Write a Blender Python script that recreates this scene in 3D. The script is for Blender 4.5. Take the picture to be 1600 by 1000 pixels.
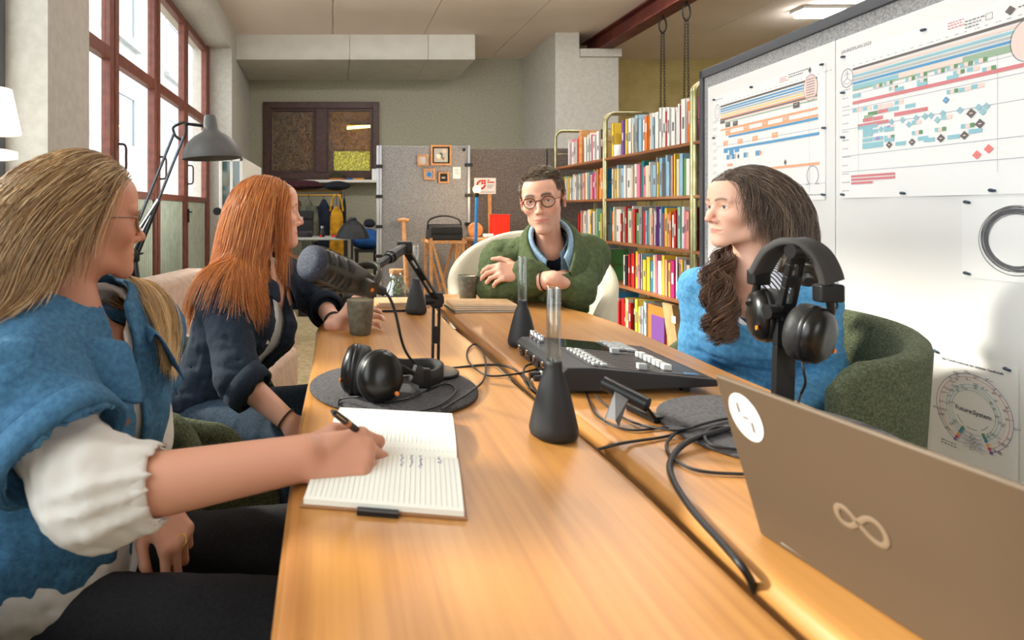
import bpy, bmesh, math, random
import numpy as np
from mathutils import Vector, Matrix
R = math.radians
for o in list(bpy.data.objects): bpy.data.objects.remove(o)
SC = bpy.context.scene
COL = SC.collection
# ------------------------------------------------------------------ camera, light, exposure
F, CX, HY, ZC, TZ = 910.0, 520.0, 328.0, 1.11, 0.74      # focal length in pixels, vanishing point, eye height, table height
cd = bpy.data.cameras.new('camera'); cam = bpy.data.objects.new('camera', cd); COL.objects.link(cam)
cd.sensor_width = 36; cd.lens = F / 1600 * 36
cd.shift_x = (800 - CX) / 1600; cd.shift_y = -(500 - HY) / 1600
cd.clip_start = 0.02; cd.clip_end = 200
cd.dof.use_dof = True; cd.dof.focus_distance = 1.9; cd.dof.aperture_fstop = 5.0
cam.location = (0, 0, ZC); cam.rotation_euler = (R(90), 0, 0)
SC.camera = cam
w = bpy.data.worlds.new('sky'); SC.world = w; w.use_nodes = True
bg = w.node_tree.nodes['Background']
bg.inputs[0].default_value = (0.93, 0.96, 1.0, 1); bg.inputs[1].default_value = 4.2
sd = bpy.data.lights.new('sun', 'SUN'); sun = bpy.data.objects.new('sun', sd); COL.objects.link(sun)
sd.energy = 5.5; sd.angle = R(5); sd.color = (1.0, 0.93, 0.82)
sun.rotation_euler = Vector((0.80, -0.36, -0.50)).to_track_quat('-Z', 'Y').to_euler()
def portal(loc, sx, sy, direction):                      # daylight portals in the window openings
    l = bpy.data.lights.new('window_portal', 'AREA'); l.shape = 'RECTANGLE'; l.size = sx; l.size_y = sy
    l.cycles.is_portal = True
    o = bpy.data.objects.new('window_portal', l); COL.objects.link(o); o.location = loc
    o.rotation_euler = Vector(direction).to_track_quat('-Z', 'Y').to_euler()
SC.view_settings.view_transform = 'Standard'; SC.view_settings.look = 'None'
SC.view_settings.gamma = 1; SC.view_settings.use_curve_mapping = False
SC.view_settings.exposure = 0.5
SC.cycles.use_denoising = True
SC.cycles.max_bounces = 8; SC.cycles.diffuse_bounces = 5; SC.cycles.transmission_bounces = 8; SC.cycles.transparent_max_bounces = 12
SC.cycles.sample_clamp_indirect = 6.0
SC.cycles.caustics_reflective = False; SC.cycles.caustics_refractive = False

def P(px, py, Y): return Vector(((px - CX) / F * Y, Y, ZC + (HY - py) / F * Y))
def T(px, py, z=TZ):                                     # the point at height z seen there
    Y = F * (ZC - z) / (py - HY); return Vector(((px - CX) / F * Y, Y, z))

# ------------------------------------------------------------------ materials
def lin(c):
    f = lambda v: v / 12.92 if v <= .04045 else ((v + .055) / 1.055) ** 2.4
    return tuple(f(v / 255) for v in c[:3]) + (1,)
MATS = {}
def mat(name, col=(128, 128, 128), rough=.55, metal=0.0, var=None, col2=None, bump=None, spec=.5, trans=0, emit=None, estr=0, coat=0,
        sss=0, scl=(1, 1, 1), attr=None, sheen=0, ior=1.45, detail=4, ramp=(.35, .65)):
    if name in MATS: return MATS[name]
    m = bpy.data.materials.new(name); m.use_nodes = True; MATS[name] = m
    nt = m.node_tree; b = nt.nodes['Principled BSDF']; L = nt.links.new
    b.inputs['Base Color'].default_value = lin(col); b.inputs['Roughness'].default_value = rough
    b.inputs['Metallic'].default_value = metal; b.inputs['Specular IOR Level'].default_value = spec
    b.inputs['Transmission Weight'].default_value = trans; b.inputs['Coat Weight'].default_value = coat
    b.inputs['IOR'].default_value = ior; b.inputs['Sheen Weight'].default_value = sheen
    if sss:
        b.inputs['Subsurface Weight'].default_value = sss; b.inputs['Subsurface Radius'].default_value = (1, .35, .2); b.inputs['Subsurface Scale'].default_value = .006
    if emit: b.inputs['Emission Color'].default_value = lin(emit); b.inputs['Emission Strength'].default_value = estr
    tc = nt.nodes.new('ShaderNodeTexCoord'); mp = nt.nodes.new('ShaderNodeMapping'); mp.inputs['Scale'].default_value = scl
    L(tc.outputs['Object'], mp.inputs['Vector'])
    src = None
    if attr:
        a = nt.nodes.new('ShaderNodeAttribute'); a.attribute_name = attr; src = a.outputs['Color']
    if var:
        n = nt.nodes.new('ShaderNodeTexNoise'); n.inputs['Scale'].default_value = var; n.inputs['Detail'].default_value = detail
        L(mp.outputs[0], n.inputs['Vector'])
        cr = nt.nodes.new('ShaderNodeValToRGB'); cr.color_ramp.elements[0].position, cr.color_ramp.elements[1].position = ramp
        L(n.outputs['Fac'], cr.inputs[0])
        if src:
            mx = nt.nodes.new('ShaderNodeMix'); mx.data_type = 'RGBA'; mx.blend_type = 'MULTIPLY'; mx.inputs[0].default_value = 1
            cr.color_ramp.elements[0].color = lin(col2); cr.color_ramp.elements[1].color = (1, 1, 1, 1)
            L(src, mx.inputs[6]); L(cr.outputs[0], mx.inputs[7]); src = mx.outputs[2]
        else:
            cr.color_ramp.elements[0].color = lin(col2 or tuple(v * .8 for v in col)); cr.color_ramp.elements[1].color = lin(col); src = cr.outputs[0]
    if src: L(src, b.inputs['Base Color'])
    if bump:
        n2 = nt.nodes.new('ShaderNodeTexNoise'); n2.inputs['Scale'].default_value = bump[0]; n2.inputs['Detail'].default_value = 3
        L(mp.outputs[0], n2.inputs['Vector'])
        bp_ = nt.nodes.new('ShaderNodeBump'); bp_.inputs['Strength'].default_value = bump[1]; bp_.inputs['Distance'].default_value = bump[2] if len(bump) > 2 else .004
        L(n2.outputs['Fac'], bp_.inputs['Height']); L(bp_.outputs[0], b.inputs['Normal'])
    return m
def wood(name, cols, rough=.4, freq=9, along=.7, coat=0):
    m = bpy.data.materials.new(name); m.use_nodes = True; MATS[name] = m
    nt = m.node_tree; b = nt.nodes['Principled BSDF']; L = nt.links.new
    b.inputs['Roughness'].default_value = rough; b.inputs['Coat Weight'].default_value = coat; b.inputs['Coat Roughness'].default_value = .25
    tc = nt.nodes.new('ShaderNodeTexCoord'); mp = nt.nodes.new('ShaderNodeMapping'); mp.inputs['Scale'].default_value = (freq, along, freq)
    L(tc.outputs['Object'], mp.inputs[0])
    n = nt.nodes.new('ShaderNodeTexNoise'); n.inputs['Scale'].default_value = 1; n.inputs['Detail'].default_value = 8; n.inputs['Distortion'].default_value = .6
    L(mp.outputs[0], n.inputs['Vector'])
    mp2 = nt.nodes.new('ShaderNodeMapping'); mp2.inputs['Scale'].default_value = (freq * 14, along * 5, freq * 14); L(tc.outputs['Object'], mp2.inputs[0])
    n2 = nt.nodes.new('ShaderNodeTexNoise'); n2.inputs['Scale'].default_value = 1; n2.inputs['Detail'].default_value = 3; L(mp2.outputs[0], n2.inputs['Vector'])
    mx = nt.nodes.new('ShaderNodeMix'); mx.inputs[0].default_value = .28; L(n.outputs['Fac'], mx.inputs[2]); L(n2.outputs['Fac'], mx.inputs[3])
    cr = nt.nodes.new('ShaderNodeValToRGB'); e = cr.color_ramp.elements
    e[0].position = .3; e[0].color = lin(cols[0]); e[1].position = .72; e[1].color = lin(cols[2]); k = e.new(.5); k.color = lin(cols[1])
    L(mx.outputs[0], cr.inputs[0]); L(cr.outputs[0], b.inputs['Base Color'])
    bp_ = nt.nodes.new('ShaderNodeBump'); bp_.inputs['Strength'].default_value = .12; bp_.inputs['Distance'].default_value = .001
    L(n2.outputs['Fac'], bp_.inputs['Height']); L(bp_.outputs[0], b.inputs['Normal'])
    return m

# ------------------------------------------------------------------ mesh building
class MB:
    def __init__(s): s.v = []; s.f = []; s.mi = []; s.cur = 0; s.sm = []
    def add(s, vs, fs, smooth=False):
        n = len(s.v); s.v += [Vector(v) for v in vs]
        for f in fs: s.f.append([i + n for i in f]); s.mi.append(s.cur); s.sm.append(smooth)
        return s
    def box(s, a, b, rot=0, piv=None, M=None):
        a, b = Vector(a), Vector(b); c = (a + b) / 2; piv = Vector(piv) if piv else c
        vs = [Vector((x, y, z)) for x in (a.x, b.x) for y in (a.y, b.y) for z in (a.z, b.z)]
        if rot: q = Matrix.Rotation(rot, 3, 'Z'); vs = [piv + q @ (v - piv) for v in vs]
        if M: vs = [M @ v for v in vs]
        return s.add(vs, [(0, 1, 3, 2), (4, 6, 7, 5), (0, 4, 5, 1), (2, 3, 7, 6), (0, 2, 6, 4), (1, 5, 7, 3)])
    def bar(s, a, b, wx, wy, up=(0, 0, 1)):              # a square bar between two points
        a, b = Vector(a), Vector(b); d = (b - a).normalized(); u = Vector(up)
        if abs(d.dot(u)) > .98: u = Vector((0, 1, 0))
        x = d.cross(u).normalized() * wx / 2; y = x.cross(d).normalized() * wy / 2
        vs = [p + i * x + j * y for p in (a, b) for i, j in ((-1, -1), (1, -1), (1, 1), (-1, 1))]
        return s.add(vs, [(3, 2, 1, 0), (4, 5, 6, 7)] + [(i, (i + 1) % 4, 4 + (i + 1) % 4, 4 + i) for i in range(4)])
    def cyl(s, a, b, ra, rb=None, n=16, caps=True):
        return s.tube([a, b], [ra, ra if rb is None else rb], n, caps)
    def tube(s, pts, rad, n=8, caps=True, closed=False):
        pts = [Vector(p) for p in pts]; m = len(pts); rad = [rad] * m if not hasattr(rad, '__len__') else rad
        t = [((pts[(i + 1) % m] if closed or i < m - 1 else pts[i]) - (pts[i - 1] if closed or i > 0 else pts[i])).normalized() for i in range(m)]
        u = Vector((0, 0, 1)) if abs(t[0].z) < .9 else Vector((1, 0, 0)); vs = []
        x = t[0].cross(u).normalized()
        for i in range(m):
            x = (x - t[i] * x.dot(t[i])).normalized(); y = t[i].cross(x)
            vs += [pts[i] + rad[i] * (math.cos(2 * math.pi * k / n) * x + math.sin(2 * math.pi * k / n) * y) for k in range(n)]
        fs = [(i * n + k, i * n + (k + 1) % n, (i + 1) * n + (k + 1) % n, (i + 1) * n + k) for i in range(m - 1) for k in range(n)]
        if closed: fs += [((m - 1) * n + k, (m - 1) * n + (k + 1) % n, (k + 1) % n, k) for k in range(n)]
        s.add(vs, fs, True)
        if caps and not closed:
            s.add([vs[k] for k in range(n)], [tuple(range(n - 1, -1, -1))]); s.add([vs[(m - 1) * n + k] for k in range(n)], [tuple(range(n))])
        return s
    def lathe(s, prof, c=(0, 0, 0), n=32, M=None, smooth=True):  # prof: (r, z) from bottom to top
        c = Vector(c); vs = []; m = len(prof)
        for r, z in prof: vs += [c + Vector((r * math.cos(2 * math.pi * k / n), r * math.sin(2 * math.pi * k / n), z)) for k in range(n)]
        if M: vs = [M @ v for v in vs]
        fs = [(i * n + k, i * n + (k + 1) % n, (i + 1) * n + (k + 1) % n, (i + 1) * n + k) for i in range(m - 1) for k in range(n)]
        s.add(vs, fs, smooth)
        if prof[0][0] > 1e-6: s.add(vs[:n], [tuple(range(n - 1, -1, -1))])
        if prof[-1][0] > 1e-6: s.add(vs[-n:], [tuple(range(n))])
        return s
    def prism(s, pts, off):                               # polygon extruded by a vector
        pts = [Vector(p) for p in pts]; n = len(pts); off = Vector(off)
        vs = pts + [p + off for p in pts]
        return s.add(vs, [tuple(range(n - 1, -1, -1)), tuple(range(n, 2 * n))] + [(i, (i + 1) % n, n + (i + 1) % n, n + i) for i in range(n)])
    def grid(s, rows, closed=False, smooth=True):         # rows of points
        m, n = len(rows), len(rows[0]); vs = [v for r in rows for v in r]
        k = n if closed else n - 1
        return s.add(vs, [(i * n + j, i * n + (j + 1) % n, (i + 1) * n + (j + 1) % n, (i + 1) * n + j) for i in range(m - 1) for j in range(k)], smooth)
    def ribbon(s, pts, wdirs, width, thick):               # a strap along a path, wdirs its width direction(s)
        pts = [Vector(p) for p in pts]; n = len(pts); rows = []
        for i, p in enumerate(pts):
            t = (pts[min(i + 1, n - 1)] - pts[max(i - 1, 0)]).normalized(); w = Vector(wdirs[i] if isinstance(wdirs, list) else wdirs); w = (w - t * w.dot(t)).normalized(); k = t.cross(w)
            rows.append([p + w * a * width / 2 + k * b * thick / 2 for a, b in ((-1, -.6), (-.9, -1), (.9, -1), (1, -.6), (1, .6), (.9, 1), (-.9, 1), (-1, .6))])
        s.grid(rows, True); s.add(rows[0], [tuple(range(8))]); s.add(rows[-1], [tuple(range(8))]); return s
    def xf(s, M): s.v = [M @ v for v in s.v]; return s
OFF = {}
def make_mesh(name, v, f, mi=None, sm=None, mats=()):
    me = bpy.data.meshes.new(name); me.from_pydata([tuple(p) for p in v], [], f)
    for m in mats: me.materials.append(m)
    if mi is not None: me.polygons.foreach_set('material_index', mi)
    if sm is not None: me.polygons.foreach_set('use_smooth', sm)
    me.update(); return me
def tag(o, label=None, cat=None, group=None, kind=None):
    if label: o['label'] = label
    if cat: o['category'] = cat
    if group: o['group'] = group
    if kind: o['kind'] = kind
    return o
def link(o, parent, origin=None):
    COL.objects.link(o)
    if parent is not None: o.parent = parent
    return o
def ob(name, mb, mats, parent=None, bevel=0, label=None, cat=None, group=None, kind=None, recalc=True, sub=0, seg=2):
    """links what mb collected as one mesh object; coordinates are world coordinates"""
    mats = mats if isinstance(mats, (list, tuple)) else [mats]
    off = OFF.get(parent.name, Vector()) if parent is not None else Vector()
    loc = Vector()
    if parent is None:
        lo = Vector([min(v[i] for v in mb.v) for i in range(3)]); hi = Vector([max(v[i] for v in mb.v) for i in range(3)])
        loc = Vector(((lo.x + hi.x) / 2, (lo.y + hi.y) / 2, lo.z))
    me = make_mesh(name, [v - off - loc for v in mb.v], mb.f, mb.mi, mb.sm, mats)
    if recalc:
        bm = bmesh.new(); bm.from_mesh(me); bmesh.ops.recalc_face_normals(bm, faces=bm.faces); bm.to_mesh(me); bm.free()
    o = bpy.data.objects.new(name, me); link(o, parent); o.location = loc
    OFF[o.name] = off + loc
    if bevel:
        b = o.modifiers.new('bevel', 'BEVEL'); b.width = bevel; b.segments = seg; b.limit_method = 'ANGLE'; b.angle_limit = R(40)
        me.polygons.foreach_set('use_smooth', [True] * len(me.polygons))
        o.modifiers.new('wn', 'WEIGHTED_NORMAL')
    if sub: m = o.modifiers.new('sub', 'SUBSURF'); m.levels = m.render_levels = sub
    return tag(o, label, cat, group, kind)
def thing(name, label, cat, loc, group=None):
    o = bpy.data.objects.new(name, None); COL.objects.link(o); o.location = loc; o.empty_display_size = .05
    OFF[o.name] = Vector(loc); return tag(o, label, cat, group)
def frame_mb(mb, lo, hi, axis, w, d0, d1):
    """a rectangular frame; lo, hi are (a, z) corners on the plane whose normal is axis, w the bar width, d0..d1 the depth"""
    def bx(a0, z0, a1, z1):
        if axis == 'x': mb.box((d0, a0, z0), (d1, a1, z1))
        else: mb.box((a0, d0, z0), (a1, d1, z1))
    bx(lo[0], lo[1], lo[0] + w, hi[1]); bx(hi[0] - w, lo[1], hi[0], hi[1]); bx(lo[0] + w, lo[1], hi[0] - w, lo[1] + w); bx(lo[0] + w, hi[1] - w, hi[0] - w, hi[1])
    return mb
def spline(pts, n=8):                                     # Catmull-Rom through points
    pts = [Vector(p) for p in pts]; q = [2 * pts[0] - pts[1]] + pts + [2 * pts[-1] - pts[-2]]; out = []
    for i in range(1, len(q) - 2):
        for k in range(n):
            t = k / n; a, b, c, d = q[i - 1:i + 3]
            out.append(.5 * ((2 * b) + (c - a) * t + (2 * a - 5 * b + 4 * c - d) * t * t + (3 * b - a - 3 * c + d) * t ** 3))
    return out + [pts[-1]]
def text_mesh(txt, size, M, mb, align='CENTER', bold=0):
    """lettering as flat faces added to mb, in the plane M (x right, y up)"""
    cu = bpy.data.curves.new('t', 'FONT'); cu.body = txt; cu.size = size; cu.align_x = align; cu.align_y = 'CENTER'; cu.resolution_u = 2; cu.offset = bold
    o = bpy.data.objects.new('t', cu); COL.objects.link(o)
    dg = bpy.context.evaluated_depsgraph_get(); me = bpy.data.meshes.new_from_object(o.evaluated_get(dg))
    mb.add([M @ v.co for v in me.vertices], [tuple(p.vertices) for p in me.polygons])
    bpy.data.objects.remove(o); bpy.data.curves.remove(cu); bpy.data.meshes.remove(me)
ORD = ['first', 'second', 'third', 'fourth', 'fifth', 'sixth', 'seventh', 'eighth', 'ninth', 'tenth', 'eleventh', 'twelfth', 'thirteenth', 'fourteenth', 'fifteenth', 'sixteenth',
       'seventeenth', 'eighteenth', 'nineteenth', 'twentieth', 'twenty-first', 'twenty-second', 'twenty-third', 'twenty-fourth', 'twenty-fifth', 'twenty-sixth', 'twenty-seventh',
       'twenty-eighth', 'twenty-ninth', 'thirtieth', 'thirty-first', 'thirty-second', 'thirty-third', 'thirty-fourth', 'thirty-fifth', 'thirty-sixth', 'thirty-seventh', 'thirty-eighth', 'thirty-ninth', 'fortieth']
# ------------------------------------------------------------------ the setting
m_wall = mat('plaster_wall', (192, 189, 181), .9, var=25, col2=(182, 178, 170), bump=(60, .35, .004))
m_rough = mat('rough_plaster', (174, 170, 152), .95, var=60, col2=(150, 146, 128), bump=(90, .9, .008))
m_ceil = mat('ceiling_board', (228, 216, 207), .9, var=1.2, col2=(219, 206, 196))
m_soff = mat('soffit_board', (204, 202, 194), .9, var=5, col2=(198, 195, 186), bump=(50, .15))
m_floor = mat('floor_screed', (186, 168, 134), .75, var=22, col2=(160, 144, 108), bump=(120, .3))
m_red = mat('red_brown_paint', (120, 66, 52), .5, var=18, col2=(100, 52, 40), bump=(60, .1))
m_brown = mat('dark_brown_paint', (74, 44, 36), .45, var=12, col2=(58, 32, 26))
m_mint = mat('mint_grey_paint', (188, 196, 180), .55, var=10, col2=(168, 176, 158), bump=(40, .1))
def clear_glass(name, refl=.07, tint=(250, 252, 250), rough=.0, facing=.25, graz=.55):
    m = bpy.data.materials.new(name); m.use_nodes = True; nt = m.node_tree; nt.nodes.clear(); L = nt.links.new; MATS[name] = m
    o = nt.nodes.new('ShaderNodeOutputMaterial'); mx = nt.nodes.new('ShaderNodeMixShader'); t_ = nt.nodes.new('ShaderNodeBsdfTransparent'); g_ = nt.nodes.new('ShaderNodeBsdfGlossy')
    t_.inputs[0].default_value = lin(tint); g_.inputs['Roughness'].default_value = rough
    lw = nt.nodes.new('ShaderNodeLayerWeight'); lw.inputs[0].default_value = facing; ma = nt.nodes.new('ShaderNodeMath'); ma.operation = 'MULTIPLY_ADD'; ma.inputs[1].default_value = graz; ma.inputs[2].default_value = refl; ma.use_clamp = True
    L(lw.outputs['Facing'], ma.inputs[0]); L(ma.outputs[0], mx.inputs[0]); L(t_.outputs[0], mx.inputs[1]); L(g_.outputs[0], mx.inputs[2]); L(mx.outputs[0], o.inputs[0])
    return m
m_glass = clear_glass('window_glass', .02, facing=.1, graz=.12)
m_dgrey = mat('grey_metal_frame', (96, 100, 106), .5, .2)
m_steel = mat('red_oxide_steel', (112, 56, 46), .6, var=8, col2=(84, 40, 34))
m_ochre = mat('ochre_wall', (190, 172, 118), .9, var=5, col2=(174, 156, 102), bump=(60, .2))
HC, YB, XL = 3.19, 8.0, -1.15
ob('floor', MB().box((-1.6, -3.2, -.1), (7.2, 8.2, 0)), m_floor, kind='structure')
ce = ob('ceiling', MB().box((-1.6, -3.2, HC + .02), (7.2, 8.3, HC + .12)), m_ceil, kind='structure')
xs = [-1.6, 0, 1.08, 2.16, 3.2, 4.4, 5.8, 7.2]
for i in range(len(xs) - 1):                              # boards run towards the far wall, with joints
    for y0, y1 in ((-3.2, 1.6), (1.6, 8.2)):
        ob('ceiling_board', MB().box((xs[i] + .004, y0 + .003, HC), (xs[i + 1] - .004, y1 - .003, HC + .025)), m_ceil, ce)
# left wall: a pier between the window and the gate, the far pier, parapets and lintel
ob('wall_left', MB().box((-1.6, 2.35, 0), (XL, 2.75, HC)).box((-1.6, 6.63, 0), (XL, 8.2, HC)).box((-1.6, 2.75, 2.95), (XL, 6.63, HC))
   .box((-1.6, -3.2, 0), (XL - .05, 2.35, .92)).box((-1.6, -3.2, 2.95), (XL, 2.35, HC)).box((-1.6, -3.2, .92), (XL, -2.2, 2.95)), m_wall, kind='structure')
# far wall with the opening of the inner window
wx0, wx1, wz0, wz1 = P(412, 0, YB).x, P(592, 0, YB).x, 1.53, P(0, 160, YB).z
ob('wall_back', MB().box((-1.6, YB, 0), (wx0, YB + .2, HC)).box((wx1, YB, 0), (2.7, YB + .2, HC)).box((wx0, YB, 0), (wx1, YB + .2, wz0)).box((wx0, YB, wz1), (wx1, YB + .2, HC)), m_rough, kind='structure')
ob('wall_back_right', MB().box((2.7, YB + .05, 0), (7.2, YB + .25, HC)), m_ochre, kind='structure')
ob('wall_pier', MB().box((2.61, 6.83, 0), (3.35, YB + .05, 2.9)).box((2.61, 6.83, 2.9), (2.89, YB + .05, HC)).box((2.89, 6.79, 2.9), (3.37, YB + .05, 2.992)), m_wall, kind='structure')
ob('wall_right', MB().box((7.0, -3.2, 0), (7.2, 8.2, HC)), m_wall, kind='structure')
# wall behind the camera, with one unseen opening added to let daylight in
ob('wall_front', MB().box((-1.6, -3.2, 0), (7.2, -3.0, 1.0)).box((-1.6, -3.2, 2.5), (7.2, -3.0, HC)).box((-1.6, -3.2, 1.0), (1.4, -3.0, 2.5)).box((3.2, -3.2, 1.0), (7.2, -3.0, 2.5)), m_wall, kind='structure')
portal((2.3, -3.02, 1.75), 1.8, 1.5, (0, 1, 0))
portal((-1.5, .05, 1.93), 4.4, 2.0, (1, 0, 0)); portal((-1.5, 4.69, 2.08), 3.8, 1.7, (1, 0, 0))
# soffit box under the ceiling at the far wall, three boards
so = ob('trim_1', MB().box((XL, 6.93, 2.915), (1.67, YB, HC)), m_soff, kind='structure')
for a, b in ((XL, .2), (.2, 1.13), (1.13, 1.69)):
    ob('soffit_board', MB().box((a + .003, 6.91, 2.915), (b - .003, 6.935, HC)).box((a + .003, 6.91, 2.895), (b - .003, YB, 2.918)), m_soff, so)
# inner window of the far wall: brown frame, two panes of patterned glass, a dim room behind
def pattern_glass():
    m = bpy.data.materials.new('patterned_glass'); m.use_nodes = True; nt = m.node_tree; nt.nodes.clear(); L = nt.links.new
    o = nt.nodes.new('ShaderNodeOutputMaterial'); mx = nt.nodes.new('ShaderNodeMixShader'); t_ = nt.nodes.new('ShaderNodeBsdfTransparent'); g_ = nt.nodes.new('ShaderNodeBsdfGlossy'); g_.inputs['Roughness'].default_value = .15; mx.inputs[0].default_value = .1
    tc = nt.nodes.new('ShaderNodeTexCoord'); mp = nt.nodes.new('ShaderNodeMapping'); mp.inputs['Scale'].default_value = (1, 1, .55); n = nt.nodes.new('ShaderNodeTexNoise'); n.inputs['Scale'].default_value = 70; n.inputs['Detail'].default_value = 2
    L(tc.outputs['Object'], mp.inputs[0]); L(mp.outputs[0], n.inputs['Vector']); cr = nt.nodes.new('ShaderNodeValToRGB'); e = cr.color_ramp.elements; e[0].position = .42; e[0].color = lin((190, 172, 120)); e[1].position = .68; e[1].color = lin((255, 236, 180)); L(n.outputs['Fac'], cr.inputs[0]); L(cr.outputs[0], t_.inputs[0])
    b = nt.nodes.new('ShaderNodeBump'); b.inputs['Strength'].default_value = 1; b.inputs['Distance'].default_value = .02; L(n.outputs['Fac'], b.inputs['Height']); L(b.outputs[0], g_.inputs['Normal']); L(t_.outputs[0], mx.inputs[1]); L(g_.outputs[0], mx.inputs[2]); L(mx.outputs[0], o.inputs[0]); return m
m_pat = pattern_glass()
wi = ob('window_3', frame_mb(MB(), (wx0, wz0), (wx1, wz1), 'y', .09, YB - .05, YB + .1).box((-.24, YB - .05, wz0 + .09), (-.08, YB + .1, wz1 - .09)), m_brown, kind='structure', bevel=.006)
for a, b in ((wx0 + .09, -.24), (-.08, wx1 - .09)):
    ob('window_sash', frame_mb(MB(), (a, wz0 + .09), (b, wz1 - .09), 'y', .03, YB - .02, YB + .06), m_brown, wi)
    ob('pane', MB().box((a + .03, YB + .01, wz0 + .12), (b - .03, YB + .018, wz1 - .12)), m_pat, wi)
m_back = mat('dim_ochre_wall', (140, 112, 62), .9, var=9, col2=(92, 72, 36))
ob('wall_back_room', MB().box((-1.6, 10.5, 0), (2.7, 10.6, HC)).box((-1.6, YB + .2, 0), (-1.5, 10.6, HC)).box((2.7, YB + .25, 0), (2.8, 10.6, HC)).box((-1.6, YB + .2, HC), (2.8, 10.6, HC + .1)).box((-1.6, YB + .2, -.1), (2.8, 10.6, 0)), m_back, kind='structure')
t = thing('reflection_tube', 'added glowing tube behind the patterned glass in place of a ceiling lamp reflection', 'light', (.62, 9.6, 2.3))  # added tube, stands in for a ceiling lamp's reflection in the panes
ob('reflected_tube', MB().cyl((.24, 9.6, 2.46), (1.0, 9.6, 2.52), .018), mat('tube_glow', emit=(255, 226, 140), estr=160), t)
ob('added_fitting', MB().box((.2, 9.58, 2.5), (1.04, 9.62, 2.56)).cyl((.62, 9.6, 2.55), (.62, 9.6, HC), .006), m_back, t)
g = ob('window_4', frame_mb(MB(), (-.02, 1.66), (.74, 2.2), 'y', .04, 10.44, 10.5), m_brown, kind='structure')
ob('pane', MB().box((.02, 10.46, 1.7), (.7, 10.47, 2.16)), mat('green_view_glow', (90, 110, 70), emit=(128, 150, 92), estr=2.6, var=7, col2=(50, 80, 40)), g)  # invented window; its pane glows in place of a bright green view
ob('trim_2', MB().box((P(462, 0, 7.9).x, 7.72, 1.475), (P(592, 0, 7.9).x + .3, YB, 1.51)), mat('white_sill', (226, 222, 212), .5), kind='structure', bevel=.004)
# steel beam
ob('trim_3', MB().box((3.11, -3, 2.996), (3.28, 7.3, 3.012)).box((3.11, -3, 3.172), (3.28, 7.3, 3.188)).box((3.188, -3, 3.012), (3.202, 7.3, 3.172)), m_steel, kind='structure')
m_chain = mat('black_chain', (34, 34, 36), .5, .7)
for k, (Y, lab) in enumerate(((5.65, 'black chain hanging from the red beam, the one nearer the pier'), (5.27, 'black chain hanging from the red beam, the one nearer the notice board'))):
    X = 3.2; h = thing('hanging_chain', lab, 'chain', (X, Y, 2.0), 'chains under the steel beam')
    ob('shackle', MB().tube([(X + .035 * math.cos(a), Y, 2.90 + .075 * math.sin(a)) for a in [i * math.pi / 8 for i in range(16)]], .007, 6, closed=True).cyl((X, Y, 2.97), (X, Y, 3.0), .012), m_chain, h)
    mb = MB()
    for s in (-1, 1):
        for i in range(40):
            z = 2.83 - i * .028; x = X + s * (.012 + .012 * i / 40)
            ax = (1, 0) if i % 2 else (0, 1)
            mb.tube([(x + ax[0] * .008 * math.cos(a), Y + ax[1] * .008 * math.cos(a), z + .02 * math.sin(a)) for a in [j * math.pi / 4 for j in range(8)]], .0026, 4, closed=True)
    ob('chain_links', mb, m_chain, h)
# ceiling lights: the one in view and unseen fill lamps added for brightness
m_tube = mat('lamp_diffuser', (255, 250, 235), emit=(250, 248, 244), estr=34); m_white = mat('white_enamel', (235, 235, 232), .4)
LAMPS = [(5.06, 6.0, .26, 'lit fluorescent strip on the ceiling above the notice board'), (.6, 5.0, .6, 'added unseen fill lamp on the ceiling in front of the far partition'), (2.4, 5.0, .6, 'added unseen fill lamp on the ceiling over the bookshelf'), (1.6, 2.2, .6, 'added unseen fill lamp on the ceiling over the table end'), (5.06, 2.0, .6, 'added unseen fill lamp on the ceiling behind the notice board')]
for X, Y, hl, lab in LAMPS:
    l = thing('ceiling_light', lab, 'light', (X, Y, HC), 'fluorescent ceiling lights')
    ob('housing', MB().box((X - hl - .02, Y - .09, HC - .035), (X + hl + .02, Y + .09, HC)), m_white, l)
    ob('diffuser', MB().box((X - hl, Y - .075, HC - .085), (X + hl, Y + .075, HC - .035)), m_tube, l, bevel=.015)
# window 1 at the left edge: grey metal frame
XW = -1.32
w1 = ob('window_1', frame_mb(MB(), (-2.2, .92), (2.35, 2.95), 'x', .06, XW - .06, XW).box((XW - .06, 1.1, .98), (XW, 1.16, 2.89)).box((XW - .06, -.5, .98), (XW, -.44, 2.89)), m_dgrey, kind='structure', bevel=.004)
for a, b in ((-2.14, -.5), (-.44, 1.1), (1.16, 2.29)): ob('pane', MB().box((XW - .034, a, .98), (XW - .03, b, 2.89)), m_glass, w1)
ob('window_sill', MB().box((-1.34, -2.2, .9), (-1.08, 2.34, .935)), m_wall, w1)
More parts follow.
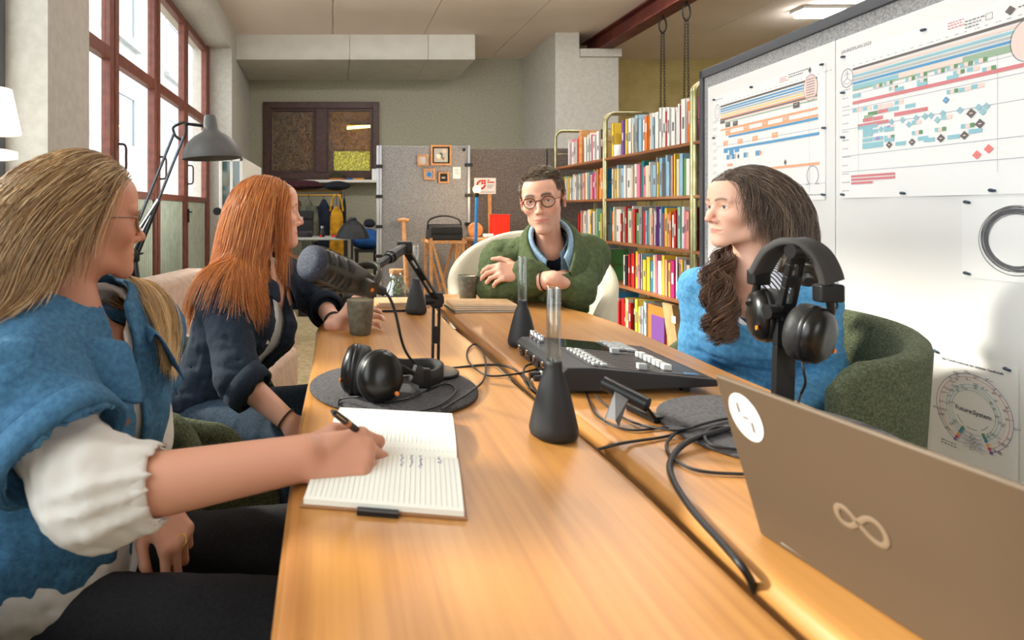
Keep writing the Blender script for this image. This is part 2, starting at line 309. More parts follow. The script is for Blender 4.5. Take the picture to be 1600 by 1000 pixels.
# folding gate: leaves with two panes above a grooved panel
XG = -1.43; ys = [2.78, 3.745, 4.66, 5.57, 6.53]
for i in range(4):
    a, b = ys[i] + (.012 if i else 0), ys[i + 1] - .012
    d = ob('door_%d' % (i + 1), frame_mb(MB(), (a, .03), (b, 2.93), 'x', .065, XG - .03, XG + .03).box((XG - .03, a + .065, 2.06), (XG + .03, b - .065, 2.14)).box((XG - .025, a + .065, 1.19), (XG + .025, b - .065, 1.245)), m_red, kind='structure', bevel=.004)
    for z0, z1 in ((1.245, 2.06), (2.14, 2.865)): ob('pane', MB().box((XG - .004, a + .065, z0), (XG, b - .065, z1)), m_glass, d)
    mb = MB(); n = 15; wd = (b - a - .13) / n               # grooved boarding below the panes
    for k in range(n): mb.box((XG - .015, a + .065 + k * wd + .004, .095), (XG + .012, a + .065 + (k + 1) * wd - .004, 1.19))
    mb.box((XG - .02, a + .065, .095), (XG, b - .065, 1.19))
    ob('boarding', mb, m_mint, d)
    hy = a + .035
    ob('handle', MB().tube(spline([(XG + .03, hy, 1.36), (XG + .075, hy + .012, 1.37), (XG + .08, hy + .012, 1.45), (XG + .075, hy + .012, 1.53), (XG + .03, hy, 1.54)], 4), .008, 8), m_brown, d)
    if i == 3: ob('lock', MB().box((XG + .03, a + .01, .99), (XG + .045, a + .05, 1.12)).cyl((XG + .05, a + .03, 1.09), (XG + .05, a + .11, 1.09), .008), mat('black_iron', (40, 40, 40), .5, .6), d)
ob('door_post', MB().box((XG - .03, 6.53, 0), (XG + .03, 6.63, 2.95)), m_red, kind='structure')
# outside: a yard, a pale neighbouring house and a stone slope
m_yard = mat('yard_gravel', (160, 157, 150), .9, var=8, col2=(140, 137, 130)); m_house = mat('pale_render', (158, 158, 156), .9, var=3, col2=(146, 146, 144))
ob('ground', MB().box((-40, -20, -.35), (-1.6, 40, -.15)), m_yard, kind='structure')
hs = thing('house', 'pale rendered neighbouring house beyond the gate windows', 'building', (-12, 29, -.15))
ob('house_wall', MB().box((-14.5, 16, -.15), (-9.5, 42, 14)), m_house, hs)
for yy, z0, z1 in ((24, 8.9, 12.2), (33, 8.9, 12.2), (24, 3.8, 6.6), (33, 3.8, 6.6)):
    wd = ob('house_window', frame_mb(MB(), (yy, z0), (yy + 4, z1), 'x', .3, -9.52, -9.4), mat('house_window_frame', (176, 176, 176), .6), hs)
    ob('pane', MB().box((-9.5, yy + .3, z0 + .3), (-9.47, yy + 3.7, z1 - .3)), mat('dark_pane', (96, 104, 116), .1), wd)
    ob('ledge', MB().box((-9.5, yy - .2, z0 - .25), (-9.2, yy + 4.2, z0)), m_house, wd)
ob('eaves', MB().box((-14.8, 15.6, 14), (-8.8, 42.4, 14.4)), mat('roof_edge', (110, 104, 98), .8), hs)
sl = thing('stone_slope', 'stepped pale stone retaining wall in the yard outside the gate', 'wall', (-6.5, 18, -.15))
random.seed(3)
for r_ in range(8):
    y = 9.0 + (r_ % 2) * .5
    while y < 30:
        L_ = random.uniform(1.2, 2.2)
        ob('stone', MB().box((-6.6 + r_ * -.25, y + .02, -.15 + r_ * .45), (-6.0 - r_ * .25, y + L_ - .02, .28 + r_ * .45)), m_house, sl, bevel=.03); y += L_
# ------------------------------------------------------------------ partitions, pictures and props at the far end
m_felt = mat('grey_felt', (158, 159, 162), .95, var=90, col2=(126, 127, 130), bump=(220, .5), detail=6)
m_feltd = mat('dark_grey_felt', (124, 116, 110), .95, var=70, col2=(92, 86, 82), bump=(220, .5), detail=6)
m_alu = mat('brushed_aluminium', (196, 200, 206), .35, .85); m_black = mat('black_plastic', (24, 24, 26), .45); m_oak = wood('light_oak', [(176, 118, 66), (204, 146, 90), (222, 170, 116)], .5, 30, 2)
m_paper = mat('white_paper', (240, 240, 240), .8)
def clip_row(parent, px, Y, ys):
    for py in ys:
        c = P(px, py, Y); ob('clip', MB().box(c + Vector((-.03, -.035, -.014)), c + Vector((.03, .03, .014))), m_black, parent, bevel=.004)
x0, x1 = P(590, 0, 5).x, P(733, 0, 5).x; zt = P(0, 228, 5).z
p1 = thing('felt_partition', 'light grey felt partition hung with small framed pictures', 'partition', ((x0 + x1) / 2, 5.02, 0))
ob('felt_panel', MB().box((x0 + .03, 5.0, .06), (x1 - .012, 5.05, zt)), m_felt, p1, bevel=.006)
ob('edge_post', MB().box((x0 - .005, 4.985, .02), (x0 + .012, 5.065, zt + .003)).box((x0 + .016, 4.985, .02), (x0 + .034, 5.065, zt + .003)).box((x0, 5.0, .02), (x0 + .03, 5.05, zt)), m_alu, p1, bevel=.003)
ob('foot', MB().box((x0 - .02, 4.8, 0), (x0 + .05, 5.25, .025)).box((x1 - .06, 4.8, 0), (x1, 5.25, .025)), m_alu, p1)
ob('edge_post', MB().box((x1 - .014, 4.985, .02), (x1 + .004, 5.065, zt + .003)), m_alu, p1)
clip_row(p1, 592, 4.99, (260, 307, 354, 400)); clip_row(p1, 732, 4.99, (258, 305, 350, 396))
c = P(725, 234, 4.99); ob('eyelet', MB().cyl(c + Vector((0, .015, 0)), c + Vector((0, -.01, 0)), .014, n=14), m_black, p1)
p2 = thing('felt_partition', 'darker grey felt partition standing behind the bare bulb lamp', 'partition', (1.6, 5.2, 0))
for a, b in ((x1 + .012, 1.9), (1.91, 2.7)): ob('felt_panel', MB().box((a, 5.17, .06), (b, 5.22, P(0, 232, 5.2).z)), m_feltd, p2, bevel=.006)
ob('foot', MB().box((1.3, 5.0, 0), (1.36, 5.4, .06)).box((2.4, 5.0, 0), (2.46, 5.4, .06)), m_alu, p2)
def picture(px0, py0, px1, py1, label, art, depth=.03, fw=.012):
    a, b = P(px0, py1, 4.985), P(px1, py0, 4.985)
    t = thing('picture_frame', label, 'picture', ((a.x + b.x) / 2, 4.99, a.z), 'small pictures on the felt partition')
    ob('frame', frame_mb(MB(), (a.x, a.z), (b.x, b.z), 'y', fw, 4.999 - depth, 4.999), m_oak, t, bevel=.002)
    ob('backing', MB().box((a.x + fw, 4.99, a.z + fw), (b.x - fw, 4.997, b.z - fw)), mat(*art[0]), t)
    if art[1]:
        mb = MB(); cx, cz, s = (a.x + b.x) / 2, (a.z + b.z) / 2, (b.x - a.x) / 2 - fw; mats = []
        for k, (pts, colr) in enumerate(art[1]):
            mb.cur = k; mats.append(mat('art_%s_%d' % (art[0][0], k), colr, .8)); mb.add([(cx + x * s, 4.9885 - k * .0004, cz + z * s) for x, z in pts], [tuple(range(len(pts)))])
        ob('artwork', mb, mats, t, recalc=False)
random.seed(11)
def blob(cx, cy, r, n=9): return [(cx + r * random.uniform(.6, 1.2) * math.cos(2 * math.pi * i / n), cy + r * random.uniform(.5, 1.1) * math.sin(2 * math.pi * i / n)) for i in range(n)]
inner = [(-.8, -.8), (.8, -.8), (.8, .8), (-.8, .8)]
picture(673, 227, 705, 258, 'largest of the oak picture frames, an abstract grey and beige painting', (('abstract_dark', (40, 40, 42), .8), [(inner, (176, 182, 180))] + [(blob(random.uniform(-.5, .5), random.uniform(-.5, .5), random.uniform(.12, .34)), c_) for c_ in [(96, 98, 100), (222, 214, 200), (206, 180, 150), (70, 74, 80), (232, 228, 220), (190, 150, 110), (120, 128, 130), (220, 196, 168)]]), fw=.014)
picture(652, 242, 669, 259, 'small oak frame with a plain pale sheet, leftmost on the felt partition', (('pale_sheet', (206, 204, 204), .8), []))
picture(662, 264, 679, 281, 'small oak frame holding a blue hexagon on grey', (('grey_card', (176, 172, 176), .8), [([(.62 * math.cos(R(60 * i + 30)), .62 * math.sin(R(60 * i + 30))) for i in range(6)], (38, 128, 206))]))
picture(685, 269, 701, 286, 'small oak frame with white lettering on a black card', (('black_card', (40, 38, 40), .8), [([(-.5, .02), (.45, .08), (.45, .2), (-.5, .14)], (220, 220, 220)), ([(-.5, -.22), (.5, -.16), (.5, -.04), (-.5, -.1)], (220, 220, 220))]))
a, b = P(708, 279, 4.99), P(720, 261, 4.99)
t = thing('note_sheet', 'small white printed sheet pinned right of the framed pictures', 'paper', (a.x, 4.99, a.z))
ob('sheet', MB().box((a.x, 4.996, a.z), (b.x, 4.999, b.z)), m_paper, t)
mb = MB(); [mb.box((a.x + .012, 4.9948, b.z - .02 - k * .013), (a.x + .012 + random.uniform(.02, .042), 4.9958, b.z - .016 - k * .013)) for k in range(4)]
ob('print', mb, mat('grey_print', (140, 140, 145)), t)
# white sign with a red emblem on the second partition
a, b = P(741, 303, 5.16), P(775, 278, 5.16); Y = 5.168
t = thing('small_sign', 'white sign with a red ring emblem behind the bare bulb lamp', 'sign', (a.x, Y, a.z))
ob('sign_sheet', MB().box((a.x, Y - .004, a.z), (b.x, Y, b.z)), m_paper, t)
m_redp = mat('red_print', (206, 52, 40), .7); cx, cz = a.x + .062, b.z - .06
mb = MB(); ring = [(r_, ang) for r_ in (.026, .042) for ang in range(30, 301, 15)]; n = len(ring) // 2
mb.add([(cx + r_ * math.cos(R(ang + 60)), Y - .005, cz + r_ * math.sin(R(ang + 60))) for r_, ang in ring], [(i, i + 1, n + i + 1, n + i) for i in range(n - 1)])
for i in range(2):
    for j in range(2): mb.box((cx + .002 + i * .021, Y - .0055, cz + .004 + j * .021), (cx + .02 + i * .021, Y - .0045, cz + .022 + j * .021))
mb.box((cx + .055, Y - .0055, cz + .034), (cx + .075, Y - .0045, cz + .044)); mb.box((cx + .055, Y - .0055, cz + .016), (cx + .118, Y - .0045, cz + .027))
mb.cur = 1
for k in range(3): mb.box((cx + .055, Y - .0055, cz - .006 - k * .012), (cx + .118 - k * .012, Y - .0045, cz - .001 - k * .012))
mb.box((cx - .03, Y - .0055, a.z + .014), (cx + .118, Y - .0045, a.z + .019))
ob('print', mb, [m_redp, mat('grey_print')], t)
# bare bulb lamp on a blue pole
YP = 4.5; q = P(745, 296, YP); f = P(741, 400, YP)
t = thing('pole_lamp', 'glowing bare globe bulb on a thin bright blue pole', 'lamp', (f.x, YP, 0))
ob('pole', MB().tube(spline([(f.x, YP, .02), (f.x, YP, .55), (f.x + .012, YP, .9), (q.x, YP, q.z - .045)], 6), .012, 8), mat('bright_blue', (28, 124, 196), .4), t)
ob('base', MB().lathe([(.06, 0), (.06, .012), (.015, .03)], (f.x, YP, 0), 24), m_black, t)
ob('socket', MB().cyl((q.x, YP, q.z - .06), (q.x, YP, q.z - .022), .014, .018), m_black, t)
ob('bulb', MB().lathe([(.012, -.03), (.024, -.018), (.031, 0), (.024, .02), (.012, .029), (0, .031)], q, 20), mat('bulb_glow', emit=(255, 186, 104), estr=7), t)
pl = bpy.data.lights.new('bulb_light', 'POINT'); pl.energy = 28; pl.color = (1, .68, .36); pl.shadow_soft_size = .035
lo = bpy.data.objects.new('bulb_light', pl); COL.objects.link(lo); lo.parent = t; lo.location = (q.x - f.x, -.0, q.z)
bpy.data.objects['bulb'].visible_shadow = True
# wooden side table with a disc, cups and a red box; sticks
a = P(736, 372, 4.75); tx0, tx1, tz = a.x, P(800, 0, 4.75).x, a.z
t = thing('side_table', 'small pale wooden side table behind the beige chair', 'table', ((tx0 + tx1) / 2, 4.85, 0))
ob('tabletop', MB().box((tx0, 4.62, tz - .025), (tx1, 4.96, tz)), m_oak, t, bevel=.003)
for X in (tx0 + .02, tx1 - .02):
    for Y in (4.65, 4.92): ob('leg', MB().box((X - .015, Y - .015, 0), (X + .015, Y + .015, tz - .025)), m_oak, t)
ob('apron', MB().box((tx0 + .02, 4.64, tz - .08), (tx1 - .02, 4.655, tz - .025)), m_oak, t)
c = P(742, 360, 4.8); ob('wooden_disc', MB().cyl((c.x + .02, 4.86, tz + .062), (c.x + .02, 4.885, tz + .066), .062, n=24), m_oak, label='round wooden disc standing on the side table', cat='disc', bevel=.004)
for k, px in enumerate((752, 759)):
    c = P(px, 368, 4.75); ob('small_cup', MB().lathe([(.016, 0), (.024, .01), (.026, .035), (.023, .035), (.02, .012), (0, .01)], (c.x + .03, 4.72, tz + .001), 16), m_white, label='small white cup on the side table, %s' % ('beside the wooden disc' if k == 0 else 'beside the red box'), cat='cup', group='cups on the side table')
a, b = P(770, 362, 4.8), P(797, 335, 4.8)
t = thing('red_box', 'bright red box standing on the side table', 'box', ((a.x + b.x) / 2, 4.85, tz))
m_redb = mat('bright_red', (236, 44, 22), .6)
ob('box_body', MB().box((a.x, 4.8, tz + .001), (b.x, 4.9, b.z - .012)), m_redb, t, bevel=.004); ob('lid', MB().box((a.x - .002, 4.798, b.z - .012), (b.x + .002, 4.902, b.z)), m_redb, t, bevel=.003)
a = P(768, 303, 5.08); ob('wooden_lath', MB().bar((a.x - .02, 5.03, .0), (a.x, 5.14, a.z), .03, .015), m_oak, label='thin wooden lath leaning on the dark felt partition', cat='stick', bevel=.002)
a = P(632, 345, 4.85)
t = thing('spade_handle', 'wooden tool shaft with a T grip leaning on the felt partition', 'tool', (a.x, 4.8, 0))
ob('shaft', MB().tube([(a.x + .02, 4.7, .0), (a.x + .01, 4.82, .6), (a.x, 4.93, a.z)], [.016, .02, .016], 10), m_oak, t)
ob('grip', MB().tube([(a.x - .045, 4.93, a.z), (a.x, 4.93, a.z + .006), (a.x + .045, 4.93, a.z)], [.016, .02, .016], 10), m_oak, t)
# folding luggage rack with a black bag
Y0 = 4.55; a, b = P(674, 378, Y0), P(722, 378, Y0)
t = thing('folding_rack', 'folding light wood rack with crossed legs carrying a black bag', 'rack', ((a.x + b.x) / 2, Y0, 0))
for k, yy in enumerate((Y0 - .02, Y0 + .26)):
    for s in (0, 1):
        xa, xb = (a.x, b.x) if s else (b.x, a.x)
        ob('leg', MB().bar((xa, yy + s * .02, 0), (xa + (xb - xa) * .97, yy + s * .02, a.z - .01), .022, .018), m_oak, t)
    ob('upright', MB().bar((a.x - .005, yy, .0), (a.x - .005, yy, a.z + .03), .02, .018).bar((b.x + .005, yy, 0), (b.x + .005, yy, a.z + .03), .02, .018), m_oak, t)
    ob('rail', MB().bar((a.x - .03, yy, a.z), (b.x + .03, yy, a.z), .022, .022), m_oak, t)
for X in (a.x, b.x): ob('cross_rail', MB().bar((X, Y0 - .03, a.z), (X, Y0 + .28, a.z), .022, .022), m_oak, t)
zt = a.z + .013; m_leather = mat('black_leather', (30, 27, 27), .5, var=30, col2=(18, 16, 16), bump=(80, .3))
t = thing('leather_bag', 'black leather bag with an arched handle on the wooden rack', 'bag', ((a.x + b.x) / 2, Y0 + .1, zt))
ob('bag_body', MB().prism([(a.x - .01, Y0, zt), (a.x - .015, Y0 + .22, zt), (a.x - .01, Y0 + .2, zt + .1), (a.x - .005, Y0 + .11, zt + .125), (a.x - .01, Y0 + .02, zt + .1)], (b.x - a.x + .02, 0, 0)), m_leather, t, bevel=.012)
ob('flap', MB().box((a.x + .0, Y0 - .006, zt + .05), (b.x, Y0 + .002, zt + .105)), m_leather, t, bevel=.004)
ob('handle', MB().tube(spline([(a.x - .012, Y0 + .1, zt + .08), (a.x - .005, Y0 + .1, zt + .15), (a.x + .07, Y0 + .1, zt + .185), (b.x - .07, Y0 + .1, zt + .185), (b.x + .005, Y0 + .1, zt + .15), (b.x + .012, Y0 + .1, zt + .08)], 5), .007, 8), m_leather, t)
# ------------------------------------------------------------------ coat corner under the inner window
m_gold = mat('brass_rail', (198, 160, 92), .3, .9)
Yr = 7.3; zr = P(0, 305, Yr).z; xa, xb = P(452, 0, Yr).x, P(533, 0, Yr).x
t = thing('coat_rack', 'clothes rack with brass rails under the brown inner window', 'rack', ((xa + xb) / 2, Yr, 0))
for dz, yy in ((0, Yr), (.065, Yr + .25)): ob('rail', MB().cyl((xa, yy, zr + dz), (xb, yy, zr + dz), .014, n=10), m_gold, t)
for X in (xa, xb):
    ob('upright', MB().cyl((X, Yr + .13, 0), (X, Yr + .13, zr + .04), .016, n=8), m_black, t)
    ob('foot', MB().box((X - .02, Yr - .12, 0), (X + .02, Yr + .38, .02)), m_black, t); ob('bracket', MB().tube([(X, Yr, zr), (X, Yr + .13, zr + .03), (X, Yr + .25, zr + .065)], .01, 6), m_gold, t)
def garment(px, Y, w, ztop, zbot, colr, label, name='hanging_coat', cat='coat', d=.09, sl=True, seed=0):
    rnd = random.Random(seed); X = P(px, 0, Y).x; m = mat('cloth_' + '_'.join(map(str, colr)), colr, .9, var=12, col2=tuple(v * .7 for v in colr), bump=(40, .4))
    t = thing(name, label, cat, (X, Y, zbot))
    rows = []; n = 20
    for i in range(13):
        u = i / 12; z = ztop + (zbot - ztop) * u; ww = w * (.28 + .72 * min(1, u * 5) ** .6) * (.9 + .18 * u); dd = d * (.5 + .5 * min(1, u * 4))
        if i in (0, 12): ww *= .8; dd *= .8
        ph = rnd.uniform(0, .4)
        rows.append([Vector((X + ww / 2 * math.cos(2 * math.pi * k / n), Y + dd / 2 * (1 + .35 * math.sin(5 * math.pi * k / n * 2 + ph + u * 2)) * math.sin(2 * math.pi * k / n), z)) for k in range(n)])
    mb = MB().grid(rows, True); mb.add(rows[0], [tuple(range(n))]); mb.add(rows[-1], [tuple(range(n))])
    ob('coat_body', mb, m, t)
    if sl:
        for s in (-1, 1): ob('sleeve', MB().tube(spline([(X + s * w * .38, Y - .02, ztop - .09), (X + s * w * .52, Y - .03, ztop - .3), (X + s * w * .48, Y - .02, ztop - (ztop - zbot) * .75)], 5), .05, 10), m, t)
    ob('hook', MB().tube([(X, Y, ztop - .01), (X, Y, zr - .02), (X, Y, zr + .012)], .005, 6), m_black, t)
    return t, m
garment(466, Yr + .02, .11, zr - .06, zr - .5, (92, 60, 36), 'brown leather bag hanging leftmost on the brass rail', 'hanging_bag', 'bag', sl=False, seed=1)
garment(482, Yr - .05, .16, zr - .05, zr - .75, (104, 104, 88), 'grey-green jacket on the brass rail beside the brown bag', seed=2)
garment(506, Yr + .03, .19, zr - .05, zr - .98, (30, 40, 58), 'navy coat hanging between the grey-green jacket and the yellow apron', seed=3)
t, m_yel = garment(526, Yr - .09, .17, zr - .14, zr - .72, (216, 156, 28), 'mustard yellow apron hanging at the right end of the rail', 'hanging_apron', 'apron', d=.05, sl=False, seed=4)
X = P(526, 0, Yr).x
ob('neck_strap', MB().tube(spline([(X - .08, Yr - .06, zr - .2), (X - .05, Yr - .06, zr - .04), (X, Yr - .06, zr - .0), (X + .05, Yr - .06, zr - .04), (X + .08, Yr - .06, zr - .2)], 5), .014, 6), m_yel, t)
ob('lower_skirt', MB().box((X - .13, Yr - .1, zr - .95), (X + .11, Yr - .04, zr - .66)), m_yel, t, bevel=.02)
garment(538, Yr + .0, .05, zr - .03, zr - .6, (34, 34, 40), 'dark bag strap hanging right of the yellow apron', 'hanging_strap', 'strap', d=.04, sl=False, seed=5)
def lump(name, c, r, m, label, cat, seed=0, rot=0, amp=.18):      # a soft heap of cloth
    rnd = np.random.RandomState(seed); n1, n2 = 14, 24; ph = rnd.rand(6) * 6; rows = []
    for i in range(n1 + 1):
        th = math.pi * i / n1
        row = []
        for k in range(n2):
            p = 2 * math.pi * k / n2; s = 1 + amp * (math.sin(3 * p + ph[0] + 2 * th) * .5 + math.sin(5 * p + ph[1]) * .35 * math.sin(th * 2 + ph[2]) + .3 * math.sin(7 * th + ph[3] + p))
            v = Vector((r[0] * s * math.sin(th) * math.cos(p), r[1] * s * math.sin(th) * math.sin(p), r[2] * (math.cos(th) * (1 if math.cos(th) > 0 else .7))))
            row.append(Matrix.Rotation(rot, 3, 'Z') @ v + Vector(c))
        rows.append(row)
    return ob(name, MB().grid(rows, True), m, label=label, cat=cat)
c = P(478, 291, Yr + .12); lump('folded_blanket', (c.x - .12, Yr + .12, zr + .125), (.36, .15, .075), mat('maroon_wool', (74, 32, 40), .95, var=20, col2=(50, 20, 28), bump=(60, .5)), 'dark maroon blanket heaped on top of the clothes rack', 'blanket', 2)
c = P(524, 293, Yr + .12); lump('wool_hat', (c.x + .02, Yr + .12, zr + .115), (.17, .13, .07), mat('charcoal_wool', (30, 32, 40), .95, bump=(60, .5)), 'charcoal hat at the right end on top of the clothes rack', 'hat', 4, amp=.08)
c = P(527, 281, 7.85)
t = thing('flat_cap', 'dark green and orange cap lying on the white window sill', 'cap', (c.x, 7.85, 1.511))
ob('cap_crown', MB().lathe([(.1, 0), (.11, .03), (.09, .075), (.05, .1), (0, .108)], (c.x, 7.86, 1.512), 20), mat('green_cap', (58, 60, 40), .9), t)
ob('brim', MB().lathe([(.115, 0), (.125, .008), (.11, .022)], (c.x, 7.85, 1.512), 20), mat('orange_cloth', (186, 110, 44), .9), t)
for px, colr, w_, lab in ((546, (30, 90, 170), .09, 'blue marker box on the white window sill'), (560, (214, 150, 50), .15, 'yellow folding rule on the white window sill')):
    c = P(px, 281, 7.8); t = thing('sill_tool', lab, 'tool', (c.x, 7.8, 1.511)); mb_ = MB().box((c.x - w_ / 2, 7.78, 1.512), (c.x + w_ / 2, 7.82, 1.535)); ob('tool_body', mb_, mat('tool_%d' % px, colr, .5), t, bevel=.005); ob('tool_cap', MB().box((c.x + w_ / 2 - .02, 7.775, 1.535), (c.x + w_ / 2, 7.825, 1.545)), m_black, t)
c = P(587, 272, 7.8); t = thing('sill_card', 'small white card standing at the right end of the window sill', 'card', (c.x, 7.8, 1.511)); ob('card', MB().box((c.x - .05, 7.8, 1.512), (c.x + .05, 7.81, 1.66)), m_paper, t)
# work bench with equipment
Yw = 6.5; zw = P(0, 371, Yw).z; xa, xb = P(440, 0, Yw).x, P(545, 0, Yw).x
t = thing('work_bench', 'narrow grey work bench with black legs in front of the coats', 'table', ((xa + xb) / 2, Yw + .2, 0))
ob('bench_top', MB().box((xa, Yw, zw - .03), (xb, Yw + .45, zw)), mat('pale_grey_laminate', (176, 178, 172), .5), t, bevel=.004)
for X in (xa + .03, xb - .03):
    for Y in (Yw + .03, Yw + .42): ob('leg', MB().box((X - .018, Y - .018, 0), (X + .018, Y + .018, zw - .03)), m_black, t)
c = P(470, 0, Yw); t = thing('flight_case', 'black flight case standing on the work bench', 'case', (c.x, Yw + .2, zw)); ob('case_body', MB().box((c.x - .13, Yw + .1, zw + .001), (c.x + .13, Yw + .35, zw + .2)), m_black, t, bevel=.01); ob('lid', MB().box((c.x - .135, Yw + .095, zw + .2), (c.x + .135, Yw + .355, zw + .3)), m_black, t, bevel=.01); ob('latch', MB().box((c.x - .02, Yw + .088, zw + .17), (c.x + .02, Yw + .1, zw + .23)), m_alu, t)
c = P(480, 0, Yw); t = thing('projector', 'small dark projector at the front of the work bench', 'projector', (c.x, Yw + .05, zw)); ob('projector_body', MB().box((c.x - .1, Yw + .01, zw + .001), (c.x + .06, Yw + .09, zw + .07)), mat('charcoal_plastic', (46, 46, 50), .5), t, bevel=.01); ob('lens', MB().cyl((c.x + .02, Yw + .012, zw + .04), (c.x + .02, Yw - .006, zw + .04), .02), m_black, t)
c = P(503, 0, Yw); t = thing('small_bottle', 'small dark bottle with a pale cap on the work bench', 'bottle', (c.x, Yw + .1, zw)); ob('bottle_body', MB().lathe([(.03, 0), (.032, .01), (.032, .06), (.014, .085), (.014, .1)], (c.x, Yw + .1, zw + .001), 16), m_black, t); ob('cap', MB().lathe([(.018, 0), (.018, .025)], (c.x, Yw + .1, zw + .1), 12), m_alu, t)
for px, lab in ((501, 'red clamp on the bench in front of the dark bottle'), (520, 'left one of two red clamps in front of the yellow apron'), (524, 'right one of two red clamps in front of the yellow apron')):
    c = P(px, 0, Yw); t = thing('red_clamp', lab, 'clamp', (c.x, Yw + .03, zw), 'red clamps on the work bench'); ob('jaw', MB().box((c.x - .012, Yw + .015, zw + .001), (c.x + .012, Yw + .04, zw + .028)), mat('red_plastic', (210, 30, 34), .4), t, bevel=.004); ob('screw', MB().cyl((c.x, Yw + .03, zw + .028), (c.x, Yw + .03, zw + .045), .004), m_black, t)
# softbox on a stand and a blue bag
c = P(551, 372, 6.0); zs = c.z
t = thing('softbox_light', 'black softbox dome lowered on its stand beside the work bench', 'light', (c.x, 6.0, 0))
m_sb = mat('black_nylon', (26, 27, 30), .6, bump=(30, .3)); n = 16; rows = []
for r_, z in ((.0, .185), (.05, .18), (.11, .13), (.15, .07), (.178, .0)): rows.append([Vector((c.x + r_ * (1 - .05 * (k % 2)) * math.cos(2 * math.pi * k / n), 6.0 + r_ * (1 - .05 * (k % 2)) * math.sin(2 * math.pi * k / n), zs + z)) for k in range(n)])
ob('dome', MB().grid(rows, True, False), m_sb, t)
ob('diffuser', MB().lathe([(0, -.012), (.12, -.008), (.168, .002)], (c.x, 6.0, zs), 24), mat('grey_cloth', (70, 70, 74), .9), t)
ob('speed_ring', MB().lathe([(.04, .18), (.045, .2), (.03, .215)], (c.x, 6.0, zs), 16), m_black, t)
ob('stand_pole', MB().cyl((c.x, 6.22, .02), (c.x, 6.22, zs + .2), .012, n=8).cyl((c.x, 6.22, zs + .2), (c.x, 6.0, zs + .2), .012, n=8), m_black, t)
for k in range(3): ob('leg', MB().cyl((c.x, 6.22, .4), (c.x + .16 * math.cos(k * 2.1 + .4), 6.22 + .16 * math.sin(k * 2.1 + .4), .01), .01, n=6), m_black, t)
c = P(573, 395, 6.55)
t = thing('blue_bag', 'large blue cloth bag on a black stand beside the silver partition edge', 'bag', (c.x, 6.7, 0))
o = lump('bag_body', (c.x + .02, 6.75, c.z + .125), (.2, .16, .14), mat('royal_blue_cloth', (22, 82, 150), .8, var=8, col2=(14, 58, 112), bump=(30, .4)), None, None, 6, amp=.07); o.parent = t; o.location -= Vector(t.location)
ob('stand', MB().box((c.x - .12, 6.6, 0), (c.x - .09, 6.63, c.z)).box((c.x + .1, 6.6, 0), (c.x + .13, 6.63, c.z)).box((c.x - .12, 6.87, 0), (c.x - .09, 6.9, c.z)).box((c.x + .1, 6.87, 0), (c.x + .13, 6.9, c.z)).box((c.x - .13, 6.59, c.z), (c.x + .14, 6.91, c.z + .03)), m_black, t)
c = P(584, 352, 6.6); lump('camera_pouch', (c.x - .04, 6.75, P(0, 395, 6.55).z + .32), (.07, .07, .06), mat('charcoal_wool'), 'dark pouch lying on top of the blue bag', 'pouch', 8, amp=.1)
for px, w_, h_, lab in ((492, .34, .3, 'black storage crate on the floor under the work bench'), (560, .26, .26, 'black storage crate on the floor beside the blue bag stand')):
    YK = 6.2 if px < 500 else 5.72
    c = P(px, 0, YK); t = thing('storage_crate', lab, 'crate', (c.x, YK, 0), 'black crates on the floor'); ob('crate_body', MB().box((c.x - w_ / 2, YK - .15, .001), (c.x + w_ / 2, YK + .15, h_)), m_black, t, bevel=.01); ob('rim', MB().box((c.x - w_ / 2 - .01, YK - .16, h_), (c.x + w_ / 2 + .01, YK + .16, h_ + .03)), m_black, t, bevel=.006)
# glazed white display stand near the gate
t = thing('display_case', 'white framed glazed display stand on the left before the inner window', 'cabinet', (-.735, 4.75, 0))
mb = MB()
for X in (-.82, -.742, -.672):
    mb.box((X, 4.2, .12), (X + .022, 4.225, 1.49))
mb.box((-.82, 4.2, 1.46), (-.65, 4.225, 1.49)).box((-.82, 4.2, .12), (-.65, 4.225, .16))
ob('frame', mb, m_white, t, bevel=.003)
for X in (-.82, -.672): ob('rear_post', MB().box((X, 5.28, .12), (X + .022, 5.3, 1.49)), m_white, t)
ob('side_panel', MB().box((-.66, 4.225, .14), (-.65, 5.28, 1.475)), mat('white_board', (232, 232, 226), .3), t)
ob('side_panel', MB().box((-.82, 4.225, .14), (-.81, 5.28, 1.475)), m_white, t); ob('top', MB().box((-.82, 4.225, 1.475), (-.65, 5.28, 1.49)), m_white, t)
ob('glass_pane', MB().box((-.8, 4.208, .16), (-.67, 4.214, 1.46)), mat('smoked_green_glass', (70, 92, 92), .05, spec=.8), t)
ob('knob', MB().cyl((-.83, 4.2, 1.1), (-.83, 4.17, 1.1), .028, n=16), m_black, t)
for X in (-.81, -.66):
    for Y in (4.22, 5.28): ob('caster', MB().cyl((X - .012, Y, .05), (X + .012, Y, .05), .05, n=16).box((X - .016, Y - .02, .09), (X + .016, Y + .02, .14)), m_black, t)
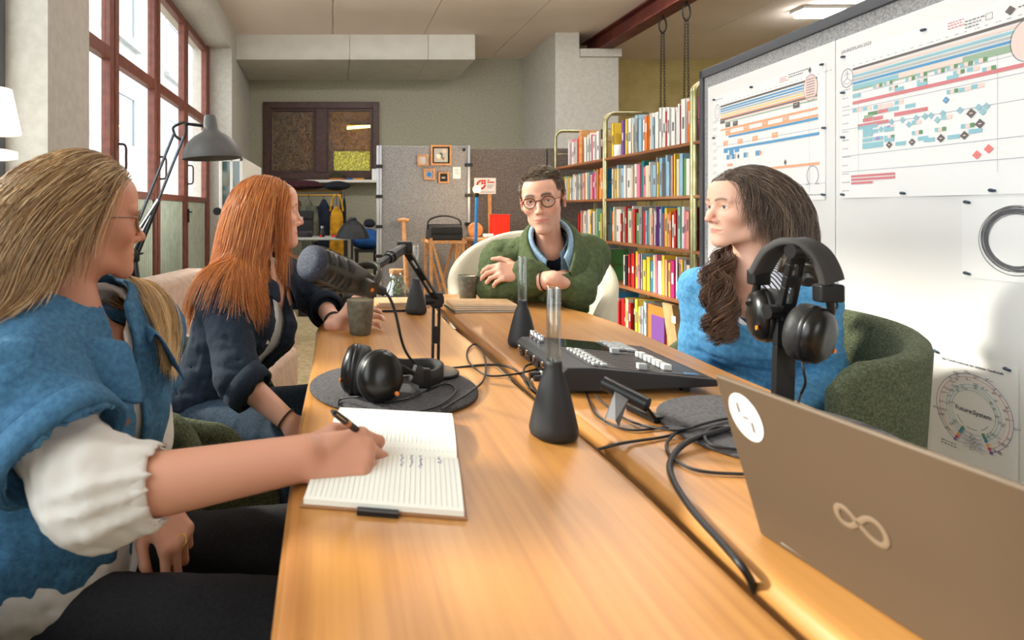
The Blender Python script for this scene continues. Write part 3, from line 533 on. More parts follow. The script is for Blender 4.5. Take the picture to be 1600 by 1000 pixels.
# beige armchair behind the woman in navy
m_beige = mat('beige_upholstery', (206, 182, 164), .8, var=30, col2=(190, 164, 146), bump=(200, .2)); a = P(232, 480, 2.75)
t = thing('beige_armchair', 'beige upholstered armchair behind the woman in the navy shirt', 'armchair', (-.55, 2.75, 0))
Mc = Matrix.Translation((-.62, 2.8, 0)) @ Matrix.Rotation(R(-12), 4, 'Z')
def cb(a_, b_): return MB().box(a_, b_).xf(Mc)
ob('seat', cb((-.02, -.28, .2), (.4, .28, .42)), m_beige, t, bevel=.04); mbk = MB().box((-.16, -.3, .2), (.02, .3, .8)); mbk.v = [v + Vector((-.18 * max(0, v.z - .3), 0, 0)) for v in mbk.v]; ob('backrest', mbk.xf(Mc), m_beige, t, bevel=.04)
for s in (-1, 1): ob('armrest', cb((-.1, s * .34 - .07, .18), (.36, s * .34 + .07, .58)), m_beige, t, bevel=.04)
for X in (-.05, .32):
    for s in (-1, 1): ob('leg', cb((X - .02, s * .3 - .02, 0), (X + .02, s * .3 + .02, .2)), m_oak, t)
# architect floor lamp with grey shade
m_lamp = mat('grey_lacquer', (82, 80, 79), .55); m_chrome = mat('chrome', (200, 202, 206), .18, 1); Yl = 2.55
def lp(px, py, Y=Yl): return P(px, py, Y)
foot = lp(214, 600, 2.5); piv = lp(211, 400, 2.5)
t = thing('floor_lamp', 'large articulated floor lamp with a grey bell shade beside the gate', 'lamp', (piv.x, 2.5, 0))
ob('tripod', MB().cyl(piv, (piv.x + .14, 2.35, 0.01), .011, n=8).cyl(piv, (piv.x - .1, 2.42, 0.01), .011, n=8).cyl(piv, (piv.x + .02, 2.72, 0.01), .011, n=8), m_black, t)
ob('hub', MB().lathe([(.012, -.03), (.02, -.02), (.02, .02), (.012, .03)], piv, 12).cyl(piv + Vector((-.03, 0, 0)), piv + Vector((.035, 0, .012)), .005, n=6), m_black, t)
j1 = lp(272, 208, 2.52); j2 = lp(287, 214, 2.52); k1 = lp(246, 312, 2.52); 
ob('lower_arm', MB().cyl(piv + Vector((-.005, 0, .01)), lp(228, 355, 2.5), .008, n=8).cyl(piv + Vector((.012, 0, .01)), lp(249, 312, 2.5), .008, n=8), m_black, t)
ob('spring', MB().cyl(lp(220, 355, 2.5), lp(248, 312, 2.5), .011, n=8).cyl(lp(214, 378, 2.5), lp(236, 336, 2.5), .007, n=8), m_chrome, t)
ob('upper_arm', MB().cyl(lp(217, 345, 2.5), j1, .0065, n=8).cyl(lp(247, 314, 2.5), j2, .0065, n=8), mat('dark_chrome', (90, 94, 104), .25, .9), t)
sc_ = lp(331, 240, 2.55)
ob('joint', MB().tube(spline([j1, lp(271, 199, 2.52), lp(284, 192, 2.52), lp(290, 194, 2.52), lp(289, 212, 2.52), lp(284, 218, 2.52), lp(276, 214, 2.52), j1], 5), .006, 8).cyl(lp(288, 193, 2.52), lp(321, 197, 2.55), .007, n=8), m_black, t)
Ms = Matrix.Translation(sc_) @ Matrix.Rotation(R(-3), 4, 'Y')
rs = 1.0
sh = ob('lamp_shade', MB().lathe([(.128, -.022), (.129, -.012), (.122, .015), (.105, .048), (.075, .075), (.045, .092), (.034, .105), (.03, .13), (.026, .16), (.022, .168), (0, .17)], (0, 0, 0), 36, Ms).lathe([(.124, -.022), (.116, .015), (.1, .044), (.07, .07), (0, .085)], (0, 0, 0), 36, Ms), [m_lamp], t, recalc=False)
ob('bulb', MB().lathe([(0, -.005), (.022, .01), (.028, .03), (.015, .06)], (0, 0, 0), 16, Ms), m_white, t)
# lit table lamp at the left window
t = thing('table_lamp', 'lit lamp with a white tapered shade at the left window', 'lamp', (-1.17, 2.0, .935)); m_glow = mat('lit_shade', (255, 244, 228), emit=(255, 226, 190), estr=1.1); c = P(-14, 175, 2.0)
cx = c.x + .005
ob('lamp_shade', MB().lathe([(.088, -.075), (.09, -.07), (.06, .08), (.055, .08), (.082, -.068)], (cx, 2.0, c.z), 32), m_glow, t)
ob('stem', MB().cyl((cx, 2.0, .95), (cx, 2.0, c.z + .02), .008, n=8), m_alu, t)
ob('lower_diffuser', MB().lathe([(.05, 0), (.078, .006), (.078, .03), (.05, .036)], (cx, 2.0, P(0, 250, 2.0).z), 32), m_glow, t)
ob('base', MB().lathe([(.07, 0), (.07, .012), (.01, .02)], (cx, 2.0, .936), 32), m_alu, t)
# ------------------------------------------------------------------ brass bookshelf with books
m_brass = mat('pale_brass', (176, 170, 130), .3, .9, var=20, col2=(150, 144, 104)); m_edge = wood('copper_wood', [(120, 74, 44), (150, 96, 60), (176, 120, 80)], .35, 20, 1)
XS, XD = 1.955, .34; FY = [2.35, 3.155, 4.18, 5.11]; SZ = [.02, .30, .60, .89, 1.19, 1.48]
t = thing('bookshelf', 'long brass tube bookshelf with copper brown shelves full of books', 'bookshelf', (XS + XD / 2, 3.6, 0))
for k, Y in enumerate(FY):
    for dy in ((-.012, .012) if k in (1, 2) else (0,)):
        r_ = .06; pts = [(XS, Y + dy, .0), (XS, Y + dy, 1.8 - r_)] + [(XS + r_ - r_ * math.cos(a), Y + dy, 1.8 - r_ + r_ * math.sin(a)) for a in [R(22), R(45), R(68), R(90)]] + [(XS + XD - r_ + r_ * math.sin(a), Y + dy, 1.8 - r_ + r_ * math.cos(a)) for a in [0, R(22), R(45), R(68), R(90)]] + [(XS + XD, Y + dy, .0)]
        ob('end_frame', MB().tube(pts, .0125, 12), m_brass, t)
    mb = MB()
    for z in SZ[1:]:
        mb.cyl((XS, Y, z + .12), (XS + XD, Y, z + .12), .004, n=6); mb.cyl((XS, Y, z - .012), (XS + XD, Y, z - .012), .006, n=6)
    ob('cross_rod', mb, m_brass, t)
for k in range(3):
    for z in SZ[1:]:
        ob('shelf_board', MB().box((XS - .012, FY[k] + .014, z - .018), (XS + XD, FY[k + 1] - .014, z)), m_edge, t, bevel=.003)
    mb = MB()
    for j in range(7):
        Y = FY[k] + (FY[k + 1] - FY[k]) * (j + .5) / 7; mb.cyl((XS + XD - .008, Y, .3), (XS + XD - .008, Y, 1.62), .003, n=5)
    ob('back_wire', mb, m_brass, t)
PAL = {'white': (236, 234, 230), 'cream': (226, 214, 186), 'pale blue': (150, 192, 216), 'sky blue': (40, 150, 206), 'navy': (40, 56, 104), 'red': (204, 44, 44), 'orange': (232, 124, 52), 'yellow': (240, 204, 62), 'pink': (228, 128, 156), 'magenta': (196, 40, 124), 'teal': (40, 128, 130), 'green': (84, 148, 84), 'black': (40, 38, 42), 'grey': (150, 150, 152), 'salmon': (232, 160, 140), 'mint': (160, 212, 196), 'purple': (120, 74, 150), 'brown': (140, 96, 60)}
WT = [36, 12, 7, 4, 4, 5, 5, 5, 3, 1, 2, 2, 3, 4, 5, 3, 1, 1]
m_page = mat('book_pages', (232, 226, 210), .9)
for n_, c_ in PAL.items(): mat('book_' + n_.replace(' ', '_'), c_, .5)
m_ptag = mat('book_title_band', (226, 222, 214), .6); m_ptag2 = mat('book_title_dark', (104, 100, 108), .6)
rnd = random.Random(21); BAY = ['board end', 'middle bay', 'far bay']; SHN = {1: 'bottom shelf', 2: 'fourth shelf', 3: 'third shelf', 4: 'second shelf', 5: 'top shelf'}
def book(Y, th, h, d, z, coln, label, lean=0, front=0.0, title=True):
    """spine towards -X; pages inside the cover; title band on the spine"""
    x0 = XS + .012 + front; mb = MB()
    c = .0022
    mb.cur = 0; mb.box((x0, Y, z), (x0 + c, Y + th, z + h)).box((x0, Y, z), (x0 + d, Y + c, z + h)).box((x0, Y + th - c, z), (x0 + d, Y + th, z + h))
    mb.cur = 1; mb.box((x0 + c, Y + c, z + .002), (x0 + d - .003, Y + th - c, z + h - .003))
    if title and rnd.random() < .6:
        mb.cur = 2; a = rnd.uniform(.3, .55); mb.box((x0 - .0004, Y + th * .28, z + h * a), (x0 + .0002, Y + th * .72, z + h * (a + rnd.uniform(.15, .35))))
    if lean:
        piv = Vector((x0, Y, z)); Mq = Matrix.Translation(piv) @ Matrix.Rotation(lean, 4, 'X') @ Matrix.Translation(-piv); mb.xf(Mq)
        dz = z + .0005 - min(v.z for v in mb.v); mb.xf(Matrix.Translation((0, 0, dz)))
    light = coln in ('white', 'cream', 'pale blue', 'yellow', 'mint', 'pink', 'salmon', 'grey')
    return ob('book', mb, [MATS['book_' + coln.replace(' ', '_')], m_page, m_ptag2 if light else m_ptag], label=label, cat='book', group='books on the brass shelf', recalc=False)
def fill(k, s, y0, y1, hmin, hmax, skip=()):
    Y = y0; i = 0; z = SZ[s] + .001
    while True:
        th = rnd.choice([.018, .022, .026, .03, .036, .042]); 
        if Y + th > y1: break
        if any(a < Y + th and Y < b for a, b in skip): Y += .01; continue
        h = rnd.uniform(hmin, hmax); coln = rnd.choices(list(PAL), WT)[0]
        d = min(.28, h * rnd.uniform(.7, .85)); 
        book(Y, th - .001, h, d, z, coln, '%s book, %s from the near post, %s, %s of the bookshelf' % (coln, ORD[min(i, 39)], SHN[s], BAY[k]), front=rnd.uniform(0, .018))
        Y += th + .0006; i += 1
for s in (5, 4, 3, 2, 1): fill(0, s, 2.93, 3.135, .2, .25)
fill(1, 5, 3.185, 4.14, .19, .255, skip=[(4.01, 4.08)]); fill(1, 4, 3.185, 4.14, .19, .25); fill(1, 3, 3.185, 4.15, .19, .245); fill(1, 2, 3.195, 4.0, .19, .24); fill(1, 1, 3.67, 4.14, .17, .24)
fill(2, 5, 4.22, 4.91, .18, .23, skip=[(4.59, 4.66)]); fill(2, 4, 4.22, 4.99, .18, .23); fill(2, 3, 4.22, 4.7, .18, .23); fill(2, 2, 4.22, 4.6, .18, .23); fill(2, 1, 4.22, 4.6, .18, .23)
ob('wooden_bookend', MB().box((XS + .01, 4.6, SZ[5] + .001), (XS + .25, 4.65, SZ[5] + .26)), m_oak, label='tall brown wooden box among the books on the far top shelf', cat='box', bevel=.003)
c_ = (XS + .03, 4.045, SZ[5] + .001); t = thing('white_mug', 'white mug with a red mark on the top shelf by the double post', 'mug', c_)
ob('mug_body', MB().lathe([(.028, 0), (.03, .004), (.03, .08), (.027, .08), (.026, .006), (0, .005)], c_, 20), m_white, t); ob('handle', MB().tube(spline([(c_[0], c_[1] - .03, c_[2] + .065), (c_[0], c_[1] - .05, c_[2] + .055), (c_[0], c_[1] - .05, c_[2] + .025), (c_[0], c_[1] - .03, c_[2] + .015)], 4), .004, 6), m_white, t)
# bottom shelf: upright folder, purple book facing out, cardboard box and papers
z = SZ[1] + .001
ob('purple_notebook', MB().box((XS - .004, 3.43, z), (XS + .008, 3.57, z + .17)), mat('book_purple'), label='purple notebook facing outward on the bottom shelf', cat='book', bevel=.002)
t = thing('orange_folder', 'orange folder standing behind the purple notebook on the bottom shelf', 'folder', (XS + .02, 3.5, z)); ob('cover', MB().box((XS + .0105, 3.405, z), (XS + .016, 3.63, z + .225)), mat('book_orange'), t); ob('sheets', MB().box((XS + .017, 3.41, z), (XS + .03, 3.625, z + .22)), m_page, t)
m_card = mat('cardboard', (196, 160, 116), .9, var=20, col2=(180, 144, 100))
t = thing('magazine_box', 'brown cardboard magazine box on the bottom shelf', 'box', (XS + .1, 3.34, z)); ob('box_body', MB().prism([(XS, 3.29, z), (XS + .24, 3.29, z), (XS + .24, 3.29, z + .16), (XS + .08, 3.36, z + .26), (XS, 3.36, z + .26)], (0, .1, 0)), m_card, t, bevel=.002); ob('label_patch', MB().box((XS - .0012, 3.32, z + .16), (XS + .0, 3.36, z + .2)), m_white, t)
for k in range(5): ob('paper_stack', MB().box((XS + .0 + (k % 2) * .008, 3.2, z + .0205 * k), (XS + .22 + (k % 2) * .008, 3.284, z + .0205 * k + .02)), m_paper, label='stack of white brochures beside the cardboard box, %s from the bottom' % ORD[k], cat='paper stack', group='brochure stacks on the bottom shelf')
# ------------------------------------------------------------------ notice board partition at right
BX0, BK, BY1 = 1.68, .077, 3.02; bd = Vector((-BK, -1, 0)).normalized(); bn = Vector((-1, BK, 0)).normalized(); BA = Vector((BX0 + BK * BY1, BY1, 0))
def bpt(u, v, d=0): return BA + bd * u + bn * d + Vector((0, 0, v))     # u runs towards the camera, v up, d out of the board
def buv(px, py):
    r_ = (px - CX) / F; Y = BX0 / (r_ - BK); return ((BY1 - Y) / -bd.y, ZC + (HY - py) / F * Y)
def bbox_(mb, u0, v0, u1, v1, d0, d1):
    vs = [bpt(u, v, d) for u in (u0, u1) for v in (v0, v1) for d in (d0, d1)]
    return mb.add(vs, [(0, 1, 3, 2), (4, 6, 7, 5), (0, 4, 5, 1), (2, 3, 7, 6), (0, 2, 6, 4), (1, 5, 7, 3)])
BT = buv(1093, 113)[1]; BL = 2.45
m_bframe = mat('grey_board_frame', (78, 80, 86), .5, .2); m_bwhite = mat('whiteboard', (234, 234, 234), .4)
t = thing('notice_board', 'tall grey framed felt partition carrying white planning posters', 'notice board', tuple(bpt(BL / 2, 0)))
ob('frame', bbox_(bbox_(bbox_(bbox_(MB(), 0, .1, .028, BT, -.03, .012), 0, BT - .042, BL, BT, -.03, .012), 0, .1, BL, .13, -.03, .012), BL - .028, .1, BL, BT, -.03, .012), m_bframe, t, bevel=.003)
ob('felt_panel', bbox_(MB(), .028, .13, BL - .028, BT - .042, -.026, 0), mat('light_grey_felt', (176, 176, 178), .95, var=120, col2=(138, 138, 140), bump=(260, .5), detail=6), t)
us = buv(1308, 100)[0]; u0 = buv(1108, 140)[0]; vt = buv(1108, 137)[1]
for a, b in ((u0, us - .002), (us + .002, us + .9), (us + .904, BL - .05)): ob('white_panel', bbox_(MB(), a, .16, b, vt, 0, .006), m_bwhite, t, bevel=.001)
for u in (.1, BL - .1): ob('foot', MB().bar(bpt(u, .015, .25), bpt(u, .015, -.25), .05, .03).bar(bpt(u, .0, -.01), bpt(u, .14, -.01), .03, .03), m_bframe, t)
INK = {'k': (84, 76, 74), 'b': (70, 140, 192), 'lb': (130, 186, 200), 'o': (240, 160, 116), 'y': (246, 206, 120), 'g': (140, 170, 140), 'gr': (176, 178, 178), 'p': (246, 206, 196), 'r': (206, 110, 116), 'v': (150, 120, 190), 'rd': (232, 112, 108), 'dg': (86, 132, 88), 'ln': (150, 150, 168), 'tx': (96, 96, 104), 'e': (60, 60, 64), 'db': (60, 90, 120), 'or': (236, 150, 50), 'te': (30, 130, 150), 'mg': (190, 50, 90), 'pu': (90, 70, 140)}
KEYS = list(INK); IM = [mat('ink_' + k, tuple(v + (255 - v) * .16 for v in INK[k]), .85) for k in KEYS]  # inks mixed towards white, the light lying over the print put into their colour
class Print(MB):
    d = .0085
    def quad(s, k, pts): s.cur = KEYS.index(k); s.add([bpt(u, v, s.d) for u, v in pts], [tuple(range(len(pts)))]); s.d += .0000015
    def bar_px(s, k, x0, y0, x1, y1, h):      # a bar along the sheet, given by its two ends and its height
        a, b = buv(x0, y0), buv(x1, y1); v = (a[1] + b[1]) / 2; s.quad(k, [(a[0], v - h / 2), (b[0], v - h / 2), (b[0], v + h / 2), (a[0], v + h / 2)])
    def rect(s, k, u, v, w, h): s.quad(k, [(u, v), (u + w, v), (u + w, v + h), (u, v + h)])
    def dia(s, k, px, py, r): u, v = buv(px, py); s.quad(k, [(u - r, v), (u, v - r), (u + r, v), (u, v + r)])
    def ring(s, k, u, v, r, w, a0=0, a1=360, n=48, asp=1):
        A = [R(a0 + (a1 - a0) * i / n) for i in range(n + 1)]
        for i in range(n): s.quad(k, [(u + rr * math.cos(a), v + rr * math.sin(a) * asp) for rr, a in ((r - w / 2, A[i]), (r + w / 2, A[i]), (r + w / 2, A[i + 1]), (r - w / 2, A[i + 1]))])
    def line(s, k, a, b, w):
        d = Vector((b[0] - a[0], b[1] - a[1])); n = Vector((-d.y, d.x)).normalized() * w / 2; s.quad(k, [(a[0] - n.x, a[1] - n.y), (b[0] - n.x, b[1] - n.y), (b[0] + n.x, b[1] + n.y), (a[0] + n.x, a[1] + n.y)])
    def text(s, k, txt, u, v, size, align='CENTER', bold=0):
        s.cur = KEYS.index(k); o = bpt(u, v, s.d); M = Matrix(((bd.x, 0, bn.x, o.x), (bd.y, 0, bn.y, o.y), (0, 1, 0, o.z), (0, 0, 0, 1))); text_mesh(txt, size, M, s, align, bold)
    def scribble(s, k, u, v, w, rows, lh, rnd):  # small type too fine to read
        for r_ in range(rows):
            x = u
            while x < u + w * rnd.uniform(.6, 1): l = rnd.uniform(.004, .012); s.rect(k, x, v - r_ * lh, l, lh * .35); x += l + .003
def sheet(name, label, u0, v0, u1, v1, curl=0, pins=(), cat='poster', grp=None):
    t = thing(name, label, cat, tuple(bpt((u0 + u1) / 2, v0, .007)), grp); rows = []
    for i in range(13):
        v = v0 + (v1 - v0) * i / 12; rows.append([bpt(u0 + (u1 - u0) * j / 12, v, .0072 + curl * max(0, .12 - i / 12) ** 2 * 18 * (.5 + .5 * math.sin(j * 1.3))) for j in range(13)])
    back = [[p - bn * .0006 for p in r_] for r_ in rows]
    ob('paper_sheet', MB().grid(rows).grid(back), m_paper, t, recalc=False)
    for k, (u, v) in enumerate(pins): ob('push_pin', MB().tube([bpt(u, v, .0075), bpt(u, v, .0105), bpt(u + .014, v - .002, .012)], [.004, .005, .0035], 6), mat('pin_blue', (50, 70, 90), .4), t)
    return t
rnd = random.Random(5)
# left planning poster
v1 = 1.668; v0 = 1.148; ua, ub = buv(1116, 0)[0], buv(1293, 0)[0]
tl = sheet('planning_poster', 'smaller planning poster with orange and blue bars behind the curly haired woman', ua, v0, ub, v1, .01, [(ua + .01, v1 - .01), (ua + .3, v1 - .008), (ub - .02, v1 - .01), (ub - .01, v1 - .25), (ub - .012, v0 + .02), (ua + .3, v1 - .008), (ua + .008, v1 - .2)])
p = Print(); W = ub - ua
def L(px, py): return buv(1095 + px / 4.545, 100 + py / 4.545)
u_l, u_r = L(152, 0)[0], L(843, 0)[0]
vt_ = (L(152, 295)[1] + L(843, 108)[1]) / 2
for k, dv, h in (('k', 0, .008), ('b', .014, .007), ('b', .025, .006), ('gr', .036, .006), ('y', .047, .007), ('o', .06, .008), ('p', .072, .006), ('g', .082, .004)): p.rect(k, u_l, vt_ - dv - h / 2, u_r - u_l, h)
def row(k, x0, y0, x1, y1, h): a, b = L(x0, y0), L(x1, y1); v = (a[1] + b[1]) / 2; p.rect(k, a[0], v - h / 2, b[0] - a[0], h)
row('k', 155, 392, 842, 232, .008); row('o', 155, 465, 845, 320, .009); row('o', 190, 498, 848, 372, .010); row('b', 210, 512, 848, 392, .009); row('b', 180, 605, 858, 497, .011); row('o', 490, 742, 860, 705, .010); row('o', 200, 718, 240, 716, .012)
row('ln', 120, 580, 860, 468, .0015); row('ln', 120, 392, 842, 240, .001); row('ln', 590, 858, 900, 850, .0012); row('ln', 600, 930, 900, 925, .0012)
for x, y in ((205, 475), (335, 452), (470, 425), (618, 393), (188, 562), (292, 547), (398, 526), (540, 502)): u, v = L(x, y); p.rect('o', u - .018, v - .012, .036, .022); p.rect('p', u - .012, v + .001, .02, .003)
for x, y in ((167, 405), (205, 430), (258, 420), (694, 290)): u, v = L(x, y); p.rect('k', u - .018, v - .012, .036, .022); p.rect('gr', u - .012, v + .001, .02, .003)
for x, y in ((190, 615), (230, 610), (270, 608), (230, 632), (210, 662), (248, 657), (333, 645), (420, 632)): u, v = L(x, y); p.rect('b', u - .016, v - .011, .02, .022); p.rect('gr' if y > 640 else 'b', u + .004, v - .011, .012, .022)
u, v = L(430, 631); p.rect('o', u, v - .009, .014, .016)
for x, y in ((280, 655), (615, 698), (790, 42)): u, v = L(x, y); p.quad('k', [(u - .008, v), (u, v - .013), (u + .008, v), (u, v + .013)])
u, v = L(795, 168); p.cur = KEYS.index('gr'); p.quad('p', [(u + .036 * math.cos(R(a)), v + .05 * math.sin(R(a))) for a in range(0, 360, 15)]); p.ring('tx', u, v, .036, .0015, asp=1.4)
for j in range(8): p.rect('tx', u - .022, v - .038 + j * .01, .044, .003)
u, v = L(130, 340); p.ring('tx', u, v, .022, .0015, asp=1.6); p.ring('tx', u, v, .012, .001, asp=1.6)
u, v = L(810, 790); p.ring('tx', u, v, .03, .0018, -60, 240, asp=1.2); p.line('tx', (u - .034, v - .035), (u - .012, v - .033), .0018); p.line('tx', (u + .034, v - .035), (u + .012, v - .033), .0018)
p.scribble('ln', ua + .02, v1 - .018, .08, 1, .01, rnd)
for j in range(10): p.scribble('ln', ua + .008, v1 - .12 - j * .036, .03, 2, .008, rnd)
u, v = L(575, 105); p.scribble('r', u, v, .05, 3, .008, rnd); u, v = L(640, 80); p.scribble('tx', u, v, .12, 2, .01, rnd); u, v = L(770, 935); p.scribble('ln', u, v, .09, 1, .012, rnd)
for j in range(24): p.scribble('ln', u_l + .03 * j, vt_ + .012, .012, 1, .006, rnd)
for j in (3, 8): p.rect('ln', u_l + W * j / 10, v0 + .03, .0008, .45)
ob('print', p, IM, tl, recalc=False)
# large planning poster
ua = buv(1316, 0)[0]; ub = ua + .78; v1 = 1.672; v0 = 1.152
tg = sheet('planning_poster', 'larger planning poster with red bars and diamonds at the right edge', ua, v0, ub, v1, .02, [(ua + .012, v1 - .012), (ua + .01, v1 - .14), (ua + .01, v1 - .3), (ua + .01, v0 + .014), (ua + .25, v0 + .012), (ua + .52, v0 + .012), (ua + .32, v1 - .01), (ua + .62, v1 - .01)])
p = Print()
def L(px, py): return buv(1300 + px / 5.263, 40 + py / 5.263)
u_l = L(190, 0)[0]; u_e = ub - .02; vt_ = L(190, 352)[1] - .004
for k, dv, h in (('k', 0, .008), ('p', .013, .008), ('lb', .026, .008), ('gr', .038, .0075), ('b', .05, .008), ('r', .062, .0065), ('g', .073, .007), ('ln', .088, .0012)): p.rect(k, u_l, vt_ - dv - h / 2, u_e - u_l, h)
for j in range(26): p.scribble('ln', u_l + .028 * j, vt_ + .012, .012, 1, .006, rnd)
v = L(190, 512)[1]; ux, uy = L(570, 0)[0], L(1100, 0)[0]
p.rect('lb', u_l, v - .007, ux - u_l, .014); p.rect('p', ux, v - .007, uy - ux, .014); p.rect('g', uy, v - .007, u_e - uy, .014)
v = (L(190, 630)[1] + L(1579, 330)[1]) / 2; p.rect('r', u_l, v - .007, u_e - u_l, .011); p.rect('ln', ua + .01, v - .022, u_e - ua, .0015)
def boxes(lst, k=None):
    for x0, y0, x1, y1, cols in lst:
        a, b = L(x0, y0), L(x1, y1); w_ = (b[0] - a[0]) / len(cols); v = (a[1] + b[1]) / 2
        for j, c in enumerate(cols): p.rect(c, a[0] + w_ * j, v - .006, w_, .012)
boxes([(360, 500, 435, 490, ('lb', 'p', 'dg')), (450, 478, 520, 465, ('lb', 'p', 'dg')), (628, 445, 705, 430, ('lb', 'p', 'dg')), (722, 410, 805, 395, ('lb', 'p', 'dg')), (866, 385, 950, 365, ('lb', 'p', 'dg')), (968, 350, 1058, 330, ('lb', 'p', 'dg')), (1080, 330, 1180, 305, ('lb', 'p', 'dg')), (1200, 298, 1305, 272, ('lb', 'p', 'dg')), (490, 522, 565, 505, ('lb', 'p', 'dg')), (722, 465, 805, 448, ('lb', 'p', 'dg')), (1022, 392, 1115, 372, ('lb', 'p', 'dg')), (1136, 365, 1240, 345, ('lb', 'p')), (1262, 365, 1375, 340, ('lb', 'p', 'dg')), (538, 528, 615, 512, ('lb',)), (722, 487, 805, 470, ('lb',)), (968, 435, 1062, 412, ('lb',)), (190, 582, 258, 570, ('lb',)), (968, 550, 1062, 530, ('lb', 'p', 'dg')), (1068, 535, 1168, 510, ('lb', 'p')), (1172, 510, 1278, 482, ('lb', 'p')), (190, 702, 262, 685, ('lb', 'p')), (275, 690, 345, 672, ('lb', 'p')), (365, 675, 435, 655, ('lb', 'p')), (448, 665, 520, 640, ('p', 'p')), (538, 640, 610, 618, ('lb', 'p'))])
boxes([(318, 728, 398, 712, ('dg',)), (402, 710, 485, 692, ('r',)), (485, 692, 568, 678, ('lb',)), (625, 668, 708, 650, ('lb',)), (285, 755, 355, 742, ('g',)), (275, 780, 355, 768, ('r',)), (362, 770, 440, 750, ('r',)), (535, 735, 810, 680, ('r',)), (232, 828, 488, 785, ('r',)), (232, 842, 395, 820, ('lb',)), (275, 860, 352, 848, ('lb',)), (352, 872, 400, 862, ('lb',)), (275, 880, 352, 868, ('lb',)), (275, 905, 352, 893, ('lb',)), (450, 845, 528, 828, ('lb', 'v', 'p')), (450, 858, 530, 848, ('lb',)), (272, 945, 352, 935, ('lb',)), (360, 930, 440, 922, ('lb', 'v', 'lb')), (452, 922, 535, 910, ('lb', 'p', 'dg')), (452, 945, 535, 932, ('lb',)), (272, 978, 440, 968, ('lb',)), (272, 996, 440, 985, ('lb',)), (680, 800, 755, 785, ('lb', 'p')), (922, 762, 1012, 742, ('lb', 'p')), (870, 860, 962, 845, ('lb', 'p', 'dg')), (1086, 832, 1200, 812, ('lb', 'p', 'dg')), (680, 885, 768, 872, ('lb', 'p', 'dg')), (730, 932, 815, 918, ('lb',)), (780, 945, 868, 932, ('lb',)), (975, 922, 1078, 905, ('lb',)), (1150, 875, 1262, 855, ('lb',)), (545, 975, 630, 962, ('lb',))])
def D(k, x, y, r_): u, v = L(x, y); p.quad(k, [(u - r_, v), (u, v - r_), (u + r_, v), (u, v + r_)]); p.rect('p' if k in ('k', 'rd') else 'gr', u - r_ * .3, v - .0015, r_ * .6, .003)
for x, y in ((512, 790), (425, 852), (602, 775), (655, 812), (716, 757), (788, 745), (838, 738), (890, 774), (936, 720), (1078, 696), (1232, 672), (1296, 662), (1266, 708)): D('lb', x, y, .0105)
D('b', 962, 612, .0105)
for x, y, r_ in ((1170, 720, .014), (1243, 806, .014), (492, 980, .012), (682, 957, .012), (920, 926, .013), (1115, 902, .013)): D('k', x, y, r_)
for x, y in ((1530, 232), (1550, 243)): pass
for px, py in ((1531.5, 242), (1550, 232.5)): u, v = buv(px, py); p.quad('rd', [(u - .013, v), (u, v - .013), (u + .013, v), (u, v + .013)]); p.rect('r', u - .004, v - .001, .008, .002)
for x0, y0, x1, y1 in ((1325, 244, 1599, 214), (1321, 269, 1599, 247), (1320, 204, 1400, 190)):
    v = (buv(x0, y0)[1] + buv(x1, y1)[1]) / 2; p.rect('ln', ua + .01, v, u_e - ua - .01, .0016)
for k, (x0, y0, x1, y1) in enumerate(((1334, 275.5, 1403, 271.5), (1334, 281, 1403, 277), (1334, 286.5, 1368, 284.5))):
    a, b = buv(x0, y0), buv(x1, y1); p.rect('r', a[0], (a[1] + b[1]) / 2 - .004, b[0] - a[0], .008)
u, v = L(145, 432); p.ring('tx', u, v, .026, .002, asp=1.25)
for a in (90, 210, 330): p.line('tx', (u, v), (u + .022 * math.cos(R(a)), v + .028 * math.sin(R(a))), .0015)
p.ring('tx', u, v + .004, .013, .0012, 20, 160, 12); p.ring('tx', u, v - .008, .013, .0012, 200, 340, 12)
u, v = L(100, 290); p.text('tx', 'JAHRESPLAN 2023', u, v + .03, .016, 'LEFT')
for j in range(13): p.scribble('ln', ua + .012, v1 - .135 - j * .03, .035, 1, .008, rnd)
for x in (1388, 238): u = L(x, 0)[0]; p.rect('ln', u, v0 + .06, .0008, .32)
u, v = buv(1486, 38); p.scribble('r', u, v, .05, 3, .008, rnd); u, v = buv(1513, 35); p.scribble('tx', u, v, .06, 3, .009, rnd)
u, v = buv(1551, 25); p.ring('k', u, v, .012, .0015, 45, 405, 4); u, v = buv(1584, 16); p.quad('k', [(u - .013, v), (u, v - .013), (u + .013, v), (u, v + .013)]); p.scribble('tx', u + .02, v, .06, 1, .01, rnd)
u, v = buv(1612, 62); p.quad('p', [(u + .04 * math.cos(R(a)), v + .05 * math.sin(R(a))) for a in range(0, 360, 15)]); p.ring('tx', u, v, .042, .0015, asp=1.3)
ob('print', p, IM, tg, recalc=False)
# brush circle
a, b = buv(1507, 310), buv(1507, 432); ua = a[0]
tb = sheet('brush_circle_print', 'white sheet with one black brushed ink circle at the right edge', ua, b[1], ua + .34, a[1], 0, [(ua + .012, a[1] - .01), (ua + .012, b[1] + .012)])
p = Print(); u, v = buv(1590, 375); u += .003
for j in range(26): p.ring('e' if j % 3 else 'tx', u + rnd.uniform(-.004, .004), v + rnd.uniform(-.004, .004), .076 + rnd.gauss(0, .0055), rnd.uniform(.0005, .0022), rnd.uniform(20, 80), rnd.uniform(250, 380), 40)
ob('print', p, IM, tb, recalc=False)
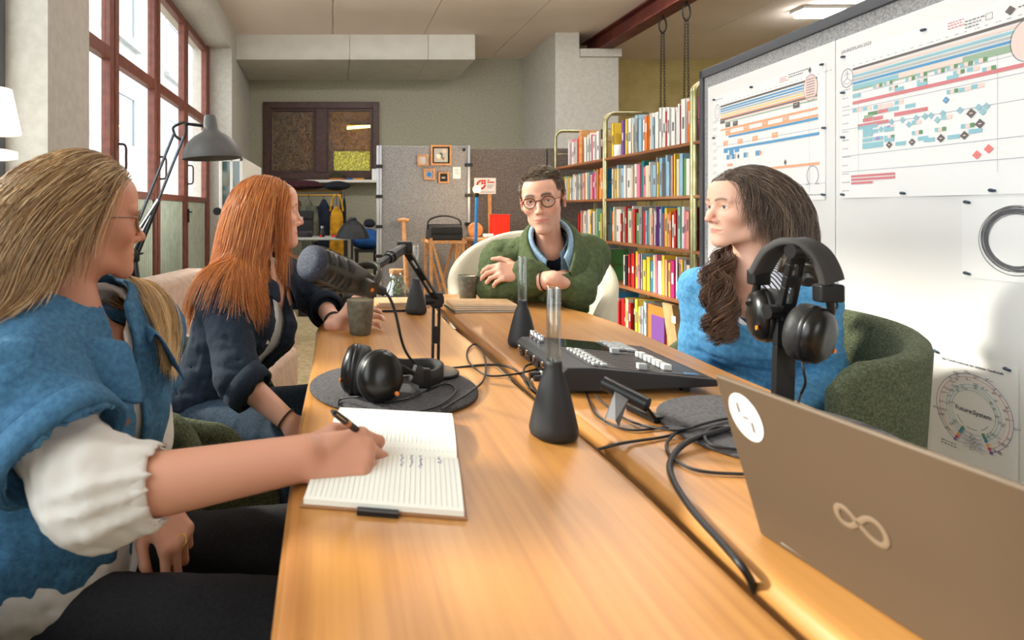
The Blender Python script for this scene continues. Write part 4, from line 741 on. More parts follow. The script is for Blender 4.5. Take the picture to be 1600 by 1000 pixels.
# system wheel poster and a blank sheet beside it
ua = buv(1459, 560)[0]; ub = buv(1596, 600)[0]; vt_ = buv(1463, 541)[1]; vb = vt_ - (ub - ua) * 1.4142
tw = sheet('wheel_poster', 'white poster with a circular diagram lettered Future:System beside the chair', ua, vb, ub, vt_, .01, [(ua + .012, vt_ - .012), (ub - .03, vt_ - .012)])
p = Print(); W = ub - ua; cu, cv = ua + W * .52, vt_ - W * .66; sc_ = W
p.text('e', 'Die Transformationen der nächsten Gesellschaft', ua + W * .5, vt_ - W * .12, W * .036, bold=.0003); p.scribble('ln', cu - .02, vt_ - W * .075, .03, 1, .004, rnd)
p.text('e', 'Future:System', cu, cv, W * .072, bold=.0004)
cols = ['dg', 'te', 'te', 'or', 'mg', 'pu']
for j, rr in enumerate((.25, .28, .315, .36, .40, .44)):
    r_ = W * rr; segs = sorted(rnd.sample(range(-40, 225, 12), 7)); c2 = ['g', 'lb', 'lb', 'p', 'r', 'pu'][j]
    p.ring(c2 if j < 5 else 'pu', cu, cv, r_, .0013, -62, 242, 60)
    for a in (-62, 242): p.quad(cols[j], [(cu + r_ * math.cos(R(a)) + .005 * math.cos(R(b)), cv + r_ * math.sin(R(a)) + .005 * math.sin(R(b))) for b in range(0, 360, 45)])
    for a in range(-50, 235, 15):
        if rnd.random() < .5: q = R(a + rnd.uniform(-4, 4)); p.line('tx', (cu + r_ * math.cos(q), cv + r_ * math.sin(q)), (cu + (r_ + W * .035) * math.cos(q), cv + (r_ + W * .035) * math.sin(q)), .0009); p.scribble('tx', cu + (r_ + .006) * math.cos(q) - .006, cv + (r_ + .006) * math.sin(q), .012, 2, .004, rnd)
for j in range(8):
    p.scribble('tx', cu - .008, cv - W * (.27 + .025 * j), .014, 1, .005, rnd)
    for s in (-1, 1): p.line('ln', (cu + s * W * .12, cv - W * (.24 + .03 * j)), (cu, cv - W * (.27 + .025 * ((j * 3) % 8))), .0006); p.line('ln', (cu + s * W * (.12 + .01 * j), cv - W * (.24 + .025 * j)), (cu - s * W * .1, cv - W * (.26 + .022 * ((j * 5) % 8))), .0006)
for a0, a1 in ((205, 235), (250, 285), (300, 330)): p.ring('tx', cu, cv, W * .2, .0016, a0, a1, 10)
p.scribble('tx', ua + W * .14, cv - W * .46, .06, 2, .008, rnd)
ob('print', p, IM, tw, recalc=False)
u2 = buv(1453, 560)[0]; sheet('blank_sheet', 'plain white sheet behind the green chair left of the wheel poster', u2 - .3, vb + .06, u2, vt_ + .01, 0, [(u2 - .012, vt_ - .002)])
# ------------------------------------------------------------------ table of two live-edge slabs
m_tab = wood('honey_wood', [(142, 88, 40), (180, 126, 66), (200, 148, 88)], .38, 7, .5, .12)
m_bark = m_tab
t = thing('conference_table', 'long honey coloured wooden table of two live-edge slabs with a gap', 'table', (.44, 1.2, 0))
def slab(name, stations, parent):
    rows = []; th = .055
    for Y, xl, xr in stations:
        e = .022
        rows.append([Vector(v) for v in ((xl + e, Y, TZ), (xl + e * .35, Y, TZ - .006), (xl, Y, TZ - .02), (xl + .008, Y, TZ - .042), (xl + .026, Y, TZ - th), ((xl + xr) / 2, Y, TZ - th), (xr - .026, Y, TZ - th), (xr - .008, Y, TZ - .042), (xr, Y, TZ - .02), (xr - e * .35, Y, TZ - .006), (xr - e, Y, TZ), ((xl * .75 + xr * .25), Y, TZ), ((xl + xr) / 2, Y, TZ), (xl * .25 + xr * .75, Y, TZ))])
    rows = [[r_[i] for i in (0, 1, 2, 3, 4, 5, 6, 7, 8, 9, 10, 13, 12, 11)] for r_ in rows]
    mb = MB().grid(rows, True); mb.add(rows[0], [tuple(range(14))]); mb.add(rows[-1], [tuple(range(14))])
    o = ob(name, mb, m_tab, parent); o.data.polygons.foreach_set('use_smooth', [False] * len(o.data.polygons))
    b = o.modifiers.new('bevel', 'BEVEL'); b.width = .004; b.segments = 2; b.angle_limit = R(30); o.data.polygons.foreach_set('use_smooth', [True] * len(o.data.polygons)); o.modifiers.new('wn', 'WEIGHTED_NORMAL')
gap = lambda Y: .408 + .022 * math.sin(Y * 1.7 + .6) * (1 if Y < 2 else 1) + .02 * max(0, Y - 1.3) + .005 * math.sin(Y * 9)
st = []; Y = -.25
def lerp(pts, y):
    for (a, va), (b, vb) in zip(pts, pts[1:]):
        if y <= b: return va + (vb - va) * (y - a) / (b - a)
    return pts[-1][1]
LE = [(-.3, -.06), (1.85, -.055), (2.0, -.035), (2.2, .02), (2.34, .09), (2.45, .18), (2.52, .27), (2.56, .36)]
RE = [(-.3, .93), (1.3, .925), (1.9, .945), (2.08, .93), (2.25, .885), (2.38, .82), (2.46, .76), (2.52, .68), (2.56, .58)]
ysx = [-.25 + .1 * i for i in range(24)] + [2.1, 2.15, 2.2, 2.25, 2.3, 2.34, 2.38, 2.42, 2.45, 2.48, 2.5, 2.52, 2.54, 2.555]
slab('tabletop_slab', [(y, lerp(LE, y) + .004 * math.sin(y * 5), max(gap(y) - .012, lerp(LE, y) + .05)) for y in ysx], t)
slab('tabletop_slab', [(y, gap(y) + .012 + .004 * math.sin(y * 7), max(lerp(RE, y) + .006 * math.sin(y * 4), gap(y) + .07)) for y in ysx], t)
m_blk = mat('black_steel', (34, 34, 36), .5, .5)
for Y in (.1, 2.05):
    for X in (.1, .78): ob('leg', MB().box((X - .03, Y - .03, .0), (X + .03, Y + .03, TZ - .07)), m_blk, t, bevel=.004)
    ob('cross_beam', MB().box((.02, Y - .03, TZ - .08), (.86, Y + .03, TZ - .055)), m_blk, t)
# ------------------------------------------------------------------ mugs, vases, folders, terrarium
m_mug = mat('grey_green_stoneware', (112, 108, 92), .7, var=50, col2=(88, 84, 70), bump=(120, .25)); m_mugi = mat('dark_glaze', (74, 72, 58), .35)
def mug(px, py, label):
    c = T(px, py); t = thing('stoneware_mug', label, 'mug', tuple(c))
    ob('mug_body', MB().lathe([(.028, .0), (.031, .002), (.0355, .04), (.0395, .08), (.0405, .102), (.0395, .104), (.0378, .102), (.036, .08), (.033, .04), (.027, .008), (0, .006)], c, 40), m_mug, t)
    ob('glaze_lining', MB().lathe([(.0374, .101), (.0355, .08), (.0325, .04), (.0265, .0085), (0, .0065)], c, 40), m_mugi, t, recalc=False)
    return c
MUG = mug(563, 522, 'grey-green stoneware mug held by the woman in the navy shirt')
mug(731, 470, 'grey-green stoneware mug beside the man in the green jacket')
m_vblk = mat('matt_black_ceramic', (36, 36, 38), .55); m_vglass = clear_glass('vase_glass', .06, (244, 248, 248), facing=.35)
def vase(px, py, label):
    c = T(px, py); t = thing('tube_vase', label, 'vase', tuple(c), 'black cone vases with glass tubes')
    ob('cone_base', MB().lathe([(.0, .0), (.03, .0), (.0365, .004), (.0385, .012), (.037, .022), (.031, .05), (.0235, .08), (.0175, .1), (.0135, .108), (.0128, .118), (.0128, .124), (.0105, .124), (.0105, .1)], c, 48), m_vblk, t)
    ob('glass_tube', MB().lathe([(.0098, .102), (.0102, .106), (.0112, .126), (.0112, .243), (.0104, .2445), (.0093, .243), (.0093, .13), (.0085, .108), (0, .106)], c, 32), m_vglass, t)
vase(865, 682, 'black cone vase with a glass tube, nearest to the camera')
vase(816, 541, 'black cone vase with a glass tube in front of the man')
vase(650, 490, 'black cone vase with a glass tube behind the microphone stand')
m_kraft = mat('kraft_card', (202, 168, 128), .85, var=25, col2=(190, 154, 112), bump=(200, .1))
def booklet(c, w, d, z, rot, label, m, grp, th=.006):
    Mx = Matrix.Translation((c[0], c[1], z)) @ Matrix.Rotation(rot, 4, 'Z')
    t = thing('booklet', label, 'booklet', (c[0], c[1], z), grp)
    ob('cover', MB().box((-w / 2, -d / 2, 0), (w / 2, d / 2, .0012)).box((-w / 2, -d / 2, th - .0012), (w / 2, d / 2, th)).box((-w / 2 - .001, -d / 2, 0), (-w / 2 + .001, d / 2, th)).xf(Mx), m, t)
    ob('pages', MB().box((-w / 2 + .001, -d / 2 + .001, .0012), (w / 2 - .002, d / 2 - .002, th - .0012)).xf(Mx), m_page, t)
c = T(750, 483)
for k in range(4): booklet((c.x + .003 * (k % 2), c.y + .002 * k), .235, .15, TZ + .0005 + k * .0068, R(4 - 2 * k), 'kraft brown booklet in the pile beside the man, %s' % ['lowest one with a dark cover edge', 'second from the bottom', 'third from the bottom', 'topmost'][k], m_kraft if k else mat('dark_cover', (52, 58, 56), .6), 'booklet pile beside the man')
c = T(642, 488); c.x += 0; c.y += .16
for k in range(3): booklet((c.x - .02 + .004 * k, c.y), .2, .14, TZ + .0005 + k * .0068, R(3 * k - 3), 'kraft brown booklet in the far pile behind the vase, %s' % ['lowest', 'middle one', 'topmost'][k], m_kraft, 'booklet pile behind the far vase')
c = T(630, 489); t = thing('slim_pen', 'dark slim pen lying left of the far vase', 'pen', tuple(c)); ob('barrel', MB().cyl((c.x - .07, c.y + .012, TZ + .0052), (c.x + .02, c.y + .02, TZ + .0052), .0045, n=10), m_black, t); ob('tip', MB().cyl((c.x - .07, c.y + .012, TZ + .0052), (c.x - .085, c.y + .0105, TZ + .0052), .0045, .001, n=10), m_black, t)
# terrarium bottle with cork and moss
c = T(619, 466); c.y -= .02; t = thing('terrarium_bottle', 'small glass bottle garden with cork lid and green plants', 'terrarium', tuple(c))
ob('glass_bottle', MB().lathe([(0, .001), (.062, .001), (.066, .006), (.062, .02), (.045, .05), (.033, .072), (.031, .085), (.031, .11), (.029, .11), (.029, .086), (.03, .072), (.043, .05), (.06, .02), (.062, .008), (0, .004)], c, 32), m_vglass, t)
ob('cork_lid', MB().lathe([(.028, .1), (.031, .108), (.031, .122), (.03, .124)], c, 24), mat('cork', (196, 156, 112), .9, var=80, col2=(160, 118, 78)), t)
ob('soil', MB().lathe([(0, .0045), (.058, .0045), (.056, .02), (0, .024)], c, 24), mat('soil', (60, 48, 36), .95), t)
rnd = random.Random(8); m_leaf = [mat('leaf_%d' % i, c_, .6) for i, c_ in enumerate(((120, 168, 70), (156, 194, 96), (84, 138, 58)))]
for i in range(70):
    h = rnd.uniform(.02, .088); rr = (.05 if h < .05 else .026) * math.sqrt(rnd.random()); a = rnd.uniform(0, 6.3); q = c + Vector((rr * math.cos(a), rr * math.sin(a), h)); a2 = rnd.uniform(0, 6.3); l = rnd.uniform(.008, .014); d = Vector((math.cos(a2), math.sin(a2), rnd.uniform(.1, .9))).normalized() * l; s = d.cross(Vector((0, 0, 1))).normalized() * l * .4
    ob('leaf', MB().add([q, q + d * .5 + s, q + d, q + d * .5 - s, q + d * .5 + Vector((0, 0, .002))], [(0, 1, 4), (1, 2, 4), (2, 3, 4), (3, 0, 4)]), m_leaf[i % 3], t)
# ------------------------------------------------------------------ notebook and pen
m_pg = mat('lined_page', (234, 233, 222), .85); nb = T(590, 716); nbc = Vector((.085, .868, TZ)); rot = R(-9)
Mn = Matrix.Translation(nbc) @ Matrix.Rotation(rot, 4, 'Z')
NB = thing('open_notebook', 'open lined notebook with handwriting under the writing hand', 'notebook', tuple(nbc))
W2, D2 = .098, .158
ob('cover', MB().box((-W2 - .004, -D2 - .004, .0), (W2 + .004, D2 + .003, .003)).xf(Mn), mat('tan_cover', (150, 106, 70), .6), NB, bevel=.001)
def pagez(y): a = abs(y) / D2; return .012 + .006 * math.sin(min(1, a * 1.15) * math.pi) - .008 * max(0, .12 - a) / .12 - .006 * max(0, a - .8) * 2 + (.008 * max(0, y) / D2)
for s in (-1, 1):
    rows = [[Vector((x, s * D2 * k / 16, pagez(s * D2 * k / 16))) for x in (-W2, -W2 / 2, 0, W2 / 2, W2)] for k in range(17)]
    low = [[Vector((p_.x, p_.y, .003)) for p_ in r_] for r_ in rows]
    mb = MB().grid(rows); mb.grid([[r_[0] for r_ in rows], [r_[0] for r_ in low]]).grid([[r_[-1] for r_ in rows], [r_[-1] for r_ in low]]).grid([rows[-1], low[-1]]); ob('page_block', mb.xf(Mn), m_pg, NB)
mb = MB()
for k in range(1, 30):                                     # the rules run across the width of each page
    x = -W2 + W2 * 2 * k / 30
    for s in (-1, 1):
        rows = [[Vector((x - .0003, s * D2 * (.06 + .9 * j / 10), pagez(s * D2 * (.06 + .9 * j / 10)) + .0004)), Vector((x + .0003, s * D2 * (.06 + .9 * j / 10), pagez(s * D2 * (.06 + .9 * j / 10)) + .0004))] for j in range(11)]; mb.grid(rows)
ob('ruled_lines', mb.xf(Mn), mat('rule_grey', (178, 180, 176), .9), NB)
mb = MB(); rnd = random.Random(4)
for k in range(5):
    x0 = .02 + k * .013
    if k == 3: continue
    y = -.02; pts = []
    L_ = .05 if k < 3 else .03
    while y > -.02 - L_: pts.append(Vector((x0 + rnd.uniform(-.003, .003), y, pagez(y) + .0008))); y -= .0022
    mb.tube(pts, .0003, 3)
ob('handwriting', mb.xf(Mn), mat('blue_ink', (96, 110, 170), .8), NB)
ob('ribbon_marker', MB().box((-.03, -D2 - .012, .0005), (.02, -D2 - .002, .006)).xf(Mn), m_black, NB)
# ------------------------------------------------------------------ felt mats, microphone stands, headphones
m_mat = mat('charcoal_felt', (84, 82, 84), .95, var=140, col2=(62, 60, 62), bump=(260, .5), detail=6)
def felt_mat(c, label):
    return ob('felt_mat', MB().lathe([(0, 0), (.168, 0), (.172, .002), (.172, .006), (.168, .008), (0, .008)], (c[0], c[1], TZ + .0005), 64), m_mat, label=label, cat='mat', group='round felt mats')
M1 = Vector((.124, 1.205, TZ)); M2 = Vector((.735, .97, TZ))
felt_mat(M1, 'round charcoal felt mat under the headphones near the notebook'); felt_mat(M2, 'round charcoal felt mat partly behind the laptop')
m_mb = mat('satin_black', (30, 30, 32), .38, .3); m_mic = mat('mic_black', (62, 58, 50), .4, .3); m_foam = mat('blue_grey_mesh', (62, 66, 82), .7, .2, var=300, col2=(36, 38, 50), bump=(400, .6)); m_org = mat('orange_dot', (226, 130, 40), .4)
def slotted_bar(a, b, wx, wy, side, slots):
    """a flat bar with through slots, built from rails and bridges"""
    a, b = Vector(a), Vector(b); d = (b - a); L_ = d.length; d.normalize(); s = Vector(side); s = (s - d * s.dot(d)).normalized(); mb = MB(); n = d.cross(s)
    def seg(u0, u1, s0, s1):
        vs = [a + d * u + s * q + n * r_ for u in (u0, u1) for q in (s0, s1) for r_ in (-wy / 2, wy / 2)]
        mb.add(vs, [(0, 1, 3, 2), (4, 6, 7, 5), (0, 4, 5, 1), (2, 3, 7, 6), (0, 2, 6, 4), (1, 5, 7, 3)])
    u = 0
    for s0, s1 in slots:
        seg(u, s0 * L_, -wx / 2, wx / 2); seg(s0 * L_, s1 * L_, -wx / 2, -wx * .2); seg(s0 * L_, s1 * L_, wx * .2, wx / 2); u = s1 * L_
    seg(u, L_, -wx / 2, wx / 2); return mb
def mic_stand(base, top, elbow, yoke, head, tail, label, side, wide, label_mic, cross=None):
    t = thing('microphone_stand', label, 'microphone stand', (base[0], base[1], TZ + .0085), 'table microphone stands'); base, top, elbow, yoke = map(Vector, (base, top, elbow, yoke))
    ob('base_plate', MB().lathe([(0, 0), (.05, 0), (.052, .002), (.052, .006), (.048, .008), (0, .008)], (base.x, base.y, TZ + .009), 32), m_mb, t)
    ob('upright', slotted_bar((base.x, base.y, TZ + .017), top, wide, .012, side, [(.1, .38), (.62, .88)] if wide < .03 else [(.66, .9)]), m_mb, t, bevel=.0015)
    ob('knob', MB().cyl(top - Vector(side) * (wide * .5 + .016), top - Vector(side) * wide * .4, .013, n=16), m_mb, t, bevel=.002); ob('pivot_nut', MB().cyl(top + Vector(side) * wide * .4, top + Vector(side) * (wide * .5 + .006), .01, n=16), m_mb, t, bevel=.002)
    ob('knob_block', MB().bar(top + Vector((0, 0, -.016)), top + Vector((0, 0, .016)), .026, .02), m_mb, t, bevel=.003)
    ob('lower_arm', slotted_bar(top, elbow, wide * .8, .011, side, [(.12, .42), (.6, .8)]), m_mb, t, bevel=.0015)
    ob('elbow_joint', MB().cyl(elbow - Vector(side) * .014, elbow + Vector(side) * .014, .013, n=20), m_mb, t, bevel=.002)
    mid = elbow.lerp(yoke, .62)
    ob('upper_arm', MB().tube([elbow, mid], .0105, 14).cyl(mid - (mid - elbow).normalized() * .02, mid - (mid - elbow).normalized() * .012, .0125, n=14), m_mb, t); ob('swivel', MB().tube([mid, yoke], [.008, .008], 10), m_mb, t)
    # microphone, a thing of its own held by the stand
    head, tail = Vector(head), Vector(tail); d = (head - tail).normalized(); L_ = (head - tail).length
    q = d.to_track_quat('Z', 'Y'); Mx = Matrix.Translation(tail) @ q.to_matrix().to_4x4(); r_ = .031
    m = thing('microphone', label_mic, 'microphone', tuple(tail.lerp(head, .5)), 'broadcast microphones')
    ob('mic_body', MB().lathe([(0, 0), (.018, 0), (.022, .004), (.0245, .03), (.027, .05), (r_, .07), (r_, L_ - .02), (r_ * .96, L_ - .012), (0, L_ - .012)], (0, 0, 0), 36, Mx), m_mic, m)
    for ring in range(3):
        for k in range(6):
            a = 2 * math.pi * (k + .5) / 6; z0 = .078 + ring * .0235; rows = []
            for i in range(5):
                aa = a + (i - 2) / 2 * .36
                rows.append([Mx @ Vector(((r_ + h) * math.cos(aa), (r_ + h) * math.sin(aa), z)) for z, h in ((z0, -.001), (z0 + .001, .0012), (z0 + .016, .0012), (z0 + .017, -.001))])
            ob('grille_slot', MB().grid(rows), mat('grille_black', (14, 14, 16), .5), m, recalc=True)
    ob('grille_cap', MB().lathe([(r_ * .97, L_ - .014), (r_ * .985, L_ - .006), (r_ * .9, L_ + .002), (r_ * .6, L_ + .005), (0, L_ + .006)], (0, 0, 0), 36, Mx), m_foam, m)
    zc = .04; sd = q @ Vector((1, 0, 0))
    if cross: sd = Vector(cross)
    sd = (sd - d * sd.dot(d)).normalized(); pc = tail + d * zc
    ob('side_knob', MB().cyl(pc + sd * .024, pc + sd * .044, .0145, n=24), m_mic, m, bevel=.002); ob('logo_dot', MB().cyl(pc + sd * .044, pc + sd * .0448, .0035, n=12), m_org, m); ob('side_knob', MB().cyl(pc - sd * .024, pc - sd * .044, .0145, n=24), m_mic, m, bevel=.002)
    up = d.cross(sd).normalized(); up = up if up.z > 0 else -up
    dirn = (yoke - pc).normalized(); arc = [pc + sd * .036 * math.cos(a) + dirn * ((yoke - pc).length) * math.sin(a) for a in [math.pi * i / 14 for i in range(15)]]
    ob('yoke', MB().ribbon(arc, tuple(sd.cross(dirn)), .016, .005), m_mic, m)
    ob('cable_plug', MB().cyl(tail, tail - d * .035, .0095, .0085, n=16), m_black, m)
    return t, m, tail - d * .035
b1 = T(680, 590); tp1 = P(682, 468, b1.y); 
ST1, MIC1, plug1 = mic_stand(b1, tp1, P(632, 387, 1.16), P(588, 416, 1.06), P(483, 409, .96), P(580, 448, 1.06), 'slim black desk stand with folded arm beside the headphones on the mat', (1, 0, 0), .018, 'black broadcast microphone pointing at the woman in the navy shirt', cross=(.25, -1, -.1))
b2 = Vector((.787, 1.02, TZ)); tp2 = P(1227, 487, 1.02)
ST2, MIC2, plug2 = mic_stand(b2, tp2, P(1247, 392, .985), P(1262, 405, 1.09), P(1252, 398, 1.26), P(1262, 432, 1.13), 'wide black desk stand carrying the hanging headphones behind the laptop', (1, 0, 0), .034, 'black broadcast microphone behind the hanging headphones', cross=(1, .2, 0))
m_cush = mat('black_leatherette', (34, 33, 34), .55, bump=(120, .2)); m_gl = mat('gloss_black', (18, 17, 17), .28); m_band = mat('dark_grey_pad', (52, 50, 50), .75)
def ear_cup(parent, c, nrm, up, r=.043):
    """oval cup: glossy outer shell on the nrm side, cushion on the other"""
    c, n = Vector(c), Vector(nrm).normalized(); u = Vector(up); u = (u - n * u.dot(n)).normalized(); s = u.cross(n); Mx = Matrix((( s.x * 1, u.x * 1.14, n.x, c.x), (s.y, u.y * 1.14, n.y, c.y), (s.z, u.z * 1.14, n.z, c.z), (0, 0, 0, 1)))
    ob('outer_shell', MB().lathe([(r * .93, 0), (r, .004), (r * .97, .013), (r * .78, .022), (r * .4, .0265), (0, .027)], (0, 0, 0), 40, Mx), m_gl, parent)
    ob('rim_ring', MB().lathe([(r * .98, -.004), (r * 1.02, -.002), (r * 1.02, .004), (r * .96, .006)], (0, 0, 0), 40, Mx), m_mb, parent)
    ob('ear_cushion', MB().lathe([(r * .96, -.002), (r * 1.02, -.01), (r * .98, -.02), (r * .82, -.026), (r * .6, -.022), (r * .55, -.008), (0, -.006)], (0, 0, 0), 40, Mx), m_cush, parent)
    q = Mx @ Vector((r * .72, -r * .48, .0212)); ob('logo_dot', MB().cyl(q, q + n * .0025, .0042, n=12), m_org, parent)
# headphones lying on the first mat
H1 = thing('headphones', 'black headphones lying on the felt mat in front of the microphone stand', 'headphones', tuple(M1 + Vector((.0, -.05, .0085))))
zc = TZ + .058
cA = P(594, 598, 1.105); cA.z = TZ + .0545; cB = P(556, 589, 1.15); cB.z = TZ + .056
ear_cup(H1, cA, (.28, -.92, .22), (.25, .2, .9)); ear_cup(H1, cB, (-.93, .2, .15), (.05, .15, 1))
bandp = spline([cA + Vector((.03, .015, .02)), T(668, 592, TZ + .03), T(690, 580, TZ + .03), T(672, 572, TZ + .03), T(620, 572, TZ + .032), cB + Vector((.015, .03, .02))], 8)
ob('headband', MB().ribbon(bandp[4:-5], (0, 0, 1), .034, .009), m_band, H1)
ob('yoke', MB().tube(bandp[:6], .005, 8), m_mb, H1); ob('yoke', MB().tube(bandp[-7:], .005, 8), m_mb, H1); c = bandp[7]; ob('adjuster', MB().box(c + Vector((-.012, -.008, -.02)), c + Vector((.012, .008, .02))), m_mb, H1, bevel=.003)
# headphones hanging over the second stand
H2 = thing('headphones', 'black headphones hanging from the desk stand behind the laptop', 'headphones', tuple(P(1240, 560, 1.0)))
top = P(1243, 386, .985); cA = P(1268, 522, .975); cB = P(1196, 492, 1.06)
ear_cup(H2, cA, (.42, -.88, -.12), (.1, -.08, 1), .0425); ear_cup(H2, cB, (-.92, .35, .0), (.12, .1, 1), .0425)
bandp = spline([cA + Vector((.026, .016, .06)), P(1300, 445, .965), P(1281, 398, .97), P(1243, 377, .995), P(1208, 392, 1.03), P(1185, 430, 1.06), cB + Vector((-.014, .01, .055))], 8)
wd = (cA - cB).cross(Vector((0, 0, 1))).normalized()
ob('headband', MB().ribbon(bandp[9:-9], wd, .04, .013), m_band, H2); ob('slider', MB().ribbon(bandp[2:11], wd, .022, .005), m_chrome, H2); ob('slider', MB().ribbon(bandp[-11:-3], wd, .022, .005), m_mb, H2)
c = P(1297, 458, .965); ob('adjuster', MB().box(c + Vector((-.022, -.01, -.015)), c + Vector((.018, .012, .015))), m_mb, H2, bevel=.004); c = P(1186, 433, 1.06); ob('adjuster', MB().box(c + Vector((-.016, -.01, -.014)), c + Vector((.016, .012, .014))), m_mb, H2, bevel=.004)
ob('yoke', MB().tube(spline([P(1297, 468, .965), P(1298, 490, .97), cA + Vector((.032, .02, .03)), cA + Vector((.04, .03, 0))], 4), .006, 8), m_mb, H2); ob('yoke', MB().tube(spline([P(1184, 440, 1.06), P(1178, 465, 1.07), cB + Vector((-.03, .0, .02))], 4), .006, 8), m_mb, H2)
c = P(1289, 492, .965); ob('red_mark', MB().cyl(c, c + Vector((.002, -.004, .002)), .005, n=10), mat('red_plastic'), H2)
ob('headphone_lead', MB().tube(spline([P(1306, 468, .965), P(1308, 480, .965), P(1296, 492, .965)], 5), .0016, 6), m_black, H2)
# ------------------------------------------------------------------ mixer console
GX0, GX1, GY0, GY1 = .458, .772, 1.165, 1.455
m_con = mat('console_black', (40, 40, 42), .5); m_deck = mat('console_deck', (46, 40, 38), .35); m_key = mat('grey_key', (176, 178, 178), .5)
MX = thing('mixing_console', 'black podcast mixing console with faders and grey keys', 'mixing console', ((GX0 + GX1) / 2, (GY0 + GY1) / 2, TZ))
zl, zr_ = TZ + .054, TZ + .03; dz = lambda x: zl - .004 + (zr_ - zl) * max(0, (x - GX0 - .06)) / (GX1 - GX0 - .06)
body = [(GX0, zl - .012), (GX0 + .012, zl), (GX0 + .06, zl), (GX1, zr_), (GX1, TZ + .016), (GX0 + .1, TZ + .006), (GX0 + .01, TZ + .006)]
ob('console_body', MB().prism([(x, GY0, z) for x, z in body], (0, GY1 - GY0, 0)), m_con, MX, bevel=.003)
for X in (GX0 + .04, GX1 - .05):
    for Y in (GY0 + .03, GY1 - .03): ob('rubber_foot', MB().cyl((X, Y, TZ + .0005), (X, Y, TZ + .02), .01, n=10), m_black, MX)
def dp(x, y, h=0): return Vector((x, y, dz(x) + .004 + h))
def deck_box(x0, y0, x1, y1, h0, h1): 
    vs = [dp(x, y, h) for x in (x0, x1) for y in (y0, y1) for h in (h0, h1)]; return MB().add(vs, [(0, 1, 3, 2), (4, 6, 7, 5), (0, 4, 5, 1), (2, 3, 7, 6), (0, 2, 6, 4), (1, 5, 7, 3)])
ob('deck_plate', deck_box(GX0 + .062, GY0 + .012, GX1 - .014, GY1 - .01, -.001, .001), m_deck, MX)
ob('screen', deck_box(GX0 + .07, GY1 - .11, GX0 + .19, GY1 - .016, .001, .0024), mat('dark_screen', (16, 18, 18), .04, spec=.8), MX)
for i in range(3): c = dp(GX0 + .035, GY1 - .02 - i * .026); c.z = zl; ob('knob', MB().lathe([(.008, 0), (.0085, .002), (.0072, .018), (.006, .0195), (0, .0195)], c, 20), m_chrome, MX)
for i in range(8):
    for j in range(2): ob('small_key', deck_box(GX0 + .072 + j * .018, GY0 + .02 + i * .018, GX0 + .084 + j * .018, GY0 + .031 + i * .018, .001, .006), m_key, MX, bevel=.001)
for i in range(9): ob('fader_track', deck_box(GX0 + .12, GY0 + .026 + i * .017, GX0 + .235, GY0 + .0275 + i * .017, .0005, .0016), m_black, MX)
for i in range(9):
    x = GX0 + (.225 if i else .165) - (.05 if i == 8 else 0); ob('fader_cap', deck_box(x, GY0 + .021 + i * .017, x + .018, GY0 + .033 + i * .017, .001, .013), m_key if i % 2 == 0 else m_white, MX, bevel=.0015)
for i in range(4):
    for j in range(2): ob('pad_key', deck_box(GX0 + .2 + j * .03, GY1 - .028 - i * .022, GX0 + .226 + j * .03, GY1 - .011 - i * .022, .001, .007), m_key, MX, bevel=.002)
ob('blue_display', deck_box(GX0 + .262, GY0 + .02, GX0 + .288, GY0 + .03, .001, .002), mat('blue_lcd', (96, 140, 180), .2), MX)
for i in range(10): y = GY0 + .03 + i * .026; ob('jack_socket', MB().cyl((GX0 + .002, y, TZ + .026 + (i % 2) * .006), (GX0 - .0025, y, TZ + .026 + (i % 2) * .006), .0075, n=14), m_chrome if i % 2 else m_mb, MX)
for i in range(4): y = GY0 + .018 + i * .013; 
# small folding tablet stand in front of the console
TS = thing('tablet_stand', 'small folding stand with black roller bar and grey plate leg', 'stand', tuple(T(985, 655)))
a, b = P(943, 598, 1.06), P(1012, 633, 1.0)
ob('roller_bar', MB().cyl(a, b, .0125, n=24), m_mb, TS, bevel=.002)
f0, f1 = T(942, 663), T(967, 668)
ob('plate_leg', MB().prism([P(961, 612, 1.03), P(983, 622, 1.015), f1 + Vector((0, 0, .001)), f1 + Vector((-.006, 0, .012)), f0 + Vector((.006, 0, .012)), f0 + Vector((0, 0, .001))], (.001, .003, 0)), mat('grey_plate', (112, 112, 114), .4, .4), TS)
ob('rear_leg', MB().bar(b + Vector((-.006, .004, 0)), T(1024, 661) + Vector((0, 0, .004)), .012, .006), m_mb, TS, bevel=.001); ob('rear_foot', MB().bar(T(985, 640) + Vector((0, 0, .006)), T(1030, 662) + Vector((0, 0, .006)), .02, .011), m_mb, TS, bevel=.002)
# ------------------------------------------------------------------ laptop
A_ = Vector((.487, .664, TZ)); hd = Vector((.035, -.30, 0)).normalized(); nx = Vector((-hd.y, hd.x, 0)); nx = nx if nx.x > 0 else -nx
LW, LH, LD = .312, .192, .215; tilt = R(17.2); ld = Vector((0, 0, 1)) * math.cos(tilt) - nx * math.sin(tilt); ln = (hd.cross(ld)).normalized(); ln = ln if ln.x < 0 else -ln
m_lap = mat('bronze_grey_aluminium', (94, 79, 63), .5, .2); t = thing('laptop', 'open bronze grey laptop seen from behind its lid', 'laptop', tuple(A_ + hd * LW / 2))
def obx(o, u, v, n, d): # oriented box
    vs = [o + u * i + v * j + n * k for i in (0, d[0]) for j in (0, d[1]) for k in (0, d[2])]; return MB().add(vs, [(0, 1, 3, 2), (4, 6, 7, 5), (0, 4, 5, 1), (2, 3, 7, 6), (0, 2, 6, 4), (1, 5, 7, 3)])
o0 = A_ + Vector((0, 0, .0004))
